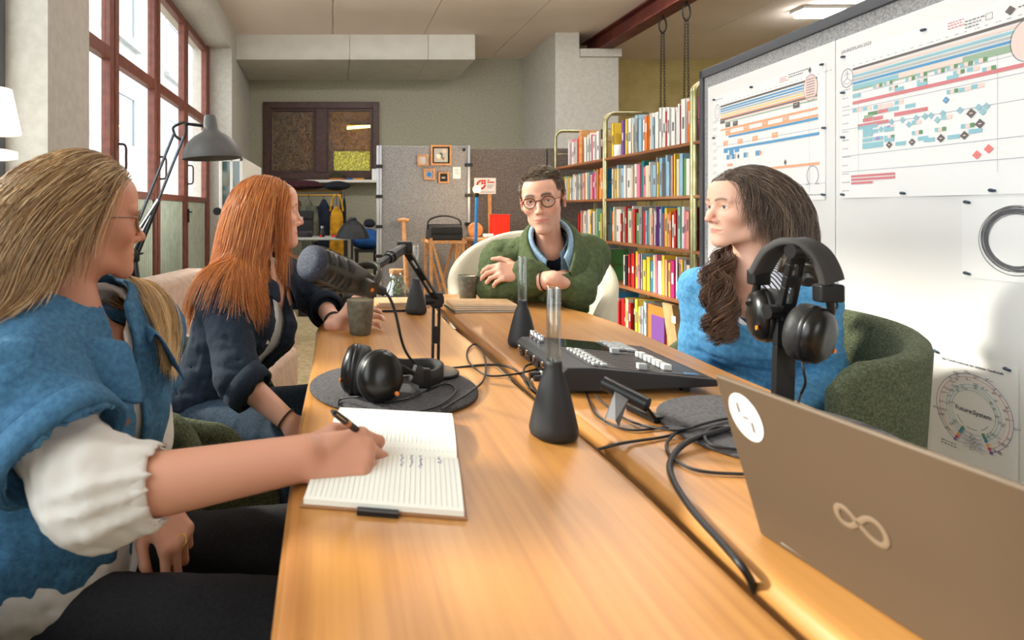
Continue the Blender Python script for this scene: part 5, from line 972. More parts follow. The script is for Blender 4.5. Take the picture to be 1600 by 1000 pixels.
lid = ob('lid', obx(o0 + ld * .0, hd, ld, -ln, (LW, LH, .006)), m_lap, t, bevel=.0025); ob('screen', obx(o0 + ld * .016 + hd * .008 - ln * .0058, hd, ld, -ln, (LW - .016, LH - .022, .0008)), mat('dark_screen'), lid)
bs = ob('keyboard_base', obx(o0 + nx * .009, hd, nx, Vector((0, 0, 1)), (LW, LD, .012)), m_lap, t, bevel=.003); ob('keyboard', obx(o0 + nx * .03 + hd * .02 + Vector((0, 0, .012)), hd, nx, Vector((0, 0, 1)), (LW - .04, .1, .0015)), m_black, bs); ob('trackpad', obx(o0 + nx * .14 + hd * .1 + Vector((0, 0, .012)), hd, nx, Vector((0, 0, 1)), (.11, .065, .0005)), m_dgrey, bs)
ob('hinge', MB().cyl(o0 + hd * .03 + Vector((0, 0, .006)), o0 + hd * (LW - .03) + Vector((0, 0, .0065)) + nx * .014, .0035, n=12), m_lap, t)
def lidp(u, v, d=.0006): return o0 + ld * v + hd * u + ln * d
s_c = (.031, .153); mb = MB(); mb.add([lidp(s_c[0] + .021 * math.cos(R(a)), s_c[1] + .027 * math.sin(R(a))) for a in range(0, 360, 10)], [tuple(range(36))])
mb.cur = 1
for du, dv, w_, h_ in ((-.009, .003, .004, .012), (.005, -.015, .004, .012), (-.004, -.002, .008, .003)): mb.add([lidp(s_c[0] + du + i, s_c[1] + dv + j, .0009) for i, j in ((0, 0), (w_, 0), (w_, h_), (0, h_))], [(0, 1, 2, 3)])
ob('round_sticker', mb, [mat('sticker_white', (228, 224, 220), .6), mat('sticker_grey', (120, 114, 110), .6)], lid, recalc=False)
pts = []
for i in range(48): a = 2 * math.pi * i / 48; k_ = 1.2 if math.cos(a) > 0 else .95; pts.append((.0205 * k_ * math.cos(a) / (1 + math.sin(a) ** 2 * .6), .024 * k_ * math.sin(a) * math.cos(a) / (1 + math.sin(a) ** 2 * .6)))
pp = [lidp(.134 + u, .09 + v, .0004) for u, v in pts]; pp.append(pp[0]); tg = [(pp[(i + 1) % 48] - pp[i - 1]).normalized() for i in range(48)] + [(pp[1] - pp[47]).normalized()]
ob('emblem', MB().ribbon(pp, [ln.cross(t_) for t_ in tg], .0052, .0006), mat('pale_emblem', (132, 114, 94), .5, .1), lid)
# ------------------------------------------------------------------ cables
def cable(pts, r_, label, name='audio_cable', grp='black audio cables on the table'):
    return ob(name, MB().tube(spline(pts, 10), r_, 8), m_black, label=label, cat='cable', group=grp)
zq = TZ + .004
def C(px, py, z=zq): return T(px, py, z)
g1 = plug1
cable([g1, g1 + Vector((.012, .01, -.012)), P(618, 490, 1.1), P(632, 545, 1.14), P(655, 572, 1.2), C(685, 577), C(760, 570), C(800, 575), C(824, 598, TZ - .004), C(833, 606, TZ - .02)], .0028, 'black cable running from the near microphone to the table gap')
cable([C(690, 640, TZ + .0125), C(735, 612, TZ + .013), C(757, 590), C(757, 555), C(744, 538), C(731, 546), C(733, 566), C(760, 586), C(800, 585), C(838, 577), P(846, 575, 1.4)], .0022, 'black cable with a loop between the felt mat and the console')
cable([C(560, 620, TZ + .03), C(532, 624, TZ + .013), C(530, 640, TZ + .0125), C(545, 648, TZ + .0125), C(610, 648, TZ + .0125), C(680, 636, TZ + .0125), C(712, 610, TZ + .0125), C(690, 600, TZ + .0125), C(640, 622, TZ + .013), C(600, 628, TZ + .014)], .0018, 'thin headphone lead curled on the near felt mat')
cable([P(846, 567, 1.42), C(822, 572, TZ + .012), C(818, 590), C(826, 605, TZ - .005), C(840, 618, TZ - .02)], .0022, 'short black cable from the console back into the table gap')
cable([P(848, 575, 1.38), C(832, 585, TZ + .01), C(828, 600, TZ + .002), C(848, 622, TZ - .012), C(862, 632, TZ - .02)], .0026, 'second short black cable beside the near vase')
cable([P(915, 610, 1.2), C(926, 640), C(945, 658), C(985, 672), C(1040, 668), C(1085, 666, TZ + .013), C(1050, 672, TZ + .012), C(990, 660), C(955, 640), C(930, 618, TZ + .015)], .002, 'thin black cable looping round the tablet stand')
cable([C(935, 702, TZ - .012), C(975, 692), C(1040, 682), C(1080, 668, TZ + .013), C(1130, 655, TZ + .013), C(1180, 650, TZ + .013)], .0024, 'black cable crossing from the gap onto the far felt mat')
cable([C(1190, 655, TZ + .014), C(1130, 672, TZ + .014), C(1075, 690, TZ + .011), C(1048, 720), C(1052, 750), C(1080, 795), C(1120, 840), C(1155, 880), C(1172, 905, TZ - .01), C(1180, 925, TZ - .03)], .0042, 'thick black cable running down over the slab edge into the gap')
cable([C(1060, 672, TZ + .011), C(1042, 692), C(1048, 712), C(1075, 730), C(1110, 738), C(1165, 741)], .0024, 'thin black cable curving past the thick cable below the mat')
cable([C(1170, 672, TZ + .017), C(1120, 668, TZ + .014), C(1102, 680, TZ + .013), C(1110, 694, TZ + .0125), C(1150, 702, TZ + .0125), C(1190, 700, TZ + .0125)], .0026, 'black cable coil on the far felt mat')
cable([cA + Vector((.0, .02, -.05)), P(1256, 580, .99), P(1258, 600, 1.0), P(1250, 620, 1.02), C(1240, 660, TZ + .013)], .002, 'thin lead hanging from the hanging headphones')
for k, (px, py) in enumerate(((905, 600), (900, 608))):
    q = P(px, py, 1.2); tt = thing('cable_plug', 'black plug in the side of the console, %s' % ('upper one' if k == 0 else 'lower one'), 'plug', tuple(q), 'plugs in the console'); ob('plug_body', MB().cyl((GX0 - .003, GY0 + .03 + k * .026, TZ + .026), (GX0 - .045, GY0 + .03 + k * .026, TZ + .024), .0075, .006, n=14), m_black, tt); ob('plug_ring', MB().cyl((GX0 - .02, GY0 + .03 + k * .026, TZ + .0252), (GX0 - .024, GY0 + .03 + k * .026, TZ + .025), .0078, n=14), m_alu, tt)
# ------------------------------------------------------------------ green tub chairs
m_green = mat('green_boucle', (98, 104, 80), .95, var=160, col2=(66, 74, 52), bump=(240, .9, .006), detail=5)
def tub_chair(c, ang, label, back=.8, arm=.63, armr=None, rx=.3, ry=.3, m=m_green, grp='green tub chairs', name='tub_chair', legm=None):
    """ang: direction the sitter faces"""
    t = thing(name, label, 'chair', (c[0], c[1], 0), grp); Mx = Matrix.Translation((c[0], c[1], 0)) @ Matrix.Rotation(ang, 4, 'Z'); rows = []; n = 44; amax = R(128)
    for i in range(n + 1):
        a = -amax + 2 * amax * i / n; k = .5 + .5 * math.cos(min(math.pi, abs(a) / amax * math.pi * 1.0)); k = k ** .8
        aa = arm if (armr is None or a < 0) else armr; zt = aa + (back - aa) * k; ca, sa = math.cos(a + math.pi), math.sin(a + math.pi); edge = max(0, (abs(a) - amax * .9) / (amax * .1)); zt -= .06 * edge ** 2
        row = []; th = .052
        def pt(r_, z): f = 1 + .16 * (z - .4); return Mx @ Vector(((rx + r_) * f * ca, (ry + r_) * f * sa, z))
        for z in (.3, .36, .45, zt * .6 + .18): row.append(pt(th / 2 - (.03 if z < .33 else 0), z))
        for j in range(7): b = math.pi * j / 6; row.append(pt(th / 2 * math.cos(b), zt - th / 2 + th / 2 * math.sin(b)))
        for z in (zt * .6 + .18, .45, .36, .3): row.append(pt(-th / 2, z))
        rows.append(row)
    mb = MB().grid(rows); m_ = len(rows[0]); mb.add(rows[0], [tuple(range(m_))], True); mb.add(rows[-1], [tuple(range(m_))], True)
    ob('tub_shell', mb, m, t)
    rows = []
    for r_, z in ((0, .44), (.8, .44), (.92, .43), (.96, .4), (.96, .34), (.9, .3), (0, .29)): rows.append([Mx @ Vector((.03 + r_ * rx * 1.02 * math.copysign(abs(math.cos(a)) ** .8, math.cos(a)), r_ * (ry - .03) * math.copysign(abs(math.sin(a)) ** .8, math.sin(a)), z)) for a in [2 * math.pi * k / 32 for k in range(32)]])
    ob('seat_cushion', MB().grid(rows, True), m, t)
    for sx in (-1, 1):
        for sy in (-1, 1): ob('leg', MB().cyl(Mx @ Vector((sx * .2, sy * .2, .0)), Mx @ Vector((sx * .16, sy * .16, .31)), .012, .018, n=10), legm or m_blk, t)
    return t
tub_chair((1.255, 1.68), R(205), 'green boucle tub chair of the woman in the blue sweater', back=.81, arm=.75, armr=.58, rx=.29, ry=.29)
tub_chair((-.415, 1.66), R(0), 'green boucle tub chair of the woman in the navy shirt', back=.79, arm=.6, rx=.33, ry=.31)
tub_chair((-.44, .97), R(8), 'green boucle tub chair of the woman in the denim shirt', back=.78, arm=.66, armr=.5)
m_bshell = mat('beige_shell', (208, 200, 178), .6, var=4, col2=(196, 188, 164))
tub_chair((.945, 2.80), R(250), 'smooth beige shell chair of the man in the green jacket', back=1.0, arm=.72, rx=.36, ry=.34, m=m_bshell, grp=None, name='shell_chair', legm=m_oak)
# ------------------------------------------------------------------ implicit surfaces for bodies and clothes
A3 = lambda v: np.array(v, np.float32)
class Op:
    def __init__(s, kind, fn, c, rad, k=0): s.kind, s.fn, s.c, s.rad, s.k = kind, fn, A3(c), float(rad), k
def ell(c, r, Rm=None):
    c, r = A3(c), A3(r)
    def f(p):
        q = p - c
        if Rm is not None: q = q @ Rm
        k0 = np.sqrt(((q / r) ** 2).sum(-1)); k1 = np.sqrt(((q / (r * r)) ** 2).sum(-1)) + 1e-9
        return k0 * (k0 - 1) / k1
    return f, c, r.max()
def seg(a, b, ra, rb=None, flat=None, axis=None):
    a, b = A3(a), A3(b); rb = ra if rb is None else rb; ba = b - a; bb = float((ba ** 2).sum()) + 1e-12
    if axis is not None: ax = A3(axis) / np.linalg.norm(axis)
    def f(p):
        q = p - a; t = np.clip((q @ ba) / bb, 0, 1); q = q - t[..., None] * ba; r = ra + t * (rb - ra)
        if axis is None: return np.sqrt((q ** 2).sum(-1)) - r
        u = q @ ax; q = q + (u * (1 / flat - 1))[..., None] * ax; return (np.sqrt((q ** 2).sum(-1)) - r) * min(1, flat)
    return f, (a + b) / 2, math.sqrt(bb) / 2 + max(ra, rb)
def U(pr, k=.01): return Op('u', *pr, k)
def SUB(pr, k=.004): return Op('s', *pr, k)
def PLANE(p0, n): p0, n = A3(p0), A3(n) / np.linalg.norm(n); return Op('p', lambda p: (p - p0) @ n, p0, 1e3)
def SHELL(th): return Op('shell', None, (0, 0, 0), th)
def xf(ops, o, Rm, s=1.0):
    """local operations moved to a frame: columns of Rm are its axes"""
    o, Rm = A3(o), np.array(Rm, np.float32); out = []
    for p in ops:
        if p.kind == 'p':
            out.append(Op('p', (lambda fn: lambda q: fn(((q - o) @ Rm) / s) * s)(p.fn), o + Rm @ p.c * s, 1e3)); continue
        out.append(Op(p.kind, (lambda fn: lambda q: fn(((q - o) @ Rm) / s) * s)(p.fn), o + Rm @ p.c * s, p.rad * s, p.k * s))
    return out
def smin(a, b, k):
    if k <= 0: return np.minimum(a, b)
    h = np.maximum(k - np.abs(a - b), 0) / k; return np.minimum(a, b) - h * h * k * .25
def apply(ops, pts, cen, half, disp=None):
    D = np.full(pts.shape[:-1], .2, np.float32)
    for p in ops:
        if p.kind == 'd': D = D + p.fn(pts); continue
        if p.kind == 'shell': D = np.abs(D + p.rad / 2) - p.rad / 2; continue
        m = np.ones(len(cen), bool) if p.rad > 100 else ((cen - p.c) ** 2).sum(-1) < (p.rad * 1.25 + half + p.k * 2 + .02) ** 2
        if not m.any(): continue
        d = p.fn(pts[m]).astype(np.float32)
        if p.kind == 'u': D[m] = smin(D[m], d, p.k)
        elif p.kind == 's': D[m] = -smin(-D[m], d, p.k)
        elif p.kind == 'p': D[m] = np.maximum(D[m], d)
    if disp is not None: D = D + disp(pts)
    return D
def sdf_mesh(ops, h, B=8, disp=None, dmax=.012):
    us = [p for p in ops if p.kind == 'u']
    lo = np.min([p.c - p.rad for p in us], 0) - 3 * h; hi = np.max([p.c + p.rad for p in us], 0) + 3 * h
    n = np.ceil((hi - lo) / (B * h)).astype(int); G = np.stack(np.meshgrid(*[np.arange(i) for i in n], indexing='ij'), -1).reshape(-1, 3)
    cen = (lo + (G + .5) * B * h).astype(np.float32); half = B * h * .87
    dc = apply(ops, cen[:, None, :], cen, .08, None)[:, 0]
    keep = np.abs(dc) < half * 1.5 + dmax + .004; G, cen = G[keep], cen[keep]
    l = np.arange(B + 1); off = np.stack(np.meshgrid(l, l, l, indexing='ij'), -1).reshape(-1, 3)
    D = np.empty((len(G), (B + 1) ** 3), np.float32)
    for i in range(0, len(G), 1500):
        pts = (lo + (G[i:i + 1500, None, :] * B + off[None]) * h).astype(np.float32); D[i:i + 1500] = apply(ops, pts, cen[i:i + 1500], half, disp)
    D = D.reshape(-1, B + 1, B + 1, B + 1); s = D < 0
    cor = [(a, b, c) for a in (0, 1) for b in (0, 1) for c in (0, 1)]; sl = lambda A, c: A[:, c[0]:B + c[0], c[1]:B + c[1], c[2]:B + c[2]]
    cnt = sum(sl(s, c).astype(np.int8) for c in cor); act = np.argwhere((cnt > 0) & (cnt < 8))
    V = np.stack([D[act[:, 0], act[:, 1] + c[0], act[:, 2] + c[1], act[:, 3] + c[2]] for c in cor], 1)
    acc = np.zeros((len(act), 3), np.float32); num = np.zeros((len(act), 1), np.float32)
    for i in range(8):
        for j in range(i + 1, 8):
            ci, cj = A3(cor[i]), A3(cor[j])
            if np.abs(ci - cj).sum() != 1: continue
            m = (V[:, i] < 0) != (V[:, j] < 0); t = V[:, i] / (V[:, i] - V[:, j] + 1e-12)
            p = ci + np.clip(t, 0, 1)[:, None] * (cj - ci); acc += np.where(m[:, None], p, 0); num += m[:, None]
    gc = G[act[:, 0]] * B + act[:, 1:]; verts = lo + (gc + acc / num) * h
    NY, NZ = int(n[1] * B + 3), int(n[2] * B + 3); ID = lambda g: ((g[:, 0] + 1) * NY + g[:, 1] + 1).astype(np.int64) * NZ + g[:, 2] + 1
    ids = ID(gc); order = np.argsort(ids); sid = ids[order]; quads = []
    st = (NY * NZ, NZ, 1)
    for ax in range(3):
        e = [0, 0, 0]; e[ax] = 1; a = sl(s, (0, 0, 0)); b = sl(s, e); w_ = np.argwhere(a != b)
        if not len(w_): continue
        inside = a[tuple(w_.T)]; base = ID(G[w_[:, 0]] * B + w_[:, 1:]); o1, o2 = st[(ax + 1) % 3], st[(ax + 2) % 3]
        q = np.stack([base - o1 - o2, base - o2, base, base - o1], 1); q[~inside] = q[~inside][:, ::-1]
        ix = np.searchsorted(sid, q); ix = np.clip(ix, 0, len(sid) - 1); ok = (sid[ix] == q).all(1); quads.append(order[ix[ok]])
    return verts.astype(np.float32), np.concatenate(quads)
def relax(v, q, it=1, w=.5):
    a = np.concatenate([q[:, k] for k in range(4)] * 2); b = np.concatenate([q[:, (k + 1) % 4] for k in range(4)] + [q[:, (k - 1) % 4] for k in range(4)]); n = len(v); num = np.maximum(np.bincount(a, minlength=n), 1)[:, None]
    for _ in range(it): v = (v * (1 - w) + w * np.stack([np.bincount(a, v[b, k], n) for k in range(3)], 1) / num).astype(np.float32)
    return v
def np_obj(name, v, q, m, parent, col=None, label=None):
    me = bpy.data.meshes.new(name); v = v - np.array(OFF.get(parent.name, (0, 0, 0)), np.float32); k = q.shape[1]
    me.vertices.add(len(v)); me.vertices.foreach_set('co', v.astype(np.float32).ravel()); me.loops.add(q.size); me.loops.foreach_set('vertex_index', q.astype(np.int32).ravel())
    me.polygons.add(len(q)); me.polygons.foreach_set('loop_start', np.arange(0, q.size, k, dtype=np.int32)); me.polygons.foreach_set('loop_total', np.full(len(q), k, np.int32)); me.polygons.foreach_set('use_smooth', np.ones(len(q), bool))
    me.update(calc_edges=True); me.materials.append(m)
    if col is not None:
        a = me.color_attributes.new('tint', 'FLOAT_COLOR', 'POINT'); a.data.foreach_set('color', np.concatenate([col, np.ones((len(col), 1), np.float32)], 1).astype(np.float32).ravel())
    o = bpy.data.objects.new(name, me); link(o, parent); OFF[o.name] = Vector(OFF.get(parent.name, (0, 0, 0)))
    if label: o['label'] = label
    return o
def folds(amp, wl, seed, n=6, warp=1.2):
    rs = np.random.RandomState(seed); K = rs.randn(n, 3); K = K / np.linalg.norm(K, axis=1)[:, None] * (2 * math.pi / wl) * rs.uniform(.6, 1.5, (n, 1)); ph = rs.rand(n) * 6; K2 = rs.randn(n, 3) * (2 * math.pi / wl) * .35
    K, K2 = K.astype(np.float32), K2.astype(np.float32)
    def f(p):
        out = 0
        for i in range(n): 
            a = p @ K[i] + ph[i] + warp * np.sin(p @ K2[i] + ph[-i]); out = out + np.sin(a) * .5 + .8 * (1 - 2 * np.abs(np.sin(.5 * a + 1)))
        return (amp / n ** .5 * out).astype(np.float32)
    return f
def axes(fwd, up=(0, 0, 1), roll=0):
    f = Vector(fwd).normalized(); u = Vector(up); u = (u - f * u.dot(f)).normalized()
    if roll: u = Matrix.Rotation(roll, 3, f) @ u
    l = u.cross(f); return np.array([[f.x, l.x, u.x], [f.y, l.y, u.y], [f.z, l.z, u.z]], np.float32)
# ------------------------------------------------------------------ head, hands, torso
def head_ops(male=False, nose=1.0, jaw=1.0, chin=0.0, lid=0.0, smile=0.0, crease=.0012):
    J = jaw; o = [U(ell((-.012, 0, .032), (.097, .0745, .082)), .0), U(ell((.03, 0, -.03), (.066, .0615 * J, .082)), .035), U(ell((.062, 0, .045), (.035, .05, .04)), .03)]
    for s in (1, -1):
        o += [U(seg((.0, s * .05 * J, -.05), (.02, s * .044 * J, -.08), .013, .013), .025), U(seg((.02, s * .042 * J, -.083), (.076, s * .012, -.105 - chin), .012, .012), .022), U(ell((.062, s * .043, -.028), (.024, .02, .02)), .025)]
    o += [U(ell((.083, 0, -.104 - chin), (.015, .019, .014)), .022), U(ell((.071, 0, -.073), (.025, .03, .026)), .022)]
    for s in (1, -1): o += [U(seg((.083, s * .044, .016), (.091, s * .012, .016), .0085 if male else .006, .0085 if male else .006), .016)]
    for s in (1, -1): o += [SUB(ell((.103, s * .032, -.003), (.018, .02, .0135)), .014)]
    N = nose
    o += [U(seg((.089, 0, .008), (.089 + .024 * N, 0, -.034), .0062, .0075), .012), U(ell((.088 + .026 * N, 0, -.038), (.0095, .0098, .0085)), .008)]
    for s in (1, -1): o += [U(ell((.1, s * .0125, -.043), (.0105, .0068, .0075)), .006), SUB(ell((.088 + .021 * N, s * .0062, -.0488), (.006, .0032, .0028)), .003)]
    for s in (1, -1):      # lids, with the opening for the eye
        o += [U(ell((.0765, s * .0315, -.001), (.0142, .0165, .0125)), .005), SUB(ell((.094, s * .0315, -.0012 - lid), (.014, .0138, .0048 - lid)), .0022), U(seg((.0865, s * .046, .001), (.0895, s * .031, .0062), .0022, .0022), .004), U(seg((.0895, s * .031, .0062), (.088, s * .018, .002), .0022, .0018), .004)]
    o += [U(ell((.0905, 0, -.0688), (.0086, .0245, .0042)), .005), U(ell((.0897, 0, -.0780), (.009, .0225, .005)), .006), SUB(seg((.102, -.012, -.0732), (.102, .012, -.0732), .0022), .003)]
    for s in (1, -1): o += [SUB(seg((.102, s * .011, -.0732), (.0895, s * .026, -.0728 + smile), .0022, .0014), .003)]
    for s in (1, -1): o += [SUB(seg((.106, s * .019, -.047), (.093, s * .033, -.074), crease * 1.6, crease), .007)]
    for s in (1, -1):
        e = axes((.97, s * .25, 0), (-.18, 0, 1)); o += [U(ell((-.012, s * .0775, -.008), (.0175, .0055, .031), e), .005), SUB(ell((-.006, s * .086, -.006), (.0095, .006, .019), e), .004), U(ell((-.004, s * .077, -.036), (.007, .005, .009)), .005), U(ell((.006, s * .076, -.008), (.005, .005, .008)), .004)]
    return o
def hand_ops(side, curls, thumb=((35, 10), 20, 20), spread=4, s=1.0):
    """wrist at the origin, fingers along x, back of the hand z, thumb on the y side for a right hand"""
    o = []; K = [(.088, .029), (.093, .009), (.088, -.011), (.078, -.029)]; Ls = [(.044, .026, .021), (.048, .03, .022), (.044, .028, .021), (.034, .02, .018)]; r0 = [.0092, .0095, .009, .008]
    o.append(U(seg((-.02, .0, 0), (.02, 0, 0), .022, .022, .72, (0, 0, 1)), .0))
    for i, (x, y) in enumerate(K): o.append(U(seg((.012, y * .6 * side, -.002), (x, y * side, -.001), .0135, .0112), .016))
    o.append(U(ell((.035, .024 * side, -.012), (.032, .015, .013)), .014)); o.append(U(ell((.04, -.024 * side, -.009), (.034, .013, .013)), .014))
    for i in range(4):
        p = Vector((K[i][0], K[i][1] * side, 0)); a = 0; sp = R((1.5 - i) * spread) * side
        for j in range(3):
            a += R(curls[i][j]); d = Vector((math.cos(a) * math.cos(sp), math.sin(sp) * math.cos(min(a, 1.2)), -math.sin(a))).normalized(); q = p + d * Ls[i][j]; ra = r0[i] * (1 - .1 * j)
            o.append(U(seg(p, q, ra * 1.04, ra * .93), .007 if j == 0 else .004)); p = q
    (az, el_), b1, b2 = thumb; p = Vector((.022, .028 * side, -.008)); an = [R(az), R(az - b1), R(az - b1 - b2)]; L3 = (.042, .032, .026)
    for j in range(3):
        d = Vector((math.cos(an[j]), math.sin(an[j]) * side, -math.sin(R(el_ + 8 * j)))).normalized(); q = p + d * L3[j]; o.append(U(seg(p, q, (.013, .0105, .0098)[j], (.0108, .0098, .008)[j]), .01 if j == 0 else .004)); p = q
    return o
class Person: pass
def torso(pel, neck, shL, shR, g=0.0, s=1.0, bust=0.0, belly=0.0):
    pel, neck, shL, shR = map(Vector, (pel, neck, shL, shR)); up = (neck - pel).normalized(); left = (shL - shR).normalized(); fw = left.cross(up).normalized(); left = up.cross(fw)
    Rm = np.array([[fw.x, left.x, up.x], [fw.y, left.y, up.y], [fw.z, left.z, up.z]], np.float32); L_ = (neck - pel).length
    c = lambda f, x=0, y=0: pel + up * L_ * f + fw * x + left * y
    o = [U(ell(c(.72, .0), ((.108 + g) * s, (.155 + g) * s, (.15 + g)), Rm), .0), U(ell(c(.38, .005 + belly), ((.104 + g) * s, (.138 + g) * s, (.16 + g)), Rm), .06), U(ell(c(.08, .0), ((.115 + g) * s, (.165 + g) * s, (.13 + g)), Rm), .06),
         U(seg(shL, shR, (.058 + g) * s, (.058 + g) * s), .05), U(seg(c(.86), neck + up * .03, (.075 + g) * s, (.055 + g) * s), .05)]
    for q in (shL, shR): o.append(U(seg(q, neck.lerp(q, .35) + up * .02, (.056 + g) * s, (.048 + g) * s), .04))
    if bust:
        for y in (-1, 1): o.append(U(ell(c(.66, .075, y * .07), ((.06 + g), (.065 + g), (.07 + g)), Rm), .05))
    return o, (up, left, fw, Rm, c)
def arm_ops(sh, el, wr, r=(.056, .048, .036), g=0.0, k=.03, upto=1.0):
    sh, el, wr = map(Vector, (sh, el, wr)); o = [U(seg(sh, el, r[0] + g, r[1] + g), k)]
    e = el.lerp(wr, upto); o.append(U(seg(el, e, r[1] + g, r[1] + (r[2] - r[1]) * upto + g), .02)); return o
def skin_colour(v, o, Rm, s, base, lips, brow, hair, stub=0.0, hairline=.072, browz=.019, browh=.0042):
    p = ((v - A3(o)) @ np.array(Rm, np.float32)) / s; x, y, z = p[:, 0], np.abs(p[:, 1]), p[:, 2]; c = np.tile(A3(lin(base)[:3]), (len(v), 1)); G_ = lambda *t: np.exp(-sum(((a - b) / w_) ** 2 for a, b, w_ in t))
    def mixc(m, col, a): 
        nonlocal c; c = c * (1 - (m * a)[:, None]) + A3(lin(col)[:3]) * (m * a)[:, None]
    red = (206, 120, 100); mixc(G_((x, .06, .03), (y, .045, .02), (z, -.03, .02)), red, .35); mixc(G_((x, .112, .012), (y, 0, .014), (z, -.04, .012)), red, .4); mixc(G_((x, -.01, .03), (y, .08, .012), (z, -.01, .03)), red, .4)
    if stub: mixc(((z < -.05) & (x > -.01) & (z > -.14)).astype(np.float32) * np.clip((-.045 - z) / .02, 0, 1), (150, 120, 108), stub)
    lm = (x > .084) * np.clip((1 - (y / .0275) ** 2 - ((z + .0735) / (.0084 * np.sqrt(np.clip(1 - (y / .031) ** 2, .05, 1)))) ** 2) * 3, 0, 1); mixc(lm.astype(np.float32), lips, .75)
    bz = browz + .004 * np.sin(np.clip((y - .012) / .036, 0, 1) * math.pi); bm = (x > .06) * np.clip((y - .009) / .004, 0, 1) * np.clip((.05 - y) / .006, 0, 1) * np.exp(-((z - bz) / browh) ** 2); mixc(bm.astype(np.float32), brow, .95)
    em = (x > .07) * np.exp(-((z - .0045) / .0016) ** 2) * np.exp(-((y - .0315) / .013) ** 4); mixc(em.astype(np.float32), (60, 40, 34), .55)
    hm = ((z > hairline) & (x > .03)) | ((z > .03) & (x < .035)) | ((z > -.03) & (x < -.03)) | ((z > -.07) & (x < -.055)); mixc((hm & (z < .3)).astype(np.float32), hair, 1.0)
    return c
def eyes(parent, o, Rm, s, iris, look=(1, 0, 0)):
    """white, iris and pupil; look is the gaze in head coordinates"""
    M4 = Matrix.Identity(4)
    for i in range(3):
        for j in range(3): M4[i][j] = float(Rm[i, j]) * s
        M4[i][3] = float(o[i])
    for sd in (1, -1):
        c = Vector((.0768, sd * .0315, -.0012)); q = Vector(look).normalized().to_track_quat('Z', 'Y').to_matrix().to_4x4(); Mx = M4 @ Matrix.Translation(c) @ q
        r = .0122; mb = MB(); prof = lambda a0, a1, n: [(r * math.sin(R(a)), r * math.cos(R(a))) for a in [a0 + (a1 - a0) * i / n for i in range(n + 1)]]
        mb.cur = 0; mb.lathe(prof(180, 28, 12), (0, 0, 0), 24, Mx); mb.cur = 1; mb.lathe(prof(28, 13, 3), (0, 0, 0), 24, Mx); mb.cur = 2; mb.lathe(prof(13, 0, 3), (0, 0, 0), 24, Mx)
        ob('eye', mb, [mat('eye_white', (226, 220, 214), .2), mat('iris_%d' % iris[0], iris, .15), mat('pupil', (8, 8, 8), .1)], parent, recalc=False)
# ------------------------------------------------------------------ hair
def strands(roots, dirs, length, ds, g, coll, offs, down=(0, 0, -1), wave=0, wl=.06, seed=0, grav_ramp=.0, pull=None, body=None, boff=.004):
    """roots (N,3), dirs (N,3); coll: list of (centre, radii, Rm) ellipsoids that strands stay outside of"""
    rs = np.random.RandomState(seed); N = len(roots); n = int(length / ds); dsv = (ds * rs.uniform(.62, 1.08, (N, 1))).astype(np.float32); Pn = np.zeros((n + 1, N, 3), np.float32); p = roots.copy(); v = dirs.copy(); Pn[0] = p; dn = A3(down)
    for i in range(n):
        gg = g + grav_ramp * i / n; w_ = dn if pull is None else dn + pull(p, i / n); v = v * (1 - gg) + gg * w_; v /= np.linalg.norm(v, axis=1)[:, None] + 1e-9; p = p + v * dsv
        for c, r, Rm in coll:
            q = (p - c) @ Rm; rr = r[None, :] + offs[:, None]; k = np.sqrt(((q / rr) ** 2).sum(1)); m = k < 1
            if m.any():
                qn = q[m] / k[m][:, None]; p[m] = c + qn @ Rm.T; nn = (qn / rr[m] ** 2) @ Rm.T; nn /= np.linalg.norm(nn, axis=1)[:, None]; d = (v[m] * nn).sum(1); v[m] -= np.minimum(d, 0)[:, None] * nn
        if body is not None and i > 2:
            f_ = lambda q: apply(body, q[:, None, :], q, .05)[:, 0]
            d = f_(p); m = d < boff + offs * .6
            if m.any():
                pm = p[m]; e = .004; gr = np.stack([f_(pm + A3([e if k == j else 0 for j in range(3)])) for k in range(3)], 1) - d[m][:, None]; gr /= np.linalg.norm(gr, axis=1)[:, None] + 1e-9
                p[m] = pm + gr * (boff + offs[m] * .6 - d[m])[:, None]; vn = (v[m] * gr).sum(1); v[m] -= np.minimum(vn, 0)[:, None] * gr
        Pn[i + 1] = p
    for _ in range(3): Pn[1:-1] = .5 * Pn[1:-1] + .25 * (Pn[:-2] + Pn[2:])
    if wave:
        ph = rs.rand(N, 1) * 6.28; t = np.arange(n + 1)[:, None] * ds; am = wave * np.clip(t / .09, 0, 1) * rs.uniform(.5, 1.3, N)[None, :]; f = 2 * math.pi / wl * rs.uniform(.8, 1.25, N)[None, :]
        Pn[..., 0] += am * np.sin(f * t + ph.T); Pn[..., 1] += am * np.cos(f * t + ph.T)
    return Pn
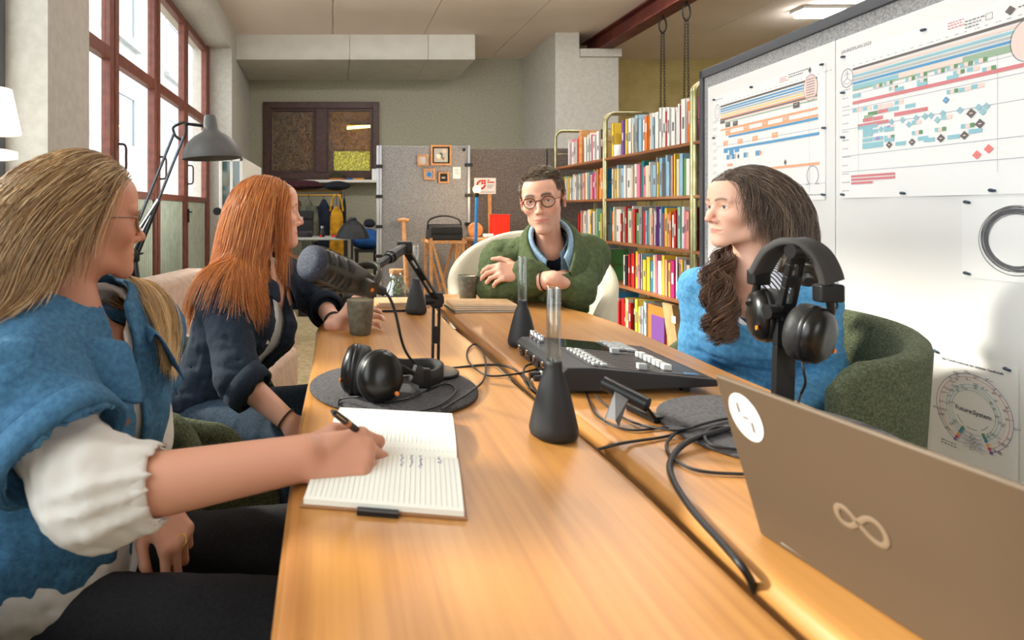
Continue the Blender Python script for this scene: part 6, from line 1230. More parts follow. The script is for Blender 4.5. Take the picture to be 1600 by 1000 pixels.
def hair_obj(name, Pn, rad, tip, parent, m, seed=0, cols=None, sides=3, lens=None, label=None):
    n, N = Pn.shape[:2]; rs = np.random.RandomState(seed); T_ = np.gradient(Pn, axis=0); T_ /= np.linalg.norm(T_, axis=2)[..., None] + 1e-9; x = np.cross(T_, A3((.3, .2, .93))); x /= np.linalg.norm(x, axis=2)[..., None] + 1e-9; y = np.cross(T_, x)
    t = np.linspace(0, 1, n)[:, None]; rr = (rad * rs.uniform(.6, 1.3, N))[None, :] * (1 - (1 - tip) * t ** 2); V = []
    for k in range(sides): a = 2 * math.pi * k / sides; V.append(Pn + rr[..., None] * (math.cos(a) * x + math.sin(a) * y))
    V = np.stack(V, 2).transpose(1, 0, 2, 3).reshape(-1, 3); b = (np.arange(N) * n * sides)[:, None, None] + (np.arange(n - 1) * sides)[None, :, None]; k = np.arange(sides)[None, None, :]; k2 = (k + 1) % sides
    Q = np.stack(np.broadcast_arrays(b + k, b + k2, b + sides + k2, b + sides + k), -1).reshape(-1, 4)
    C_ = np.array([lin(c)[:3] for c in cols], np.float32)[rs.randint(0, len(cols), N)] * rs.uniform(.8, 1.15, (N, 1)).astype(np.float32); C_ = np.repeat(C_, n * sides, 0)
    return np_obj(name, V, Q, m, parent, C_, label)
def hair_curves(name, Pn, rad, parent, m, seed, cols, lens=None, label=None):
    """fine strands as a hair curves object"""
    n, N = Pn.shape[:2]; rs = np.random.RandomState(seed); cu = bpy.data.hair_curves.new(name); cu.add_curves([n] * N); off = np.array(OFF.get(parent.name, (0, 0, 0)), np.float32)
    cu.attributes['position'].data.foreach_set('vector', (Pn.transpose(1, 0, 2) - off).astype(np.float32).ravel())
    a = cu.attributes.get('radius') or cu.attributes.new('radius', 'FLOAT', 'POINT'); rr = rad * rs.uniform(.7, 1.3, (N, 1)) * (1 - .6 * np.linspace(0, 1, n)[None, :] ** 3); a.data.foreach_set('value', rr.astype(np.float32).ravel())
    C_ = np.array([lin(c)[:3] for c in cols], np.float32)[rs.randint(0, len(cols), N)] * rs.uniform(.75, 1.2, (N, 1)).astype(np.float32); c = cu.attributes.new('tint', 'FLOAT_COLOR', 'CURVE'); c.data.foreach_set('color', np.concatenate([C_, np.ones((N, 1), np.float32)], 1).astype(np.float32).ravel())
    cu.materials.append(m); o = bpy.data.objects.new(name, cu); link(o, parent); OFF[o.name] = Vector(OFF.get(parent.name, (0, 0, 0))); return o
def scalp(N, o, Rm, s, seed, lim, c=(-.012, 0, .032), r=(.099, .0765, .084)):
    """random points on the cranium where lim(x,y,z) holds, as world points and normals, plus local points"""
    rs = np.random.RandomState(seed); v = rs.randn(N * 6, 3); v /= np.linalg.norm(v, axis=1)[:, None]; l = A3(c) + v * A3(r); m = lim(l[:, 0], l[:, 1], l[:, 2]); l = l[m][:N].astype(np.float32); nn = (l - A3(c)) / A3(r) ** 2; nn /= np.linalg.norm(nn, axis=1)[:, None]
    return (A3(o) + (l * s) @ np.array(Rm, np.float32).T), nn.astype(np.float32) @ np.array(Rm, np.float32).T, l
m_skin = {}
def skin_mat(name): return mat(name, (220, 170, 145), .48, attr='tint', sss=.12, bump=(350, .12, .001), spec=.4)
m_hair = mat('hair_fibre', (120, 90, 60), .38, attr='tint', spec=.6)
def glasses(parent, o, Rm, s, col, r=.0225, thick=.0019, lens=True):
    M4 = Matrix.Identity(4)
    for i in range(3):
        for j in range(3): M4[i][j] = float(Rm[i, j]) * s
        M4[i][3] = float(o[i])
    m = mat('spectacle_frame_%d' % col[0], col, .3); g = None
    mb = MB(); fl = lambda y: .1035 - 9.0 * max(0, abs(y) - .012) ** 2
    for sd in (1, -1):
        mb.tube([M4 @ Vector((fl(sd * .033 + r * math.cos(a)), sd * .033 + r * math.cos(a), -.004 + r * .9 * math.sin(a))) for a in [2 * math.pi * i / 32 for i in range(32)]], thick * s, 8, closed=True)
    mb.tube([M4 @ Vector((fl(y) + .001, y, .003 - 14 * y * y)) for y in (-.011, -.006, 0, .006, .011)], thick * s, 8)
    g = ob('spectacles', mb, m, parent)
    for sd in (1, -1):
        ob('temple_arm', MB().tube([M4 @ Vector(p) for p in ((fl(.0555) , sd * .0555, .003), (.078, sd * .068, .003), (.03, sd * .0765, .001), (-.005, sd * .08, -.001), (-.018, sd * .081, -.012), (-.024, sd * .081, -.024))], thick * .8 * s, 6), m, g)
        if lens:
            pts = [M4 @ Vector((fl(sd * .033 + r * .97 * math.cos(a)), sd * .033 + r * .97 * math.cos(a), -.004 + r * .87 * math.sin(a))) for a in [2 * math.pi * i / 24 for i in range(24)]]
            ob('lens', MB().add(pts, [tuple(range(24))]), clear_glass('spectacle_lens', .02, (250, 250, 250), facing=.15) if 'spectacle_lens' not in MATS else MATS['spectacle_lens'], g)
    return g
def cloth(name, parent, ops, h, m, amp=.004, wl=.07, seed=0, it=1, label=None):
    if amp:
        k = next((i for i, p in enumerate(ops) if p.kind == 'shell'), len(ops)); ops = ops[:k] + [Op('d', folds(amp, wl, seed), (0, 0, 0), 0), Op('d', folds(amp * .5, wl * .45, seed + 50, warp=2.2), (0, 0, 0), 0)] + ops[k:]
    v, q = sdf_mesh(ops, h, dmax=.012 + 2.5 * amp); v = relax(v, q, it + 1) if it else v
    return np_obj(name, v, q, m, parent, None, label)
def push_out(Pn, body, off=.006, it=3):
    sh = Pn.shape; p = Pn.reshape(-1, 3).copy(); f_ = lambda q: apply(body, q[:, None, :], q, .05)[:, 0]
    for _ in range(it):
        d = f_(p); m = d < off
        if not m.any(): break
        pm = p[m]; gr = np.stack([f_(pm + A3([.004 if k == j else 0 for j in range(3)])) for k in range(3)], 1) - d[m][:, None]; gr /= np.linalg.norm(gr, axis=1)[:, None] + 1e-9; p[m] = pm + gr * (off - d[m])[:, None]
    return p.reshape(sh)
def pleats(a, d, n, amp, reach):
    """gathers round the axis through a along d, fading with distance from a"""
    a, d = A3(a), A3(Vector(d).normalized()); x = A3(Vector(d).orthogonal().normalized()); y = np.cross(d, x)
    def f(p): q = p - a; t = q @ d; th = np.arctan2(q @ y, q @ x); r_ = np.sqrt(np.maximum((q * q).sum(-1) - t * t, 0)); return (amp * np.sin(n * th + 2 * np.sin(3 * th) + 25 * t) * np.exp(-(t / reach) ** 2) * (r_ < .13)).astype(np.float32)
    return Op('d', f, (0, 0, 0), 0)
def cuff(name, parent, a, b, f0, f1, r0, r1, th, m):
    a, b = Vector(a), Vector(b); d = (b - a); q = d.normalized().to_track_quat('Z', 'Y').to_matrix().to_4x4(); Mx = Matrix.Translation(a + d * f0) @ q; L_ = d.length * (f1 - f0); n = 40
    pr = [(r0, 0), (r0 + th, .003), (r0 * .5 + r1 * .5 + th * 1.15, L_ * .5), (r1 + th, L_ - .003), (r1, L_), (r1 - .003, L_ - .004), (r0 - .003, .004), (r0, 0)]
    rows = [[Mx @ Vector((r_ * (1 + .02 * math.sin(5 * k / n * 6.283)) * math.cos(2 * math.pi * k / n), r_ * (1 + .02 * math.sin(5 * k / n * 6.283)) * math.sin(2 * math.pi * k / n), z)) for k in range(n)] for r_, z in pr]
    return ob(name, MB().grid(rows, True), m, parent)
def band(parent, c, d, r, th, m, name='wristband', label=None):
    d = Vector(d).normalized(); x = d.orthogonal().normalized(); y = d.cross(x); return ob(name, MB().tube([Vector(c) + r * (x * math.cos(a) + y * math.sin(a)) for a in [2 * math.pi * i / 28 for i in range(28)]], th, 8, closed=True), m, parent, label=label)
def legs(pel, left, kneeL, kneeR, r=.075):
    pel = Vector(pel); o = []
    for s, kn in ((1, kneeL), (-1, kneeR)):
        hip = pel + Vector(left) * s * .085 + Vector((0, 0, .0)); kn = Vector(kn); ft = Vector((kn.x, kn.y, .06)); o += [U(seg(hip, kn, r + .008, r * .8), .04), U(seg(kn, ft, r * .78, r * .55), .03)]
    o.append(U(ell(pel, (.13, .15, .11), None), .05)); return o
def shoes(parent, kneeL, kneeR, fwd, m):
    for kn in (kneeL, kneeR):
        f = Vector(fwd).normalized(); a = Vector((kn[0], kn[1], .035)); ops = [U(seg(a - f * .05, a + f * .14, .036, .032, 1.0, (0, 0, 1)), 0), U(seg(a, a + Vector((0, 0, .05)), .038, .04), .03), PLANE((0, 0, .003), (0, 0, -1))]
        v, q = sdf_mesh(ops, .008); np_obj('shoe', v, q, m, parent)
def dirv(deg, el=0): return Vector((math.cos(R(deg)) * math.cos(R(el)), math.sin(R(deg)) * math.cos(R(el)), math.sin(R(el))))
m_blackjean = mat('black_jeans', (28, 28, 32), .9, var=200, col2=(18, 18, 22), bump=(300, .3)); m_jean = mat('blue_jeans', (44, 62, 80), .9, var=160, col2=(32, 46, 62), bump=(300, .3)); m_shoe = mat('dark_shoe', (40, 36, 34), .6)
m_denim = mat('denim_blue', (64, 112, 146), .9, var=120, col2=(48, 92, 126), bump=(260, .4), detail=6); m_ldenim = mat('light_denim', (148, 176, 196), .9, var=150, col2=(120, 150, 174), bump=(300, .3))
m_blouse = mat('white_blouse', (212, 208, 202), .85, bump=(60, .15)); m_navy = mat('navy_cotton', (22, 36, 52), .95, var=150, col2=(15, 26, 40), bump=(200, .3, .002)); m_tee = mat('white_tee', (216, 216, 214), .9, bump=(200, .2))
m_olive = mat('olive_cotton', (78, 90, 56), .9, var=60, col2=(64, 76, 44), bump=(300, .3)); m_dtee = mat('dark_navy_tee', (28, 32, 46), .9); m_knit = mat('blue_knit', (92, 156, 200), .95, var=90, col2=(70, 132, 178), bump=(500, .5, .002), detail=6)
m_btn = mat('shirt_button', (222, 214, 196), .4); m_gold2 = mat('gold', (216, 170, 90), .2, 1)
def place_hand(wr, fx, fz, side, **kw):
    f = Vector(fx).normalized(); z = Vector(fz); z = (z - f * z.dot(f)).normalized(); y = z.cross(f); Rm = np.array([[f.x, y.x, z.x], [f.y, y.y, z.y], [f.z, y.z, z.z]], np.float32); s = kw.pop('s', 1.0)
    return xf(hand_ops(side, **kw), wr, Rm, s)
def collar(pts, w, th, k=.006):
    """a folded collar: a chain of flat pieces; pts are (point, outward normal)"""
    o = []
    for (a, na), (b, nb_) in zip(pts, pts[1:]): n = (Vector(na) + Vector(nb_)).normalized(); o.append(U(seg(a, b, w, w, th / w, tuple(n)), k))
    return o
def collar_flaps(c, up, left, fw, neck, rn, drop, m, parent, spread=.05, name='collar', thick=.004, front=.06, h0=.03, sides=(1, -1)):
    """stand-and-fall collar as two curved leaves from the nape to the collar points"""
    neck = Vector(neck) + up * .055; out = []
    for s in sides:
        rows = []; n = 14
        for i in range(n + 1):
            t = i / n; a = math.pi * (1 - t * .86); r_ = rn; base = neck + fw * (r_ * math.cos(a) * 1.0 + front * t ** 3) + left * s * r_ * math.sin(a) * (1 + .1 * t) + up * (h0 - .05 * t ** 1.5)
            nrm = (fw * math.cos(a) + left * s * math.sin(a)).normalized(); d = drop * (.62 + .75 * t ** 2.5)
            top = base + up * .012; fold = top + nrm * .010 + up * .002; tipp = base + nrm * (.028 + spread * .3 * t) - up * d + fw * (.012 * t)
            rows.append([base - up * .012, top, fold, fold.lerp(tipp, .5) + nrm * .004, tipp])
        o = ob(name, MB().grid(rows), m, parent); sm = o.modifiers.new('thick', 'SOLIDIFY'); sm.thickness = thick; sm.offset = 0; s2 = o.modifiers.new('sub', 'SUBSURF'); s2.levels = s2.render_levels = 1; out.append(o)
    return out
def buttons(parent, pts, n, r=.006, m=None):
    for p in pts: ob('button', MB().cyl(Vector(p), Vector(p) + Vector(n).normalized() * .003, r, n=14), m or m_btn, parent)
# ================================================================== man in the green jacket
def build_man():
    t = thing('person', 'man in an olive green jacket and round glasses with folded arms', 'person', (.98, 2.6, 0))
    hc = P(842, 310, 2.12); hc = Vector((hc.x + .06, hc.y + .135, hc.z + .004)); hf = dirv(243, -8); s = 1.01; Rm = axes(hf, (.0, 0, 1), R(6))
    pel, neck = Vector((1.06, 2.8, .50)), Vector((.88, 2.36, .955)); shL, shR = Vector((1.04, 2.38, .925)), Vector((.705, 2.44, .895))
    elL, wrL = Vector((.935, 2.215, .803)), Vector((.745, 2.25, .868)); elR, wrR = Vector((.645, 2.35, .798)), Vector((.822, 2.17, .85))
    # body
    ops = xf(head_ops(True, 1.18, .91, .006, lid=.0008, crease=.003), hc, Rm, s); hb = hc + Vector(Rm @ A3((-.03, 0, -.05)) * s); thr = hc + Vector(Rm @ A3((.02, 0, -.09)) * s)
    ops += [U(seg(hb, neck, .047, .05), .015), U(seg(thr, neck + Vector((-.01, -.02, -.01)), .02, .026), .02), U(seg(neck, pel, .06, .08), .03), U(seg(shL, shR, .035), .02)]
    ops += arm_ops(shL, elL, wrL, (.038, .036, .031)) + arm_ops(shR, elR, wrR, (.038, .042, .034))
    ops += place_hand(wrL, (-1, .1, .03), (-.1, -.72, .65), -1, curls=[(28, 30, 20), (34, 32, 20), (38, 34, 22), (40, 34, 22)], thumb=((40, 0), 15, 20), s=1.06)
    ops += place_hand(wrR, (.86, .52, .02), (-.1, -.62, .75), 1, curls=[(10, 20, 10)] * 4, s=1.06)
    v, q = sdf_mesh(ops, .003); v = relax(v, q, 1, .35)
    body = np_obj('body', v, q, skin_mat('skin_warm'), t, skin_colour(v, hc, Rm, s, (218, 166, 142), (186, 108, 98), (46, 32, 24), (70, 56, 44), .3, .074, .020, .006))
    eyes(t, hc, Rm, s, (96, 120, 134), look=(1, .12, .1)); glasses(t, hc, Rm, s, (92, 58, 34), .0225, .0021)
    # short brown hair
    lim = lambda x, y, z: ((z > .068 + .25 * np.abs(y) * (x > .04)) | ((x < .045) & (z > .04)) | ((x < .012) & (z > .018)) | ((x < -.036) & (z > -.055)))
    r_, nn, l = scalp(9000, hc, Rm, s, 2, lim, r=(.0985, .076, .0835)); f3, l3, u3 = Rm[:, 0], Rm[:, 1], Rm[:, 2]
    topm = np.clip((l[:, 2] - .05) / .04, 0, 1)[:, None]; d = nn * (.12 + .3 * topm) + (f3 * .55 + l3 * .6) * topm + (-u3 * .8 - f3 * .3) * (1 - topm); d += np.random.RandomState(1).randn(*d.shape) * .12; d /= np.linalg.norm(d, axis=1)[:, None]
    cr = [(A3(hc) + (Rm @ A3((-.012, 0, .032))) * s, A3((.0985, .076, .0835)) * s, Rm)]
    Pn = strands(r_.astype(np.float32), d.astype(np.float32), .02, .004, .14, cr, np.random.RandomState(3).uniform(.0005, .008, len(r_)).astype(np.float32), down=tuple(-Rm[:, 2] * .5 + Rm[:, 0] * .2))
    hair_curves('hair', Pn, .0007, t, m_hair, 4, [(80, 60, 44), (100, 78, 58), (62, 47, 35), (122, 104, 84), (140, 126, 110)])
    # clothes
    to, (up, left, fw, Rt, c) = torso(pel, neck, shL, shR, .004, .95); cloth('dark_tee', t, to + [SUB(seg(neck + up * .055 + fw * .03, neck + up * .2 + fw * .05, .058, .09), .01)], .006, m_dtee, .001)
    to, _ = torso(pel, neck, shL, shR, .007, .94); fr = lambda f, x=.12, y=0: c(f, x, y)
    cloth('denim_shirt', t, to + [SHELL(.010), SUB(seg(fr(1.02, .09), fr(.72, .14, -.0), .055, .022, .6, tuple(left)), .004), SUB(seg(neck + up * .03, neck + up * .2, .058, .075), .006)], .005, m_ldenim, .0015, .08, 3)
    collar_flaps(c, up, left, fw, neck + fw * .008 + up * .01, .062, .05, m_ldenim, t, front=.05, h0=.045)
    to, _ = torso(pel, neck, shL, shR, .014, .95)
    jo = to + arm_ops(shL, elL, wrL, (.058, .056, .047), .0) + arm_ops(shR, elR, elR.lerp(wrR, .62), (.058, .056, .049), .0)
    for k, (a, b) in enumerate(((shL, elL), (shR, elR))): jo.append(U(seg(Vector(a), Vector(a).lerp(Vector(b), .4), .06, .06), .04))
    jo += [SHELL(.010), SUB(seg(fr(1.05, .1, -.0), fr(.42, .17, -.0), .085, .035, .6, tuple(left)), .006), SUB(seg(neck + up * .03, neck + up * .2, .064, .085), .008)]
    cloth('green_jacket', t, jo, .0054, m_olive, .0085, .11, 7, 1)
    cuff('jacket_cuff', t, elR, wrR, .52, .64, .047, .045, .006, m_olive); cuff('jacket_cuff', t, elL, wrL, .86, 1.0, .043, .041, .006, m_olive)
    collar_flaps(c, up, left, fw, neck + fw * .01 + up * .004, .078, .068, m_olive, t, front=.095, h0=.042, spread=.14, name='jacket_collar', thick=.006)
    pk = fr(.62, .0, .085); Mp = Matrix.Translation(pk) @ Matrix(((left.x, up.x, fw.x, 0), (left.y, up.y, fw.y, 0), (left.z, up.z, fw.z, 0), (0, 0, 0, 1))); ob('chest_pocket', MB().box((-.045, -.06, .08), (.045, .0, .118), M=Mp).box((-.048, -.002, .08), (.048, .022, .123), M=Mp), m_olive, t, bevel=.006)
    buttons(t, [fr(.74, .148, -.008)], fw)
    band(t, elR.lerp(wrR, .86), wrR - elR, .0385, .0022, m_black, 'wristband')
    # ring on the ring finger
    legs_ = legs(pel, left, (1.02, 2.38, .5), (.8, 2.5, .5)); cloth('trousers', t, legs_, .01, m_blackjean, .003); shoes(t, (1.02, 2.38, 0), (.8, 2.5, 0), (-.4, -.9, 0), m_shoe)
    return t
# ================================================================== woman in the navy shirt
def long_coll(hc, Rm, s, extra): return [(A3(hc) + (Rm @ A3((-.012, 0, .03))) * s, A3((.1, .0785, .086)) * s, Rm), (A3(hc) + (Rm @ A3((.025, 0, -.035))) * s, A3((.066, .064, .085)) * s, Rm)] + extra
I3 = np.eye(3, dtype=np.float32)
def build_navy():
    t = thing('person', 'red haired woman in a navy shirt holding a mug', 'person', (-.36, 1.7, 0))
    hc = P(413, 324, 1.84); hc = Vector((hc.x + .01, hc.y, hc.z - .012)); hf = dirv(8, 0); s = .95; Rm = axes(hf)
    pel, neck = Vector((-.38, 1.74, .485)), Vector((-.245, 1.82, .915)); shL, shR = Vector((-.15, 1.975, .865)), Vector((-.315, 1.67, .865))
    elR, wrR = P(372, 590, 1.5), P(452, 660, 1.44); elL, wrL = Vector((-.045, 2.0, .80)), P(524, 506, 1.80)
    ops = xf(head_ops(False, .9, .93, 0), hc, Rm, s); hb = hc + Vector(Rm @ A3((-.03, 0, -.05)) * s)
    ops += [U(seg(hb, neck, .047, .05), .03), U(seg(neck, pel, .06, .08), .03), U(seg(neck - Vector((0, 0, .03)), neck + Vector((.07, .02, -.08)), .055, .05), .03), U(seg(shL, shR, .03), .02)]
    ops += arm_ops(shL, elL, wrL, (.034, .034, .025)) + arm_ops(shR, elR, wrR, (.034, .037, .025))
    mg = MUG + Vector((0, 0, .06)); ops += place_hand(wrL, (.93, .36, .1), (-.5, .84, .1), -1, curls=[(24, 38, 30), (26, 40, 30), (28, 42, 30), (30, 44, 30)], thumb=((45, -15), 10, 15), s=.92)
    ops += place_hand(wrR, (.75, .1, -.62), (.3, -.5, .8), 1, curls=[(20, 25, 15)] * 4, thumb=((30, 10), 15, 15), s=.92)
    v, q = sdf_mesh(ops, .003); v = relax(v, q, 1, .35)
    np_obj('body', v, q, skin_mat('skin_fair'), t, skin_colour(v, hc, Rm, s, (228, 178, 156), (196, 116, 104), (158, 104, 66), (150, 92, 48), 0, .078))
    eyes(t, hc, Rm, s, (110, 130, 130))
    # long straight copper hair parted on the crown
    lim = lambda x, y, z: ((z > .07 + .3 * np.abs(y) * (x > .03)) | ((x < .008 + .5 * z) & (z > .02)) | ((x < .0) & (z > -.01)) | ((x < -.03) & (z > -.06)))
    r_, nn, l = scalp(12000, hc, Rm, s, 5, lim); f3, l3, u3 = Rm[:, 0], Rm[:, 1], Rm[:, 2]; sg = np.sign(l[:, 1])[:, None]
    d = l3 * sg * .8 - f3 * (.35 + .5 * (l[:, 0] > .03))[:, None] - u3 * .15 + nn * .25; d /= np.linalg.norm(d, axis=1)[:, None]
    ex = [(A3(neck + Vector((-.02, 0, -.07))), A3((.1, .19, .085)), I3), (A3(shR), A3((.058, .058, .058)), I3), (A3(neck.lerp(pel, .3)), A3((.115, .16, .2)), I3)]
    tco = torso(pel, neck, shL, shR, .022, .9, .5)[0] + arm_ops(shL, elL, wrL, (.066, .06, .05)) + arm_ops(shR, elR, wrR, (.066, .062, .05)); ex = []
    offs = np.random.RandomState(6).uniform(.001, .014, len(r_)).astype(np.float32)
    pull = lambda p, u: np.where(((p - A3(hc)) @ f3 > .02)[:, None], f3 * .03, f3 * -.2).astype(np.float32) * (1.0 if u > .3 else .5)
    Pn = strands(r_.astype(np.float32), d.astype(np.float32), .37, .0185, .26, long_coll(hc, Rm, s, ex), offs, wave=.002, wl=.2, seed=3, pull=pull, body=tco)
    cop = [(190, 112, 52), (214, 138, 70), (168, 92, 42), (226, 158, 90), (200, 124, 62)]
    hair_obj('hair', Pn[:, ::14], .001, .4, t, m_hair, 7, cop); hair_curves('hair_strands', Pn, .0005, t, m_hair, 8, cop)
    # clothes
    to, (up, left, fw, Rt, c) = torso(pel, neck, shL, shR, .0, .86, .5); cloth('white_tee', t, to + [SUB(seg(neck + up * .0 + fw * .035, neck + up * .2 + fw * .05, .062, .1), .01)], .006, m_tee, .002, .06, 2)
    to, _ = torso(pel, neck, shL, shR, .018, .88, .5); fr = lambda f, x=.12, y=0: c(f, x, y)
    so_ = to + arm_ops(shL, elL, elL.lerp(wrL, .25), (.06, .053, .05)) + arm_ops(shR, elR, elR.lerp(wrR, .06), (.06, .055, .053))
    so_ += [SHELL(.010), SUB(seg(fr(1.05, .08, -.0), fr(.0, .16, .0), .07, .045, .55, tuple(left)), .006), SUB(seg(neck + up * .02, neck + up * .2, .064, .11), .008), PLANE(pel - up * .1, -up)]
    cloth('navy_shirt', t, so_, .0052, m_navy, .007, .09, 9, 1)
    cuff('rolled_cuff', t, elL, wrL, .26, .52, .054, .052, .008, m_navy); cuff('rolled_cuff', t, elR, wrR, .06, .36, .058, .055, .008, m_navy)
    collar_flaps(c, up, left, fw, neck + fw * .012 - up * .06, .07, .035, m_navy, t, front=.035, h0=.03, name='shirt_collar', thick=.005)
    buttons(t, [fr(.78, .125, -.055), fr(.6, .15, -.05), fr(.42, .14, -.05), fr(.25, .135, -.05)], fw - left * .5, .006)
    chain = [neck + left * s_ * .055 * math.cos(a) + fw * (.05 + .045 * math.sin(a)) - up * (.16 * math.sin(a) - .0) for s_ in (1,) for a in [math.pi * i / 16 for i in range(17)]]
    ob('necklace', MB().tube(chain, .0014, 6), m_gold2, t); band(t, elR.lerp(wrR, .93), wrR - elR, .028, .0024, mat('brown_cord', (70, 54, 40), .7)); band(t, elL.lerp(wrL, .9), wrL - elL, .029, .004, m_black)
    cloth('jeans', t, legs(pel, left, (-.02, 1.86, .5), P(462, 690, 1.5), .07), .007, m_jean, .003, .07, 4); shoes(t, (-.02, 1.86, 0), P(462, 690, 1.5), (1, 0, 0), m_shoe)
    return t
# ================================================================== woman in the denim shirt, nearest on the left
def build_denim():
    t = thing('person', 'blonde woman in a denim shirt writing in the notebook', 'person', (-.48, 1.0, 0))
    hc = P(128, 318, 1.06); hc = Vector((hc.x + .004, hc.y, hc.z - .024)); hf = dirv(36, -3); s = .92; Rm = axes(hf)
    pel, neck = Vector((-.51, 1.02, .45)), Vector((-.475, 1.03, .915)); shL, shR = Vector((-.40, 1.185, .86)), Vector((-.475, .87, .85))
    elR, wrR = Vector((-.315, .78, .728)), Vector((-.038, .795, .772)); elL, wrL = Vector((-.39, 1.17, .655)), Vector((-.315, 1.02, .605))
    ops = xf(head_ops(False, 1.0, .95, 0), hc, Rm, s); hb = hc + Vector(Rm @ A3((-.03, 0, -.05)) * s)
    ops += [U(seg(hb, neck, .05, .052), .03), U(seg(neck, pel, .06, .08), .03), U(seg(neck - Vector((0, 0, .03)), neck + Vector((.07, .05, -.07)), .055, .05), .03), U(seg(shL, shR, .03), .02)]
    ops += arm_ops(shL, elL, wrL, (.036, .036, .027)) + arm_ops(shR, elR, wrR, (.04, .046, .03))
    ops += place_hand(wrR, (.98, .16, .02), (.0, -.62, .8), 1, curls=[(42, 52, 25), (52, 62, 35), (60, 68, 40), (64, 70, 40)], thumb=((42, 22), 30, 25), s=.95)
    ops += place_hand(wrL, (.62, -.42, -.62), (.5, -.45, .75), -1, curls=[(45, 50, 30), (48, 52, 30), (52, 55, 30), (55, 55, 30)], thumb=((30, 20), 20, 20), s=.95)
    v, q = sdf_mesh(ops, .003); v = relax(v, q, 1, .35)
    np_obj('body', v, q, skin_mat('skin_tan'), t, skin_colour(v, hc, Rm, s, (200, 144, 118), (172, 94, 82), (140, 108, 76), (150, 122, 84), 0, .078))
    eyes(t, hc, Rm, s, (110, 130, 140)); glasses(t, hc, Rm, s, (134, 96, 70), .0235, .0024)
    lim = lambda x, y, z: ((z > .072 + .25 * np.abs(y) * (x > .03)) | ((x < .008 + .5 * z) & (z > .02)) | ((x < .0) & (z > -.01)) | ((x < -.03) & (z > -.06)))
    r_, nn, l = scalp(15000, hc, Rm, s, 15, lim); f3, l3, u3 = Rm[:, 0], Rm[:, 1], Rm[:, 2]; sg = np.sign(l[:, 1] - .012)[:, None]
    d = l3 * sg * .65 - f3 * (.75 + .5 * (l[:, 0] > .03))[:, None] - u3 * .1 + nn * .25; d /= np.linalg.norm(d, axis=1)[:, None]
    ex = [(A3(neck + Vector((-.04, -.01, -.08))), A3((.1, .16, .075)), I3), (A3(shR), A3((.06, .06, .06)), I3), (A3(shL), A3((.06, .06, .06)), I3), (A3(neck.lerp(pel, .35)), A3((.14, .18, .2)), I3), (A3(hc) + (Rm @ A3((-.005, 0, -.02))) * s, A3((.03, .086, .036)) * s, Rm)]
    tco = torso(pel, neck, shL, shR, .03, .95, .5)[0] + [U(seg(shR, elR, .075, .08), .03), U(seg(shL, elL, .07, .08), .03)]; ex = ex[4:]
    pull = lambda p, u: (np.where(((p - A3(hc)) @ l3 > .03)[:, None], f3 * .3 - u3 * .0, f3 * -.2)).astype(np.float32) * (1.0 if u > .35 else -.0) + (f3 * -.75).astype(np.float32) * (1.0 if u <= .35 else 0)
    Pn = strands(r_.astype(np.float32), d.astype(np.float32), .29, .0165, .24, long_coll(hc, Rm, s, ex), np.random.RandomState(8).uniform(.001, .018, len(r_)).astype(np.float32), wave=.003, wl=.2, seed=5, pull=pull, body=tco)
    bl = [(172, 138, 94), (196, 164, 118), (142, 110, 74), (214, 188, 148), (122, 92, 62)]; hair_obj('hair', Pn[:, ::14], .001, .4, t, m_hair, 9, bl); hair_curves('hair_strands', Pn, .0005, t, m_hair, 10, bl)
    gd = np.array(spline([P(150, 425, 1.16), P(178, 455, 1.16), P(196, 500, 1.15), P(208, 550, 1.12), P(232, 580, 1.09)], 5), np.float32); rs = np.random.RandomState(41); n = len(gd); u = np.linspace(0, 1, n)[:, None]; Pk = np.stack([gd + rs.randn(3) * A3((.016, .012, .01)) * (.6 + .8 * np.sin(u * 2.6)) + np.concatenate([.006 * np.sin(7 * u + i), 0 * u, .004 * np.sin(5 * u + i)], 1) for i in range(2400)], 1).astype(np.float32); Pk = push_out(Pk, tco, .015)
    for _ in range(4): Pk[1:-1] = .5 * Pk[1:-1] + .25 * (Pk[:-2] + Pk[2:])
    hair_curves('front_lock', Pk, .00045, t, m_hair, 42, [(196, 164, 112), (214, 184, 132), (170, 136, 86), (150, 116, 74)])
    to, (up, left, fw, Rt, c) = torso(pel, neck, shL, shR, .012, .92, .5); fr = lambda f, x=.12, y=0: c(f, x, y)
    bo = to + [U(ell(c(.12, .01), (.142, .178, .14), Rt), .03), U(seg(shR, elR, .052, .057), .03), U(ell(elR + Vector((-.005, .0, .004)), (.064, .055, .054)), .03), U(seg(elR, elR.lerp(wrR, .22), .056, .05), .02), U(seg(shL, elL, .055, .06), .03), U(seg(elL, elL.lerp(wrL, .3), .06, .045), .02), pleats(elR.lerp(wrR, .2), wrR - elR, 11, .0036, .1), SHELL(.013), SUB(seg(elR.lerp(wrR, .22), wrR, .045, .05), .008), SUB(seg(elL.lerp(wrL, .25), wrL, .04, .05), .003), SUB(seg(neck + up * .0 + fw * .03, neck + up * .2 + fw * .06, .075, .13), .008), SUB(seg(neck + fw * .07, fr(.74, .14), .035, .01), .006), PLANE(pel - up * .055, -up + fw * .1)]
    cloth('white_blouse', t, bo, .0052, m_blouse, .0065, .065, 12, 1); cuff('blouse_cuff', t, elR, wrR, .17, .28, .049, .047, .005, m_blouse)
    to, _ = torso(pel, neck, shL, shR, .027, .95, .5, .025)
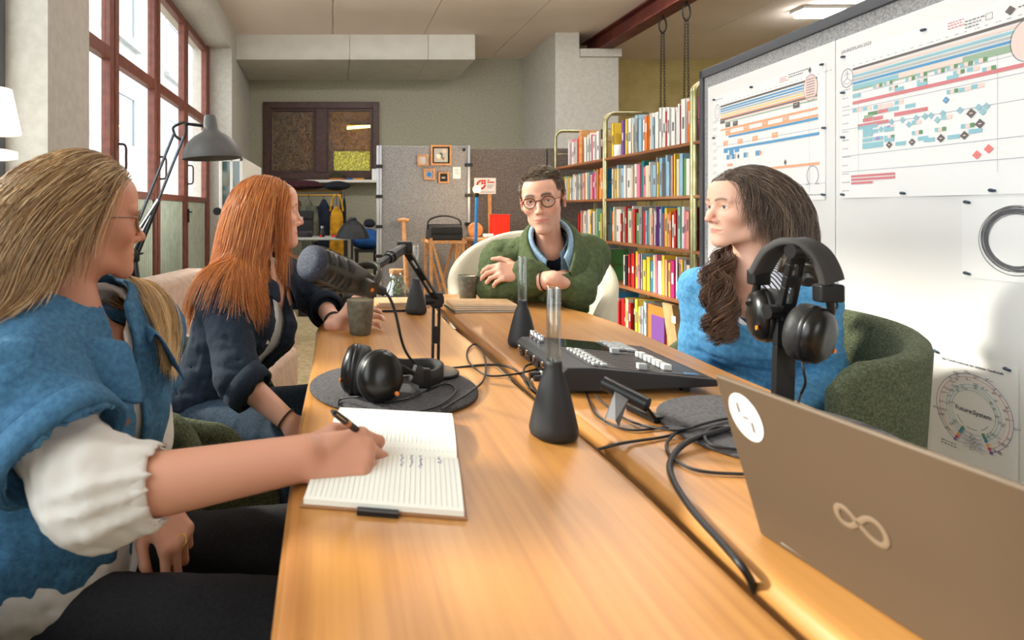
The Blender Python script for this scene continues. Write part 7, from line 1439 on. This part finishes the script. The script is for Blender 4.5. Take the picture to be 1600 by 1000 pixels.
    dn = to + [U(seg(shR, shR.lerp(elR, .55), .068, .085), .03), U(seg(shL, shL.lerp(elL, .5), .066, .08), .03), SHELL(.010), SUB(seg(shR.lerp(elR, .5), elR + (elR - shR) * .2, .078, .1), .003), SUB(seg(shL.lerp(elL, .45), elL, .074, .09), .003), SUB(seg(fr(1.05, .1), fr(-.05, .18), .05, .02, .55, tuple(left)), .006), SUB(seg(neck + up * .01 + fw * .01, neck + up * .2 + fw * .02, .078, .13), .008), PLANE(pel - up * .02, -up + fw * .12 - left * .0)]
    cloth('denim_shirt', t, dn, .005, m_denim, .0075, .11, 14, 1); cuff('sleeve_hem', t, shR, elR, .46, .66, .086, .09, .007, m_denim)
    collar_flaps(c, up, left, fw, neck + fw * .012 - up * .06, .088, .06, m_denim, t, front=.06, h0=.03, name='shirt_collar', thick=.005, spread=.1)
    buttons(t, [fr(.7, .165, -.045), fr(.5, .15, -.045)], fw, .006, mat('copper_button', (150, 96, 70), .4, .6))
    kn = (.0, 1.2, .5), (.0, .93, .5)
    cloth('black_jeans', t, legs(pel + Vector((0, 0, -.02)), left, (-.02, 1.14, .475), (-.02, .9, .475), .072), .007, m_blackjean, .003, .07, 4); shoes(t, (-.02, 1.14, 0), (-.02, .9, 0), (1, .1, 0), m_shoe)
    ob('gold_ring', MB().tube([wrL + Vector((.062, -.045, -.048)) + Vector((.0085 * math.cos(a), .004 * math.sin(a), .0085 * math.sin(a))) for a in [i * .4 for i in range(16)]], .0012, 5, closed=True), m_gold2, t)
    # the pen in the writing hand
    tip = Vector((.062, .868, TZ + .022)); top = P(538, 657, .80); d = (top - tip).normalized()
    p = thing('ballpoint_pen', 'dark ballpoint pen held in the writing hand over the notebook', 'pen', tuple(tip)); ob('barrel', MB().tube([tip + d * .012, tip + d * .1, tip + d * .13], [.0042, .0052, .0046], 14), m_black, p); ob('tip', MB().cyl(tip, tip + d * .012, .0008, .0042, n=12), m_chrome, p); ob('clip', MB().bar(tip + d * .095 + Vector((0, -.0058, .002)), tip + d * .128 + Vector((0, -.0058, .002)), .003, .0015), m_chrome, p); ob('orange_ring', MB().cyl(tip + d * .088, tip + d * .098, .0054, n=14), mat('copper_ring', (176, 112, 70), .4), p); ob('button', MB().cyl(tip + d * .13, tip + d * .138, .0026, n=10), m_black, p)
    return t
# ================================================================== woman in the blue sweater
def build_blue():
    t = thing('person', 'dark curly haired woman in a blue sweater looking left', 'person', (1.33, 1.74, 0))
    hc = P(1152, 322, 1.70); hc = Vector((hc.x + .02, hc.y, hc.z)); hf = dirv(183, -1); s = .95; Rm = axes(hf)
    pel, neck = Vector((1.34, 1.74, .47)), Vector((1.235, 1.715, .915)); f2 = dirv(228); lf = Vector((0, 0, 1)).cross(f2)
    shL, shR = neck + lf * .13 + Vector((0, 0, -.055)), neck - lf * .122 + Vector((0, 0, -.055))
    elR, wrR = Vector((1.125, 1.80, .63)), Vector((1.0, 1.66, .60)); elL, wrL = Vector((1.345, 1.58, .63)), Vector((1.14, 1.48, .60))
    ops = xf(head_ops(False, 1.05, .94, .002), hc, Rm, s); hb = hc + Vector(Rm @ A3((-.03, 0, -.05)) * s)
    ops += [U(seg(hb, neck, .047, .05), .03), U(seg(neck, pel, .06, .08), .03), U(seg(neck - Vector((0, 0, .03)), neck + f2 * .06 + Vector((0, 0, -.07)), .055, .05), .03), U(seg(shL, shR, .03), .02)]
    ops += arm_ops(shL, elL, wrL, (.034, .034, .026)) + arm_ops(shR, elR, wrR, (.034, .034, .026)) + place_hand(wrR, (-.8, -.5, -.2), (0, -.3, 1), 1, curls=[(15, 20, 10)] * 4, s=.92) + place_hand(wrL, (-.95, .1, -.1), (0, -.2, 1), -1, curls=[(15, 20, 10)] * 4, s=.92)
    v, q = sdf_mesh(ops, .003); v = relax(v, q, 1, .35)
    np_obj('body', v, q, skin_mat('skin_light'), t, skin_colour(v, hc, Rm, s, (232, 184, 162), (200, 122, 112), (104, 76, 58), (66, 50, 40), 0, .078))
    eyes(t, hc, Rm, s, (98, 120, 124), look=(1, .05, 0))
    lim = lambda x, y, z: ((z > .074 + .25 * np.abs(y) * (x > .03)) | ((x < .008 + .5 * z) & (z > .02)) | ((x < .0) & (z > -.01)) | ((x < -.03) & (z > -.06)))
    r_, nn, l = scalp(16000, hc, Rm, s, 25, lim); f3, l3, u3 = Rm[:, 0], Rm[:, 1], Rm[:, 2]; sg = np.sign(l[:, 1] + .004)[:, None]
    d = l3 * sg * .7 - f3 * (.55 + .4 * (l[:, 0] > .03))[:, None] - u3 * .1 + nn * .3; d /= np.linalg.norm(d, axis=1)[:, None]
    ex = [(A3(neck + Vector((.02, 0, -.075))), A3((.16, .16, .09)), I3), (A3(neck.lerp(pel, .3)), A3((.15, .16, .2)), I3)]
    cols = [(70, 54, 44), (92, 72, 58), (56, 44, 36), (112, 90, 74), (136, 116, 100)]
    offs = np.random.RandomState(26).uniform(.001, .014, len(r_)).astype(np.float32)
    tco = torso(pel, neck, shL, shR, .024, .94, .5)[0]; ex = []
    pull = lambda p, u: (f3 * (-.45 if u < .3 else .0)).astype(np.float32) * np.ones((len(p), 1), np.float32)
    Pn = strands(r_.astype(np.float32), d.astype(np.float32), .25, .014, .2, long_coll(hc, Rm, s, ex), offs, wave=.003, wl=.09, seed=27, pull=pull, grav_ramp=.4, body=tco)
    hair_obj('hair', Pn[:, ::18], .0008, .4, t, m_hair, 28, cols); hair_curves('hair_strands', Pn, .0004, t, m_hair, 29, cols)
    # the curls that hang in front of her right shoulder
    rs = np.random.RandomState(31); N = 1500; a0 = P(1138, 372, 1.72); a1 = P(1128, 505, 1.60); guide = np.array(spline([P(1168, 372, 1.83), P(1146, 392, 1.80), P(1122, 412, 1.72), P(1112, 436, 1.64), P(1124, 470, 1.60), P(1120, 500, 1.585), P(1124, 516, 1.58)], 7), np.float32)
    n = len(guide); u = np.linspace(0, 1, n)[:, None]; Pn = np.zeros((n, N, 3), np.float32); clump = rs.randint(0, 9, N); amp_ = rs.uniform(.6, 1.2, N); co = rs.randn(9, 3) * .015; 
    for i in range(N):
        k = clump[i]; ph = k * 1.7 + rs.randn() * .35; fr_ = (26 + 5 * math.sin(k * 2.1)); am = (.012 + .005 * math.sin(k)) * np.clip(u * 2.2, 0, 1); Pn[:, i] = guide + co[k] * np.clip(u * 3, .25, 1) + rs.randn(3) * .005 + np.concatenate([am * np.sin(fr_ * u + ph), am * np.cos(fr_ * u + ph), u * 0 + .012 * math.sin(i)], 1)
    hair_obj('curls', Pn[:, ::9], .0012, .4, t, m_hair, 32, [(82, 56, 42), (104, 74, 54), (62, 44, 34)]); hair_curves('curl_strands', Pn, .0006, t, m_hair, 33, [(82, 56, 42), (104, 74, 54), (62, 44, 34), (126, 92, 68)])
    to, (up, left, fw, Rt, c) = torso(pel, neck, shL, shR, .0, .81, .5); fr = lambda f, x=.12, y=0: c(f, x, y)
    m_str = mat('striped_cotton', (226, 228, 234), .9); nt = m_str.node_tree; b = nt.nodes['Principled BSDF']; w_ = nt.nodes.new('ShaderNodeTexWave'); w_.bands_direction = 'X'; w_.inputs['Scale'].default_value = 30; w_.inputs['Distortion'].default_value = .4; cr = nt.nodes.new('ShaderNodeValToRGB'); cr.color_ramp.interpolation = 'CONSTANT'; cr.color_ramp.elements[0].color = lin((52, 60, 90)); cr.color_ramp.elements[1].position = .32; cr.color_ramp.elements[1].color = lin((226, 228, 234))
    tc = [x for x in nt.nodes if x.type == 'TEX_COORD'][0]; mp = [x for x in nt.nodes if x.type == 'MAPPING'][0]; mp.inputs['Rotation'].default_value = (0, 0, R(-42)); nt.links.new(mp.outputs[0], w_.inputs['Vector']); nt.links.new(w_.outputs['Fac'], cr.inputs[0]); nt.links.new(cr.outputs[0], b.inputs['Base Color'])
    cloth('striped_shirt', t, to + [SUB(seg(neck + up * .02 + fw * .02, neck + up * .2 + fw * .05, .056, .1), .008), SUB(seg(neck + fw * .05 + up * .03, fr(.86, .12), .022, .006), .004)], .005, m_str, .001)
    collar_flaps(c, up, left, fw, neck + fw * .006 - up * .03, .06, .05, m_str, t, front=.055, h0=.03, name='shirt_collar', thick=.004)
    to, _ = torso(pel, neck, shL, shR, .012, .84, .5)
    sw = to + arm_ops(shL, elL, wrL, (.05, .048, .042)) + arm_ops(shR, elR, wrR, (.05, .048, .042)) + [SHELL(.010), SUB(seg(neck + fw * .07 - up * .035, neck + up * .2 + fw * .1, .09, .16), .008), SUB(seg(neck + up * .01, neck + up * .2, .075, .12), .006), SUB(seg(wrL, wrL + (wrL - elL) * .4, .034, .04), .003), SUB(seg(wrR, wrR + (wrR - elR) * .4, .034, .04), .003), PLANE(pel - up * .08, -up)]
    cloth('blue_sweater', t, sw, .0052, m_knit, .0065, .09, 21, 1)
    cloth('jeans', t, legs(pel, left, (1.0, 1.42, .48), (.92, 1.62, .48), .07), .009, m_jean, .003); shoes(t, (1.0, 1.42, 0), (.92, 1.62, 0), (-.9, -.4, 0), m_shoe)
    return t
build_man(); build_navy(); build_denim(); build_blue()
